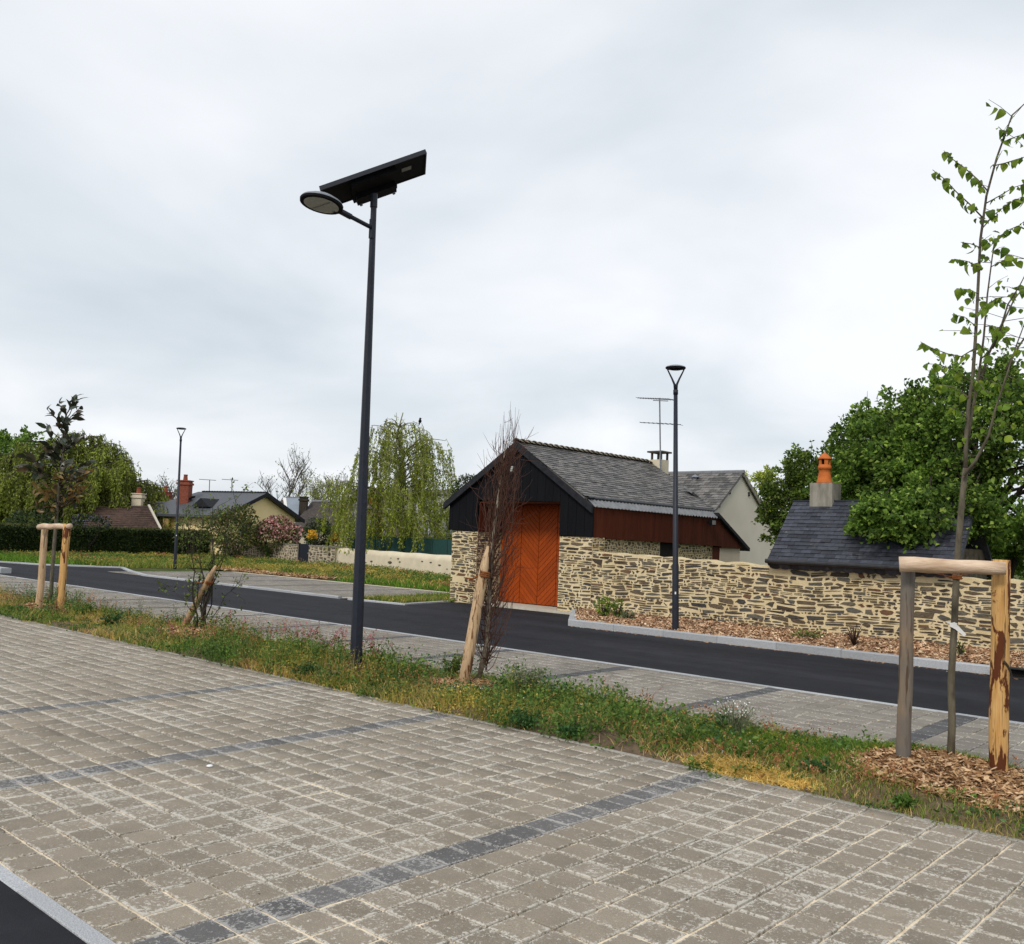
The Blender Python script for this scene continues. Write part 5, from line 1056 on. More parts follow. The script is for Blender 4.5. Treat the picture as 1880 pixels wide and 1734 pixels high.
crown_tree(t2, (-10.4, 23.4, 0), at(1502, 922, 24.6), (1.35, 1.5, 1.35), 0.1, RB, MT['leaf_mid'], MT['bark_dark'], 220, 100, 0.09, 0.7, 0.25, 30, 2, seed=14, twigs=80, shell=0.55)
t4 = thing('broad_tree', 'small yellowish green tree peeping past the beige gable', 'tree', at(1392, 960, 36)*np.array([1, 1, 0]), 'trees behind the stone wall')
crown_tree(t4, at(1392, 960, 36)*np.array([1, 1, 0]), at(1390, 912, 36), (1.0, 1.0, 1.0), 0.08, RB, MT['leaf_birch'], MT['bark_dark'], 70, 70, 0.12, 0.6, 0.3, 10, 1, seed=3, twigs=30)
t5 = thing('bare_tree', 'bare grey tree beside the yellowish tree past the beige gable', 'tree', at(1412, 960, 44)*np.array([1, 1, 0]))
bare_tree(t5, at(1412, 960, 44)*np.array([1, 1, 0]), 4.4, 2.6, RB, MT['twig_grey'], 0.08, 4, (7, 6, 4))
t6 = thing('broad_tree', 'thin leaved pale tree top showing above the beige house ridge', 'tree', at(1287, 960, 48)*np.array([1, 1, 0]))
bare_tree(t6, at(1287, 960, 48)*np.array([1, 1, 0]), 5.6, 4.0, RB, MT['twig_grey'], 0.1, 4, (8, 6, 5), leafm=MT['leaf_grey'], nleaf=1600, L=0.12)
t7 = thing('conifer_tip', 'small dark conifer top behind the left roof edge of the barn', 'tree', at(858, 960, 38)*np.array([1, 1, 0]))
bush(t7, at(857, 905, 38), (0.55, 0.55, 0.75), 1500, 0.11, RB, MT['leaf_hedge'], 0, None, 0.4, 'crown', 7); MB().tube([at(858, 960, 38)*np.array([1, 1, 0]), at(857, 905, 38)], [0.09, 0.03], 6).obj('trunk', MT['bark_dark'], t7)

# ------------------------------------------------------------------ weeping birch, willow, bare trees
DBi = 45.0; bb_ = at(716, 1030, DBi)*np.array([1, 1, 0])
wb = thing('weeping_birch', 'tall weeping birch with hanging yellow green strands behind the cream wall', 'tree', bb_)
LBb = weeping_tree(wb, bb_, 8.0, 6.8, RB, MT['leaf_birch'], MT['bark_birch'], 0.2, 56, 860, 0.13, 0.42, 25, 0.7, 0.5, (0.6, 2.6), 0.2)
_c = min((p for pts, r_ in LBb for p in pts[3:]), key=lambda p: np.linalg.norm(np.cross(p-CAMP, unit(ray(776, 775))))+(0.5 if p[2] < 6 else 0)); bd_ = _c+zz*0.13; bird = thing('perched_bird', 'small black bird perched on a right hand birch limb', 'bird', bd_)
MB().lathe(bd_, [(0.01, -0.10), (0.06, -0.07), (0.085, 0.0), (0.06, 0.07), (0.045, 0.10), (0.05, 0.13), (0.03, 0.17), (0.005, 0.18)], 10).tube([bd_+rt*0.03+zz*0.14, bd_+rt*0.09+zz*0.135], [0.02, 0.004], 5).tube([bd_-zz*0.05, bd_-rt*0.06-zz*0.22], [0.04, 0.02], 5).obj('body', MT['black'], bird, True)
DW = 62.0; wbp = at(126, 985, DW)*np.array([1, 1, 0])
wl_ = thing('willow', 'broad weeping willow with trailing green curtains behind the dark hedge', 'tree', wbp)
weeping_tree(wl_, wbp, 7.5, 11.6, RB, MT['leaf_willow'], MT['bark_dark'], 0.4, 90, 3400, 0.21, 0.36, 16, 0.9, 0.32, (0.7, 2.6), 0.2)
wl2 = thing('willow', 'second willow crown at the edge of the trailing willow over the dark hedge', 'tree', at(10, 985, 62)*np.array([1, 1, 0]))
weeping_tree(wl2, at(5, 985, 62)*np.array([1, 1, 0]), 6.0, 6.5, RB, MT['leaf_willow'], MT['bark_dark'], 0.3, 46, 1100, 0.19, 0.36, 17, 0.6, 0.32, (0.7, 2.6), 0.2)
dk = thing('broad_tree', 'dark rounded tree far off beyond the willow', 'tree', at(15, 960, 95)*np.array([1, 1, 0]))
crown_tree(dk, at(15, 960, 95)*np.array([1, 1, 0]), at(20, 862, 95), (4.2, 4.2, 3.0), 0.3, RB, MT['leaf_dark'], MT['bark_dark'], 150, 80, 0.3, 0.7, 0.9, 14, 1, seed=23, twigs=20)
for i, (px, D, top, wd, lab, kd) in enumerate(((328, 88, 852, 5.0, 'bare winter tree behind the tall red brick chimney', (8, 7, 5)), (536, 86, 842, 5.4, 'bare winter tree behind the brown roofed house', (8, 7, 6)), (598, 92, 858, 4.5, 'bare winter tree at the edge of the weeping birch', (7, 6, 5)))):
    b = at(px, 975, D)*np.array([1, 1, 0]); t = thing('bare_tree', lab, 'tree', b, 'bare trees beyond the houses'); bare_tree(t, b, at(px, top, D)[2]*1.12, wd, RB, MT['twig_grey'], 0.2, 4, kd, 0.6, MT['leaf_shrub'], 260, 0.2, 0.02)
b = at(575, 975, 74)*np.array([1, 1, 0]); t = thing('budding_tree', 'budding olive green tree behind the brown roof', 'tree', b); bare_tree(t, b, at(575, 868, 74)[2]*1.12, 4.2, RB, MT['twig_grey'], 0.15, 4, (8, 7, 5), 0.6, MT['leaf_birch'], 1500, 0.14, 0.015)

# ------------------------------------------------------------------ hedge
hd_ = thing('clipped_hedge', 'long dark clipped hedge along the far grass verge', 'hedge', (-46.5, 21, 0))
hp = [(-44.6, 8.0), (-45.2, 14.5), (-46.9, 25.2), (-48.6, 29.2)]
core = MB()
def hedge_pts(n, face):
    out = []; seg = [np.array(b)-np.array(a) for a, b in zip(hp[:-1], hp[1:])]; ln = np.array([np.linalg.norm(s) for s in seg]); pr = ln/ln.sum()
    for k in RB.choice(len(seg), size=n, p=pr):
        u = RB.uniform(); p = np.array(hp[k])+seg[k]*u; nr = np.array([seg[k][1], -seg[k][0]])/ln[k]
        if face == 'front': out.append((*(p+nr*(RB.normal()*0.04+0.02)), RB.uniform(0.02, 1.36)))
        else: out.append((*(p-nr*RB.uniform(0, 1.0)), 1.36+RB.normal()*0.03))
    return np.array(out)
for a, b in zip(hp[:-1], hp[1:]):
    a = np.array(a); b = np.array(b); t = (b-a)/np.linalg.norm(b-a); nr = np.array([t[1], -t[0]]); A, B = a-nr*0.06, b-nr*0.06; C2, D2_ = b-nr*1.1, a-nr*1.1
    core.hexa([(*A, -0.1), (*B, -0.1), (*C2, -0.1), (*D2_, -0.1), (*A, 1.33), (*B, 1.33), (*C2, 1.33), (*D2_, 1.33)])
core.obj('twig_core', MT['leaf_hedge'], hd_)
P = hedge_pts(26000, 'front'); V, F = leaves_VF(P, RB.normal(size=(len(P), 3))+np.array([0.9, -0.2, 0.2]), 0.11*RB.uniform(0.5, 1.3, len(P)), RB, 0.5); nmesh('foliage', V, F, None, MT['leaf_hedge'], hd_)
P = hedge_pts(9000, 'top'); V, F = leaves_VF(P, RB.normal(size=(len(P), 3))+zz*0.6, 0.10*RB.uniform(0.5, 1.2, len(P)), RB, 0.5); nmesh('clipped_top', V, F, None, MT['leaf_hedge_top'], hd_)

# ------------------------------------------------------------------ far stone wall with gate, cream wall, fence
Y2 = 27.7; fx0, fxg0, fxg1, fx1 = -46.2, onY(546, 1020, Y2)[0], onY(566, 1020, Y2)[0], -36.15
fwl = thing('field_wall', 'distant rubble garden wall with a dark gate beside the cream wall', 'stone wall', (-41, Y2+0.2, 0))
for a, b in ((fx0, fxg0-0.02), (fxg1+0.02, fx1)):
    w_ = MB().box(a, b, Y2, Y2+0.4, -0.2, 0.90).obj('mortar', MT['old_mortar'], fwl)
    lay_stones(w_, rubble_cells(a, b, 0.0, 0.88, RB, (0.10, 0.24), (0.8, 1.7), 0.05, 0.5, 0.01), lambda u, v, p: (u, Y2-p, v), RB, MT['stone_grey'], 260, None, (0.01, 0.03))
    MB().box(a, b, Y2-0.03, Y2+0.43, 0.90, 0.945).obj('coping', MT['concrete'], fwl)
gt = thing('garden_gate', 'narrow dark blue grey metal gate set in the distant stone wall', 'gate', ((fxg0+fxg1)/2, Y2+0.1, 0))
MB().box(fxg0, fxg1, Y2+0.08, Y2+0.12, 0.03, 0.98).obj('leaf', MT['metal'], gt); MB().box(fxg0-0.02, fxg0+0.04, Y2+0.06, Y2+0.14, 0, 1.02).box(fxg1-0.04, fxg1+0.02, Y2+0.06, Y2+0.14, 0, 1.02).obj('frame', MT['metal'], gt); MB().box(fxg1-0.13, fxg1-0.08, Y2+0.04, Y2+0.08, 0.5, 0.56).obj('handle', MT['metal_grey'], gt)
cw = thing('cream_wall', 'low cream plastered wall with a rounded top and few exposed stones', 'wall', (-30, 26.5, 0))
ca, cb_ = np.array([-36.1, 27.75]), np.array([-23.5, 25.15]); ct = (cb_-ca)/np.linalg.norm(cb_-ca); cn = np.array([ct[1], -ct[0]])
prof = [(0.0, -0.2), (0.0, 0.62)]+[(0.24-0.24*math.cos(a), 0.62+0.26*math.sin(a)) for a in np.linspace(0.25, math.pi-0.25, 8)]+[(0.48, 0.62), (0.48, -0.2)]
m = MB(); nn = 40; V = []
for i in range(nn+1):
    p = ca+(cb_-ca)*i/nn
    for q, z in prof: w_ = p-cn*(q+0.01*math.sin(i*1.7+z*3)); V.append((w_[0], w_[1], z+0.012*math.sin(i*0.9)*(z > 0.5)))
k = len(prof); F = [(i*k+j, (i+1)*k+j, (i+1)*k+j+1, i*k+j+1) for i in range(nn) for j in range(k-1)]+[tuple(range(k)), tuple(range(nn*k, nn*k+k))[::-1]]
m.add(V, F).obj('plaster', MT['cream'], cw, True)
for px, py, sz in ((716, 1033, 0.28), (731, 1026, 0.12), (734, 1032, 0.13), (775, 1031, 0.11), (791, 1033, 0.13), (807, 1038, 0.15), (682, 1031, 0.17), (671, 1033, 0.13), (728, 1043, 0.1), (691, 1041, 0.2), (709, 1043, 0.2), (821, 1045, 0.08), (718, 1025, 0.07), (822, 1055, 0.08)):
    d = ray(px, py); n3 = np.array([cn[0], cn[1], 0]); tt = ((np.array([*ca, 0])-CAMP)@n3)/(d@n3); q = CAMP+d*tt; V = []
    for k2, s_ in ((0, 1.0), (1, 0.55)):
        for an in np.linspace(0, 6.283, 8)[:-1]: V.append(q+np.array([*ct, 0])*sz*s_*math.cos(an)*RB.uniform(0.8, 1.1)+zz*sz*0.28*s_*math.sin(an)+n3*(0.03 if k2 else -0.02))
    MB().add(V, [(i, (i+1) % 7, (i+1) % 7+7, i+7) for i in range(7)]+[tuple(range(7, 14))]).obj('stone', MT['brick'] if px in (691, 709) else MT['stone_grey'], cw)
fe = thing('screen_fence', 'dark green screened wire fence running behind the cream wall', 'fence', at(740, 1040, 44)*np.array([1, 1, 0]))
fa, fb = at(640, 1000, 46.5), at(850, 1000, 41.0); fa[2] = fb[2] = 0; n = 8
for i in range(n):
    p, q = fa+(fb-fa)*i/n, fa+(fb-fa)*(i+1)/n; s = unit(q-p); nn_ = np.array([s[1], -s[0], 0]); a, b = p+s*0.04, q-s*0.04
    MB().prism([a+zz*0.05, b+zz*0.05, b+zz*1.5, a+zz*1.5], -nn_*0.02).obj('screen_panel', MT['green_fence'], fe); MB().tube([p, p+zz*1.55], 0.035, 6).obj('post', MT['green_fence'], fe)

# ------------------------------------------------------------------ houses
def roof_hip(root, A, B, C0, C1, mat, dep, th=0.12):
    A, B, C0, C1 = (np.array(q, float) for q in (A, B, C0, C1)); u = unit((B-A)*np.array([1, 1, 0])); v = np.array([-u[1], u[0], 0]); v = v if v@fw > 0 else -v
    A2 = A+v*dep; B2 = B+v*dep; o = MB().add([A, B, C1, C0, A2, B2, A-zz*th, B-zz*th, B2-zz*th, A2-zz*th], [(0, 1, 2, 3), (5, 4, 3, 2), (0, 3, 4), (1, 5, 2), (6, 7, 1, 0), (7, 8, 5, 1), (8, 9, 4, 5), (9, 6, 0, 4), (9, 8, 7, 6)]).obj('roof', mat, root); return o, u, v
def walls(root, A, B, dep, z, mat, inset=0.25, name='wall'):
    A, B = np.array(A, float), np.array(B, float); u = unit((B-A)*np.array([1, 1, 0])); v = np.array([-u[1], u[0], 0]); v = v if v@fw > 0 else -v
    p = A+u*inset+v*inset; q = B-u*inset+v*inset; p2 = A+u*inset+v*(dep-inset); q2 = B-u*inset+v*(dep-inset)
    L_ = [p, q, q2, p2]; return MB().hexa([(*a[:2], -0.2) for a in L_]+[(*a[:2], z) for a in L_]).obj(name, mat, root)
def courses(roof, A, B, C0, C1, n, mat, stuff_name):
    m = MB(); A, B, C0, C1 = (np.array(q, float) for q in (A, B, C0, C1)); nrm = unit(np.cross(B-A, C0-A)); nrm = nrm if nrm[2] > 0 else -nrm
    for i in range(n):
        a, b = A+(C0-A)*i/n, B+(C1-B)*i/n; a2, b2 = A+(C0-A)*(i+1.1)/n, B+(C1-B)*(i+1.1)/n; k = max(1, int(np.linalg.norm(b-a)/0.24)); off = 0.5*(i % 2)
        for j in range(k):
            s0, s1 = min((j+off*(j > 0))/k, 1), min((j+1+off)/k, 1) if j < k-1 else 1.0
            if s1-s0 < 0.2/k: continue
            e = 0.04/k; p, q, r, t = a+(b-a)*(s0+e), a+(b-a)*(s1-e), a2+(b2-a2)*(s1-e), a2+(b2-a2)*(s0+e); h = nrm*0.035; l = nrm*0.008
            m.add([p+h, q+h, r+l, t+l, p, q], [(0, 1, 2, 3), (4, 5, 1, 0), (0, 3, 4), (5, 2, 1)])
    m.obj(stuff_name, mat, roof, False, 'stuff')
def chimney(root, px, py_top, py_bot, D, w, mat, pots=1, cap=True):
    c = at(px, py_bot, D); t = at(px, py_top, D); s = MB()
    def bx(m, hw, z0, z1):
        a, b = rt*hw, fw*hw; P = c*np.array([1, 1, 0]); L_ = [P-a-b, P+a-b, P+a+b, P-a+b]; m.hexa([(*q[:2], z0) for q in L_]+[(*q[:2], z1) for q in L_])
    bx(s, w/2, min(c[2]-1.2, 2.2), t[2]); o = s.obj('chimney', mat, root)
    if cap: m = MB(); bx(m, w/2+0.06, t[2]-0.22, t[2]-0.10); bx(m, w/2+0.05, t[2]+0.001, t[2]+0.06); m.obj('chimney_cap', mat, o)
    if pots: MB().lathe((c[0], c[1], t[2]+0.05), [(0.14, 0), (0.11, 0.3), (0.13, 0.32), (0.12, 0.36)], 10).obj('chimney_pot', MT['brick'] if mat is not MT['concrete'] else MT['concrete'], o)
# tiled house behind the hedge
D1 = 54.5; A, B = at(150, 972, D1), at(294, 974, D1); C0, C1 = at(165, 931, D1+3), at(271, 929, D1+3); h1 = thing('tiled_house', 'low house with brown plain tile roof half hidden by the willow', 'house', ((A+B)/2)*np.array([1, 1, 0]))
r1, u1, v1 = roof_hip(h1, A, B, C0, C1, MT['tile'], 6.0); courses(r1, A, B, C0, C1, 13, MT['tile'], 'tile_courses'); walls(h1, A, B, 6.0, A[2]-0.1, MT['cream'])
MB().prism([B+zz*0.05, C1+zz*0.08, C1+zz*0.08+u1*0.12, B+zz*0.05+u1*0.12], (0, 0, -0.12)).obj('verge_strip', MT['sill'], h1)
chimney(h1, 253, 908, 930, D1+4, 0.55, MT['cream'], 1)
# slate house with dormer
Dd = 60; A, B = at(255, 951, Dd), at(352, 953, Dd); C0, C1 = at(262, 919, Dd+3.2), at(352, 917, Dd+3.2); h2 = thing('dormer_house', 'slate roofed house with a lead dormer between the two red brick chimneys', 'house', ((A+B)/2)*np.array([1, 1, 0]))
r2, u2, v2 = roof_hip(h2, A, B, C0, C1, MT['slate_far'], 6.4); walls(h2, A, B, 6.4, A[2]-0.1, MT['cream'])
da, db = at(284, 946, Dd-0.1), at(314, 947, Dd-0.1); hz = (946-926)/28.0; dm = MB().hexa([da+v2*0.3, db+v2*0.3, db+v2*2.6, da+v2*2.6, da+v2*0.3+zz*hz, db+v2*0.3+zz*hz, db+v2*2.6+zz*hz, da+v2*2.6+zz*hz]).obj('dormer', MT['slate_far'], h2)
MB().hexa([q+k for k in (zz*hz, zz*(hz+0.12)) for q in (da+v2*0.1-u2*0.2, db+v2*0.1+u2*0.35, db+v2*2.8+u2*0.35, da+v2*2.8-u2*0.2)]).obj('dormer_roof', MT['zinc'], dm)
MB().hexa([da+v2*0.2-u2*0.05+zz*k*hz*0.98+a+b for k in (0, 1) for a, b in ((u2*0, v2*0), (u2*0.28, v2*0), (u2*0.28, v2*0.09), (u2*0, v2*0.09))]).obj('dormer_cheek', MT['white_wall'], dm)
MB().hexa([da+v2*0.24+u2*0.35+zz*(0.08+k*(hz-0.16))+a+b for k in (0, 1) for a, b in ((u2*0, v2*0), (u2*0.62, v2*0), (u2*0.62, v2*0.05), (u2*0, v2*0.05))]).obj('window', MT['glass'], dm)
chimney(h2, 303, 905, 925, Dd+3.5, 0.62, MT['brick'], 1); chimney(h2, 337, 884, 935, Dd-1.0, 0.68, MT['brick'], 1)
walls(h2, at(298, 955, Dd-2.5), at(352, 955, Dd-2.5), 3.0, at(320, 953, Dd-2.5)[2], MT['ochre_stone'], 0.05, 'annex_wall')
# ochre gable house
D3_ = 57; ap = at(483, 905, D3_); an = math.radians(27); rd = -rt*math.cos(an)+fw*math.sin(an); gd = -rt*math.sin(an)-fw*math.cos(an); wg, drop, lr = 3.0, 1.28, 5.2
h3 = thing('ochre_house', 'ochre rendered gable house with blue grey slate roof and small dormer gable', 'house', ap*np.array([1, 1, 0]))
def s_roof(off, th): return
pL, pR = ap+gd*(wg+0.5)-zz*drop*(wg+0.5)/wg, ap-gd*(wg+0.5)-zz*drop*(wg+0.5)/wg; fr_ = -rd*0.3
MB().add([ap+fr_, pL+fr_, pR+fr_, ap+rd*lr, pL+rd*(lr+1.8), pR+rd*(lr+1.8)]+[q-zz*0.14 for q in (ap+fr_, pL+fr_, pR+fr_, ap+rd*lr, pL+rd*(lr+1.8), pR+rd*(lr+1.8))], [(0, 1, 4, 3), (2, 0, 3, 5), (3, 4, 5), (6, 9, 10, 7), (8, 11, 9, 6), (9, 11, 10), (0, 6, 7, 1), (2, 8, 6, 0), (1, 7, 10, 4), (5, 11, 8, 2), (4, 10, 11, 5)]).obj('roof', MT['slate_far'], h3)
wv = [ap-zz*0.16, ap+gd*wg-zz*(drop+0.16), ap-gd*wg-zz*(drop+0.16)]
MB().prism([wv[0], wv[1], np.array([*wv[1][:2], -0.2]), np.array([*wv[2][:2], -0.2]), wv[2]], rd*(lr+1.0)).obj('wall', MT['yellow'], h3)
for e0, e1 in ((ap, pL), (ap, pR)): MB().prism([e0+fr_*1.1+zz*0.02, e1+fr_*1.1+zz*0.02, e1+fr_*1.1-zz*0.2, e0+fr_*1.1-zz*0.2], -rd*0.05).obj('barge_board', MT['fascia'], h3)
wq = ap+gd*1.2-zz*1.9-rd*0.012; 
for kx in (1.3, -1.2):
    q = ap+gd*kx-zz*2.6-rd*0.02; fr2 = MB().prism([q+gd*0.45, q-gd*0.45, q-gd*0.45+zz*1.0, q+gd*0.45+zz*1.0], -rd*0.04).obj('window', MT['white_wall'], h3); MB().prism([q+gd*0.38+zz*0.07-rd*0.05, q-gd*0.38+zz*0.07-rd*0.05, q-gd*0.38+zz*0.93-rd*0.05, q+gd*0.38+zz*0.93-rd*0.05], -rd*0.02).obj('pane', MT['glass'], fr2)
sv = ap+rd*2.3+gd*1.9-zz*0.5; MB().prism([sv+gd*0.75, sv+gd*0.75-rd*0.7-zz*0.5, sv+gd*0.75+rd*0.7-zz*0.5], -gd*2.2+zz*0.02).obj('dormer_gable', MT['fascia'], h3)
sv = ap+rd*4.2+gd*1.2-zz*0.42; MB().prism([sv, sv+rd*0.5, sv+rd*0.5+gd*0.6-zz*0.2, sv+gd*0.6-zz*0.2], zz*0.1).obj('skylight', MT['black'], h3)
rg = MB()
for i in range(24): p = ap+rd*(lr*i/24)+fr_; rg.tube([p, p+rd*0.2], [0.08, 0.06], 6)
rg.obj('ridge_tiles', MT['fascia'], h3)
for px, pb, D, lab in ((385, 908, 64, 'thin television aerial over the slate roof of the ochre house'), (426, 908, 66, 'smaller television aerial near the ochre gable')):
    c = at(px, pb, D); t_ = at(px, 881, D); a_ = thing('tv_aerial', lab, 'aerial', c*np.array([1, 1, 0])+zz*2.0); MB().tube([c-zz*1.2, t_], 0.03, 5).obj('mast', MT['mast'], a_); MB().tube([t_-rt*0.7, t_+rt*0.42-zz*0.03], 0.02, 4).obj('boom', MT['mast'], a_)
# brown hipped roof house with zinc slope
D4 = 62; A, B = at(535, 968, D4), at(700, 974, D4); C0, C1 = at(572, 922, D4+3), at(690, 922, D4+3); h4 = thing('brown_roof_house', 'house with brown hipped roof, blue grey zinc slope and stub chimney', 'house', ((A+B)/2)*np.array([1, 1, 0]))
roof_hip(h4, A, B, C0, C1, MT['brown_roof'], 6.0); walls(h4, A, B, 6, A[2]-0.1, MT['cream'])
z0, z1, z2, z3 = at(524, 914, D4+3.4), at(551, 914, D4+3.4), at(547, 950, D4+1.2), at(529, 950, D4+1.2); MB().prism([z3, z2, z1, z0], fw*0.4-zz*0.3).obj('zinc_slope', MT['blue_zinc'], h4)
MB().prism([z3-rt*0.16-fw*0.03, z3+rt*0.03-fw*0.03, z0+rt*0.05-fw*0.03, z0-rt*0.16-fw*0.03], fw*0.1).obj('flashing', MT['white_wall'], h4); MB().tube([z0, z1], 0.06, 6).obj('ridge_flashing', MT['zinc'], h4)
z4, z5 = at(502, 940, D4+2), at(522, 916, D4+3.4); MB().prism([at(500, 950, D4+1.8), at(527, 955, D4+1.8), z5, at(504, 926, D4+3.2)], fw*0.4-zz*0.3).obj('side_roof', MT['brown_roof'], h4)
chimney(h4, 557, 914, 935, D4+2.2, 0.5, MT['bark_dark'], 0); MB().tube([C0+zz*0.04, C1+zz*0.04], 0.09, 6).obj('ridge_cap', MT['zinc'], h4)
# long pale slate building behind the birch
D5 = 58; A, B = at(640, 980, D5), at(880, 984, D5); C0, C1 = at(648, 901, D5+5), at(880, 900, D5+5); h5 = thing('long_slate_building', 'long building with pale grey slate roof and white walls behind the weeping birch', 'building', ((A+B)/2)*np.array([1, 1, 0]))
r5, u5, v5 = roof_hip(h5, A, B, C0, C1, MT['slate_pale'], 10); walls(h5, A, B, 10, A[2]-0.12, MT['white_wall']); courses(r5, A, B, C0, C1, 16, MT['slate_pale'], 'slate_courses')
MB().tube([A+(C0-A)*0.86+zz*0.06, B+(C1-B)*0.86+zz*0.06], 0.07, 6).obj('snow_rail', MT['fascia'], r5)
for i in range(4): q = A+(B-A)*(0.16+0.2*i)+v5*0.24; MB().hexa([q+u5*a+v5*b-zz*(1.5-k*1.0) for k in (0, 1) for a, b in ((0, 0), (0.8, 0), (0.8, -0.03), (0, -0.03))]).obj('window', MT['glass'], h5)
D6 = 49; A, B = at(806, 983, D6), at(860, 985, D6); C0, C1 = at(818, 968, D6+1.2), at(860, 968, D6+1.2); h6 = thing('garden_shed', 'small dark shed roof between the long pale building and the barn', 'shed', ((A+B)/2)*np.array([1, 1, 0])); roof_hip(h6, A, B, C0, C1, MT['slate_far'], 2.4); walls(h6, A, B, 2.4, A[2]-0.05, MT['black_wood'], 0.1)

# ------------------------------------------------------------------ shrubs in the gardens beyond the far wall
def sh_at(name, label, px, py, D, rad, n, L, leafm, seed, group=None, flowers=None, stems=10, asp=0.6):
    c = at(px, py, D); t = thing(name, label, 'shrub', c*np.array([1, 1, 0]), group); bush(t, c, rad, n, L, RB, leafm, stems, MT['bark_dark'], asp, 'foliage', seed)
    if flowers:
        fm, fn, fl_ = flowers; D_ = sphere_dirs(fn*3, RB); D_ = D_[(D_[:, 2] > -0.25)][:fn]; P = c+D_*np.array(rad)*(lump(D_, seed)*RB.uniform(0.85, 1.04, len(D_)))[:, None]
        V, F = leaves_VF(P, RB.normal(size=(len(P), 3))+zz*0.3, fl_*RB.uniform(0.6, 1.3, len(P)), RB, 0.75); nmesh('blossom', V, F, None, fm, t)
    return t
GS = 'garden shrubs beyond the far wall'
sh_at('garden_shrub', 'large mixed green and bronze shrub behind the far stone wall and hedge end', 428, 972, 50, (1.35, 1.1, 1.2), 4200, 0.13, MT['leaf_photinia'], 2, GS, None, 16)
sh_at('garden_shrub', 'olive leaved thin shrub against the ochre stone annex', 350, 975, 50.5, (1.3, 1.0, 1.25), 1000, 0.10, MT['leaf_shrub'], 5, GS, None, 20)
sh_at('flowering_shrub', 'wide shrub covered in dusky pink blossom above the far stone wall', 505, 984, 50, (1.45, 1.1, 0.95), 3600, 0.12, MT['leaf_photinia'], 8, GS, (MT['petal_pink'], 700, 0.14))
sh_at('garden_shrub', 'round dark evergreen shrub by the dark garden gate', 585, 985, 48.5, (0.85, 0.8, 0.75), 3000, 0.10, MT['leaf_hedge'], 11, GS)
sh_at('flowering_shrub', 'small shrub with bright yellow blossom beside the dark gate', 573, 986, 47.2, (0.24, 0.24, 0.3), 160, 0.09, MT['weed'], 13, GS, (MT['petal_yellow'], 420, 0.09), 4)
sh_at('flowering_shrub', 'small orange leaved shrub near the cream wall end', 617, 990, 47.5, (0.22, 0.22, 0.34), 150, 0.09, MT['weed'], 17, GS, (MT['petal_orange'], 420, 0.09), 4)
sh_at('garden_shrub', 'low dark green shrub under the birch strands at the wall end', 640, 985, 47.8, (1.1, 0.8, 0.6), 1600, 0.1, MT['leaf_mid'], 18, GS)
sh_at('columnar_shrub', 'tall narrow rust orange beech column under the weeping birch', 684, 962, 47, (0.5, 0.5, 1.5), 2600, 0.11, MT['petal_orange'], 19, GS)
sh_at('flowering_shrub', 'lilac blossomed shrub above the dark hedge under the willow', 165, 962, 50.5, (1.1, 0.9, 0.55), 900, 0.12, MT['leaf_hedge'], 21, GS, (MT['petal_purple'], 160, 0.10))
sh_at('garden_shrub', 'green sprout clump at the foot of the far stone wall', 500, 1018, 50, (0.3, 0.3, 0.3), 260, 0.12, MT['weed'], 23, GS, None, 4)
sh_at('garden_shrub', 'dark clipped bush under the left willow curtain', 60, 962, 51, (1.9, 1.0, 0.6), 2400, 0.12, MT['leaf_hedge'], 25, GS)
# far off planting that closes the horizon
dw = np.random.default_rng(5); P = []
for i in range(260):
    a = dw.uniform(-0.62, 0.62); D = dw.uniform(140, 190); c = CAMP+(fw*math.cos(a)+rt*math.sin(a))*D; hh = dw.uniform(1.0, 3.2)
    P.append(np.array([c[0], c[1], hh*0.5])+dw.normal(size=(90, 3))*np.array([3, 3, hh*0.42]))
P = np.concatenate(P); P[:, 2] = np.abs(P[:, 2]); V, F = leaves_VF(P, dw.normal(size=P.shape), 0.9*dw.uniform(0.5, 1.2, len(P)), dw, 0.8); o = nmesh('distant_wood', V, F, None, MT['leaf_mid'], None, 'stuff'); tag(o, 'far low line of woodland beyond the houses', 'woodland')
# ------------------------------------------------------------------ ground cover
RG = np.random.default_rng(51)
def scatter(n, x0, x1, y0, y1, dens=None):
    X = RG.uniform(x0, x1, n); Y = RG.uniform(y0, y1, n)
    if dens is not None: k = RG.uniform(0, 1, n) < dens(X, Y); X, Y = X[k], Y[k]
    return X, Y
def patch(X, Y, f, s):            # smooth random patchiness in 0..1
    r = np.random.default_rng(s); v = np.zeros(len(X))
    for k in range(6): a = r.uniform(0, 6.28); w = f*(0.6+0.35*k); v += np.sin((X*math.cos(a)+Y*math.sin(a))*w+r.uniform(0, 6.28))/(1+0.3*k)
    return 1/(1+np.exp(-1.6*v))
def SZ(X, Y): return np.array([strip_h(x, y) for x, y in zip(X, Y)])
CH = [(SAP['right'][0]+0.16, SAP['right'][1]-0.42, 0.74, 0.46), (SAP['bare'][0]+0.05, SAP['bare'][1]-0.28, 0.46, 0.28), (SAP['shrub'][0]+0.15, SAP['shrub'][1]-0.28, 0.75, 0.36), (SAP['magnolia'][0]+0.8, SAP['magnolia'][1]-0.35, 0.9, 0.35)]
def clear_chip(X, Y):
    k = np.ones(len(X), bool)
    for cx, cy, rx, ry in CH: k &= (((X-cx)/rx)**2+((Y-cy)/ry)**2) > RG.uniform(0.7, 1.15, len(X))
    k &= ~((np.abs(X+8.30) < 0.30) & (Y > 6.15) & (Y < 6.95) & (RG.uniform(0, 1, len(X)) < 0.88))
    return k
HF = lambda X: np.interp(X, [-23, -16, -13, -10, -8, -6.4, -5, -3.6, -2, 0], [1.1, 1.15, 1.1, 1.4, 1.3, 0.95, 0.85, 0.55, 0.36, 0.34])
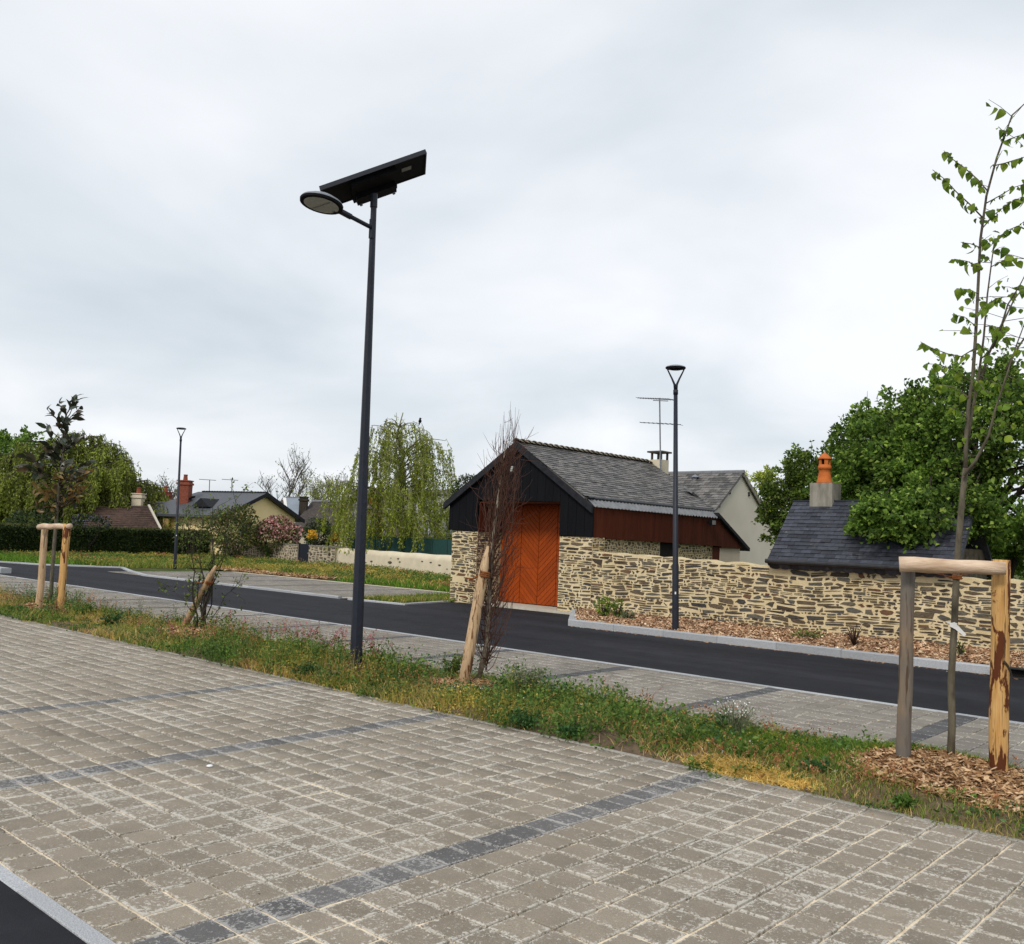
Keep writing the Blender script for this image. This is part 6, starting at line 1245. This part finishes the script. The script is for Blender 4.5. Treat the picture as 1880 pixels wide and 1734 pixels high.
near = lambda X, Y: np.clip(5.5/np.maximum(np.hypot(X, Y), 4)*1.1, 0.28, 1)
def blades(name, label, mat, n, x0, x1, y0, y1, h, w, dens, lean=0.5, cat='grass', hz=SZ, chips=True):
    X, Y = scatter(n, x0, x1, y0, y1, dens)
    if chips: k = clear_chip(X, Y); X, Y = X[k], Y[k]
    P = np.stack([X, Y, hz(X, Y)-0.005], 1); m = len(P); H = h*RG.uniform(0.45, 1.2, m)*(HF(X)**0.5 if chips else 1); ln = RG.normal(size=(m, 3))*np.array([1, 1, 0])*(H*lean)[:, None]
    sc_ = 1/np.clip(near(X, Y), 0.5, 1); V, F3, F4 = blades_VF(P, H, ln, w*sc_*RG.uniform(0.6, 1.3, m), RG); o = nmesh(name, V, F3, F4, mat, None, 'stuff'); return tag(o, label, cat)
ys0, ys1 = 5.99, 7.66
pg = lambda f, s, lo, hi: (lambda X, Y: near(X, Y)*np.clip((patch(X, Y, f, s)-lo)/(hi-lo), 0.03, 1))
blades('strip_grass', 'mixed green grass tufts growing along the planting strip', MT['blade'], 85000, -23, 0.6, ys0, ys1, 0.10, 0.006, pg(2.1, 1, 0.25, 0.7), 0.6)
blades('lush_grass', 'lush bright green grass around the young sapling frame', MT['blade_lush'], 42000, -4.4, 0.4, 6.15, 7.55, 0.12, 0.005, lambda X, Y: np.clip(1.25-np.abs((X+2.9)/1.2)**2, 0, 1)*np.clip((Y-6.35)/0.4, 0.05, 1), 0.55)
blades('dry_grass', 'dry straw coloured grass between the weeds of the strip', MT['blade_dry'], 60000, -23, 0.6, ys0+0.02, ys1-0.1, 0.10, 0.005, pg(2.7, 7, 0.33, 0.75), 0.9)
def strawd(X, Y): return np.clip(1.2-((X+3.15)/0.55)**2-((Y-6.17-0.0*X)/0.17)**2, 0, 1)
blades('straw_patch', 'patch of flattened yellow straw at the pavement edge', MT['straw'], 9000, -3.9, -2.4, 6.0, 6.45, 0.055, 0.006, strawd, 1.9)
# leafy weeds: rosettes and mounds
def weeds(name, label, mat, n, h, L, dens, asp=0.6, per=16, rad=0.06, x0=-23, x1=0.6, flat=0.4, y0=ys0, y1=ys1):
    X, Y = scatter(n, x0, x1, y0, y1, dens); k = clear_chip(X, Y) & (RG.uniform(0, 1, len(X)) < np.interp(X, [-6, -4.2, -2.6], [1, 0.5, 0.2])); X, Y = X[k], Y[k]; Z = SZ(X, Y); m = len(X)
    idx = np.repeat(np.arange(m), RG.poisson(per, m)); q = len(idx); hc_ = np.minimum(h*HF(X)*(0.2+1.7*patch(X, Y, 3.0, 77)**1.6)*RG.uniform(0.4, 1.25, m), 0.40); hh = hc_[idx]; a = RG.uniform(0, 6.283, q); r = rad*np.sqrt(RG.uniform(0, 1, q))*RG.uniform(0.6, 1.6, m)[idx]
    P = np.stack([X[idx]+r*np.cos(a), Y[idx]+r*np.sin(a), Z[idx]+hh*RG.uniform(0.05, 1, q)*(1-0.5*(r/(rad*1.6))**2)], 1)
    D_ = np.stack([np.cos(a), np.sin(a), RG.normal(size=q)*0.4+flat], 1)+RG.normal(size=(q, 3))*0.4; V, F = leaves_VF(P, D_, L*RG.uniform(0.5, 1.3, q), RG, asp)
    si = np.repeat(np.arange(m), 5); B = np.stack([X[si]+RG.normal(size=len(si))*rad*0.3, Y[si]+RG.normal(size=len(si))*rad*0.3, Z[si]], 1); V2, G3, G4 = blades_VF(B, hc_[si]*RG.uniform(0.6, 1.0, len(si)), RG.normal(size=(len(si), 3))*np.array([1, 1, 0])*rad*0.6, 0.004, RG)
    return tag(nmesh(name, np.concatenate([V, V2]), np.concatenate([F, G3+len(V)]), G4+len(V), mat, None, 'stuff'), label, 'weeds')
weeds('leafy_weeds', 'mixed leafy green weeds covering the planting strip', MT['weed'], 6200, 0.20, 0.036, pg(1.9, 3, 0.25, 0.7), 0.6, 26, 0.09)
weeds('cool_weeds', 'dark cool green low weeds spilling over the strip edge', MT['weed_blue'], 2200, 0.16, 0.03, pg(1.6, 12, 0.45, 0.8), 0.7, 30, 0.10)
weeds('yellow_weeds', 'yellowing low ground cover along the pavement side of the strip', MT['weed_yellow'], 5600, 0.15, 0.024, pg(2.2, 17, 0.35, 0.8), 0.6, 20, 0.08, flat=0.2)
weeds('tall_weeds', 'taller olive weeds along the middle of the strip', MT['leaf_shrub'], 1700, 0.34, 0.03, lambda X, Y: pg(1.4, 21, 0.5, 0.9)(X, Y)*np.clip((Y-6.2)/0.4, 0, 1)*(X < -3.2), 0.45, 30, 0.05)
# flower and seed stalks
def stalks(name, label, mat, n, h, dens, headL, per, stem, x0=-23, x1=0.4):
    X, Y = scatter(n, x0, x1, 6.2, 7.65, dens); k = clear_chip(X, Y); X, Y = X[k], Y[k]; m = len(X); P = np.stack([X, Y, SZ(X, Y)], 1); H = h*HF(X)*RG.uniform(0.5, 1.25, m); ln = RG.normal(size=(m, 3))*np.array([1, 1, 0])*0.09
    V, F3, F4 = blades_VF(P, H, ln, 0.0035*np.ones(m), RG); o = tag(nmesh(name, V, F3, F4, stem, None, 'stuff'), label, 'weeds')
    idx = np.repeat(np.arange(m), per); u = RG.uniform(0.55, 1.0, len(idx)); Q = P[idx]+np.array([0, 0, 1.0])*(H[idx]*u)[:, None]+ln[idx]*(u**2)[:, None]+RG.normal(size=(len(idx), 3))*0.006
    V, F = leaves_VF(Q, RG.normal(size=(len(idx), 3))+zz*0.8, headL*RG.uniform(0.6, 1.2, len(idx)), RG, 0.55); nmesh('seed_heads', V, F, None, mat, o, 'stuff')
stalks('red_stalks', 'reddish sorrel seed stalks rising from the strip', MT['sorrel'], 4200, 0.27, pg(1.5, 33, 0.42, 0.8), 0.02, 11, MT['sorrel'])
stalks('pink_spikes', 'dusky pink flower spikes between the shrub and the solar lamp post', MT['pinkweed'], 1300, 0.25, lambda X, Y: np.clip(1.1-((X+9.6)/1.2)**2, 0, 1)*np.clip((Y-6.7)/0.3, 0, 1)+np.clip(1-((X+12.0)/0.5)**2, 0, 1)*0.6, 0.026, 20, MT['sorrel'])
stalks('pale_stalks', 'thin pale grass stalks with tiny seed heads at the back of the strip', MT['blade_dry'], 800, 0.26, lambda X, Y: near(X, Y)*np.clip((Y-6.9)/0.4, 0, 1), 0.010, 6, MT['blade_dry'])
stalks('white_flowers', 'scattered tiny white flowers in the strip grass', MT['petal_white'], 260, 0.13, lambda X, Y: near(X, Y)*(X > -8.5)*0.7, 0.016, 4, MT['blade'])
# single plants that stand out
def plant(name, label, x, y, r, h, n, L, mat, seed, asp=0.6, stems=10, fl=None, cat='plant'):
    t = thing(name, label, cat, (x, y, strip_h(x, y))); rg = np.random.default_rng(seed); b = MB(); P = []; D_ = []; z0 = strip_h(x, y)
    for i in range(stems):
        a = rg.uniform(0, 6.283); e_ = np.array([x+math.cos(a)*r*rg.uniform(0.2, 1), y+math.sin(a)*r*rg.uniform(0.2, 1), z0+h*rg.uniform(0.6, 1.05)]); pts = curve_to((x+rg.normal()*0.02, y+rg.normal()*0.02, z0), e_, (0, 0, 0.12), rg, 6); b.tube(pts, np.linspace(0.0045, 0.0018, 6), 4, False)
        for k in range(n//stems): u = rg.uniform(0.25, 1)*5; j = min(int(u), 4); P.append(pts[j]+(pts[j+1]-pts[j])*(u-j)+rg.normal(size=3)*r*0.09); D_.append(rg.normal(size=3)+np.array([math.cos(a), math.sin(a), 0.7]))
    b.obj('stems', MT['weed'] if mat is not MT['leaf_grey'] else MT['leaf_grey'], t); V, F = leaves_VF(np.array(P), np.array(D_), L*rg.uniform(0.6, 1.3, len(P)), rg, asp); nmesh('foliage', V, F, None, mat, t)
    if fl: Q = np.array([p for p in P if p[2] > z0+h*0.6][:fl]); V, F = leaves_VF(Q+zz*0.02, rg.normal(size=Q.shape)+zz, 0.018, rg, 0.9); nmesh('flowers', V, F, None, MT['petal_white'], t, 'stuff')
gp = lambda px, py: ground(px, py, 0.04)
q = gp(962, 1282); plant('sage_shrub', 'small round grey green sage like shrub right of the bare sapling', q[0], min(q[1], 7.4), 0.24, 0.34, 700, 0.032, MT['leaf_grey'], 3, 0.4, 34, None, 'shrub')
q = gp(1350, 1360); plant('flowering_weed', 'tall pale weed clump with small white flowers at the back of the strip', q[0], min(q[1], 7.35), 0.24, 0.30, 420, 0.022, MT['leaf_grey'], 4, 0.35, 40, 60)
q = gp(1338, 1352); plant('green_weed', 'dark green leafy weed at the foot of the pale flowering clump', q[0]-0.02, min(q[1], 7.2), 0.13, 0.14, 260, 0.04, MT['weed_blue'], 5, 0.6, 14)
for px, py, lab, r_, h_, mt in ((150, 1135, 'bright green leafy weed clump beside the magnolia stakes', 0.28, 0.25, 'weed'), (205, 1150, 'green leafy weed clump between the magnolia stakes and the shrub', 0.24, 0.2, 'weed_blue'), (700, 1232, 'green leafy mound right of the solar lamp post foot', 0.24, 0.24, 'weed'), (745, 1255, 'yellow green mound between lamp post and leaning stake', 0.26, 0.22, 'weed'), (828, 1250, 'rounded olive weed left of the thick leaning stake', 0.16, 0.26, 'leaf_shrub'), (555, 1215, 'wide green mound under the pink flower spikes', 0.34, 0.26, 'weed'), (408, 1205, 'fine green feathery weed mound at the pavement edge by the shrub', 0.2, 0.16, 'weed'), (560, 1240, 'cool green low mound spilling on to the near pavement', 0.22, 0.13, 'weed_blue'), (935, 1335, 'dark green clover mound at the pavement edge near the bare sapling', 0.2, 0.13, 'weed_blue'), (1030, 1350, 'small dark weed tuft on the bare soil gap', 0.12, 0.07, 'weed_blue'), (1650, 1480, 'small green weed tuft in front of the wood chip mound', 0.07, 0.06, 'weed'), (1500, 1420, 'deep green low weed cushion by the yellow straw', 0.12, 0.07, 'weed_blue')):
    q = gp(px, py); plant('weed_clump', lab, q[0], min(max(q[1], 6.12), 7.45), r_, h_, 420, 0.036, MT[mt], int(px), 0.6, 20)
# bed plants
def bedplant(px, py, lab, mat, r_, h_, seed, n=220, L=0.07, name='bed_plant'):
    q = ground(px, py, 0.11); t = thing(name, lab, 'plant', (q[0], q[1], bed_h(q[0], q[1]))); bush(t, (q[0], q[1], 0.11+h_*0.5), (r_, r_, h_*0.55), n, L, RG, mat, 8, MT['bark_dark'], 0.5, 'foliage', seed, 0.2, 0.11)
bedplant(1108, 1133, 'yellow green shrublet against the stone wall by the barn corner', MT['leaf_lime'], 0.16, 0.42, 3); bedplant(1135, 1135, 'darker green shrublet beside the yellow green one', MT['leaf_mid'], 0.13, 0.36, 4, 160); bedplant(1153, 1138, 'low grey green plant on the wood chips by the shrublets', MT['leaf_grey'], 0.14, 0.14, 5, 130)
bedplant(1482, 1172, 'low green sprigs at the wall foot left of the bronze flax', MT['leaf_shrub'], 0.3, 0.13, 6, 180, 0.05); bedplant(1880, 1195, 'green shrublet against the wall beyond the right post', MT['leaf_dark'], 0.12, 0.5, 7, 200, 0.06); bedplant(1763, 1205, 'small sprig growing from the wood chips behind the sapling trunk', MT['leaf_shrub'], 0.06, 0.2, 8, 60, 0.05)
q = ground(1568, 1186, 0.11); ph = thing('bronze_flax', 'withered bronze flax clump with arching strap leaves on the mulched bed', 'plant', (q[0], q[1], 0.1)); 
for i in range(30):
    a = RG.uniform(0, 6.283); ln = RG.uniform(0.18, 0.42); out = RG.uniform(0.12, 0.55); h_ = ln*RG.uniform(0.5, 1.1); d = np.array([math.cos(a), math.sin(a), 0]); s = np.array([-d[1], d[0], 0]); pts = [np.array([q[0], q[1], 0.1])+d*out*t_*0.9+zz*(h_*math.sin(min(t_*2.2, 2.4))) for t_ in np.linspace(0, 1, 6)]; V = []
    for j, p in enumerate(pts): w_ = 0.013*(1-j/5.5); V += [p-s*w_, p+s*w_]
    MB().add(V, [(2*j, 2*j+1, 2*j+3, 2*j+2) for j in range(5)]).obj('leaf', MT['phormium'], ph)
# wood chips
def chips(name, label, P, L, mat):
    n = len(P); a = RG.uniform(0, 6.283, n); D_ = np.stack([np.cos(a), np.sin(a), RG.normal(size=n)*0.3], 1); D_ = unit(D_); N_ = np.array([0, 0, 1.0])+RG.normal(size=(n, 3))*0.5; S = unit(np.cross(D_, N_)); U_ = np.cross(S, D_); l = L*RG.uniform(0.35, 1.3, n)[:, None]; w_ = l*RG.uniform(0.10, 0.42, n)[:, None]; h_ = l*0.07
    V = np.stack([P-D_*l/2-S*w_/2, P+D_*l/2-S*w_/2*0.6, P+D_*l/2+S*w_/2, P-D_*l/2+S*w_/2*0.8, P-D_*l/2+U_*h_, P+D_*l/2+U_*h_], 1).reshape(-1, 3); b = (np.arange(n)*6)[:, None]
    F4 = np.concatenate([b+np.array([0, 1, 5, 4]), b+np.array([3, 4, 5, 2])], 0); F3 = np.concatenate([b+np.array([0, 4, 3]), b+np.array([1, 2, 5])], 0); return tag(nmesh(name, V, F3, F4, mat, None, 'stuff'), label, 'wood chips')
for (cx, cy, rx, ry), n, lab in zip(CH, (6500, 2200, 2600, 1500), ('heaped pale wood chips round the sapling with the goalpost stakes', 'reddish wood chips at the foot of the bare sapling', 'shredded wood chips round the multi stemmed shrub', 'wood chips at the foot of the magnolia stakes')):
    a = RG.uniform(0, 6.283, n); r = RG.uniform(0, 1, n)**0.6*1.15; X = cx+rx*r*np.cos(a); Y = cy+ry*r*np.sin(a); k = (Y > 6.03) & (Y < 7.6); X, Y = X[k], Y[k]; chips('wood_chips', lab, np.stack([X, Y, SZ(X, Y)+RG.uniform(0.0, 0.02, len(X))], 1), 0.075, MT['chip'])
X = RG.uniform(-12.6, -0.4, 26000); Y = RG.uniform(14.29, 16.5, 26000); k = (X > -11.05) | (Y > 14.35+(-11.1-X)*1.333); X, Y = X[k], Y[k]
chips('bed_mulch', 'red brown wood chip mulch covering the bed under the stone wall', np.stack([X, Y, np.array([bed_h(x, y) for x, y in zip(X, Y)])+RG.uniform(0, 0.015, len(X))], 1), 0.09, MT['chip_dark'])
X = RG.uniform(-32.5, -26, 2600); Y = RG.uniform(19.2, 20.6, 2600); chips('bay_mulch', 'strip of wood chips behind the far parking bays', np.stack([X, Y, 0*X+0.03], 1), 0.16, MT['chip'])
# verge grass across the road
vz = lambda X, Y: 0*X+0.0
def vblades(name, label, mat, n, x0, x1, y0, y1, h, dens, w=0.02): return blades(name, label, mat, n, x0, x1, y0, y1, h, w, dens, 0.5, 'grass', vz, False)
pv = lambda f, s: (lambda X, Y: np.clip((patch(X, Y, f, s)-0.2)/0.5, 0.1, 1))
vblades('verge_grass', 'rough green grass on the verge before the far walls', MT['blade'], 30000, -46, -24, 20.2, 27.6, 0.15, pv(0.8, 3), 0.022)
vblades('verge_lush', 'lush green grass strip under the dark hedge', MT['blade_lush'], 16000, -45.6, -35.5, 13.8, 21, 0.16, lambda X, Y: (X < -35.8-0.0*(Y-14))*1.0, 0.022)
vblades('verge_dry', 'pale weedy grass between the far bays and the cream wall', MT['blade_dry'], 9000, -45, -20, 19.4, 26, 0.17, pv(1.1, 9), 0.016)
vblades('barn_grass', 'grass beside the barn left wall and the little kerbed island', MT['blade_lush'], 16000, -25, -16.9, 16.4, 26, 0.16, lambda X, Y: ((Y > 19.2) | (X > -18))*1.0, 0.016)
vblades('island_grass', 'grass on the small kerbed island by the barn', MT['blade'], 6000, -17.9, -16.5, 14.5, 19, 0.13, lambda X, Y: (X < -16.2-(Y-14.5)*0.19)*1.0, 0.012)
vblades('hedge_foot', 'grass along the left road edge before the hedge', MT['blade'], 14000, -45.5, -33.5, 13.5, 21.5, 0.2, lambda X, Y: (Y > 15.8+np.clip(-33.4-X, -5, 0)*0.0)*1.0*((X < -35.3) | (Y > 16)), 0.02)
V, F = leaves_VF(np.stack([RG.uniform(-44, -22, 1500), RG.uniform(20, 27, 1500), RG.uniform(0.12, 0.25, 1500)], 1), RG.normal(size=(1500, 3))+zz, 0.05, RG, 0.9); tag(nmesh('yellow_flowers', V, F, None, MT['weed_yellow'], None, 'stuff'), 'yellow flower specks in the far verge grass', 'flowers')
for nm, lab, mt, n_, hh_, sd_ in (('verge_weeds', 'rough leafy weeds through the far verge grass', 'weed', 1300, 0.22, 61), ('verge_yellow_weeds', 'yellow green weed clumps through the far verge grass', 'weed_yellow', 800, 0.2, 67), ('verge_bronze_weeds', 'bronze seed weeds through the far verge grass', 'sorrel', 130, 0.24, 71)):
    X = RG.uniform(-46, -17, n_*3); Y = RG.uniform(15.5, 27.4, n_*3); k = ((Y > 20.3) | (X < -36)) & (RG.uniform(0, 1, n_*3) < patch(X, Y, 1.1, sd_)**1.5); X, Y = X[k][:n_], Y[k][:n_]; m = len(X)
    idx = np.repeat(np.arange(m), 34); q_ = len(idx); P = np.stack([X[idx]+RG.normal(size=q_)*0.13, Y[idx]+RG.normal(size=q_)*0.13, (hh_*RG.uniform(0.5, 1.3, m))[idx]*RG.uniform(0.1, 1, q_)], 1)
    V, F = leaves_VF(P, RG.normal(size=(q_, 3))+zz*0.6, 0.07*RG.uniform(0.5, 1.3, q_), RG, 0.5); tag(nmesh(nm, V, F, None, MT[mt], None, 'stuff'), lab, 'weeds')
# stray leaves on the pavement edge
for px, py, lab in ((667, 1264, 'curled dark red dead leaf at the foot of the solar post weeds'), (1404, 1424, 'red brown dead leaf lying on the yellow straw')):
    q = ground(px, py, 0.03); o = bpy.data.objects.new('dead_leaf', big_leaf('dead_leaf', MT['sorrel'] if px > 1000 else MT['phormium'], 0.12, 0.06, 0.9, px)); COL.objects.link(o); o.location = Vector(q); o.rotation_euler = (0.15, 0.2, px*0.7); tag(o, lab, 'leaf')
# grit, crumbs and a few pebbles that have drifted over the paving and along the kerb
n = 1500; X = RG.uniform(-9, 0.3, n); Y = RG.uniform(1.8, 6.0, n); k = RG.uniform(0, 1, n) < 0.25+0.75*np.clip((Y-5.4)/0.6, 0, 1); X, Y = X[k], Y[k]
chips('paving_grit', 'small crumbs of soil and grit scattered over the near pavement', np.stack([X, Y, 0*X+0.003], 1), 0.014, MT['chip'])
q = ground(385, 1408); o = tag(MB().lathe((q[0], q[1], 0.0), [(0.018, 0.0), (0.024, 0.005), (0.016, 0.012), (0.004, 0.014)], 9).obj('pebble', MT['white'], None, True), 'lone white pebble lying on the near pavement', 'pebble')
n = 900; X = RG.uniform(-11, -1, n); Y = 14.12-np.abs(RG.normal(size=n))*0.08; chips('gutter_grit', 'stray wood chips and grit along the foot of the bed kerb', np.stack([X, Y, 0*X+0.001], 1), 0.03, MT['chip_dark'])
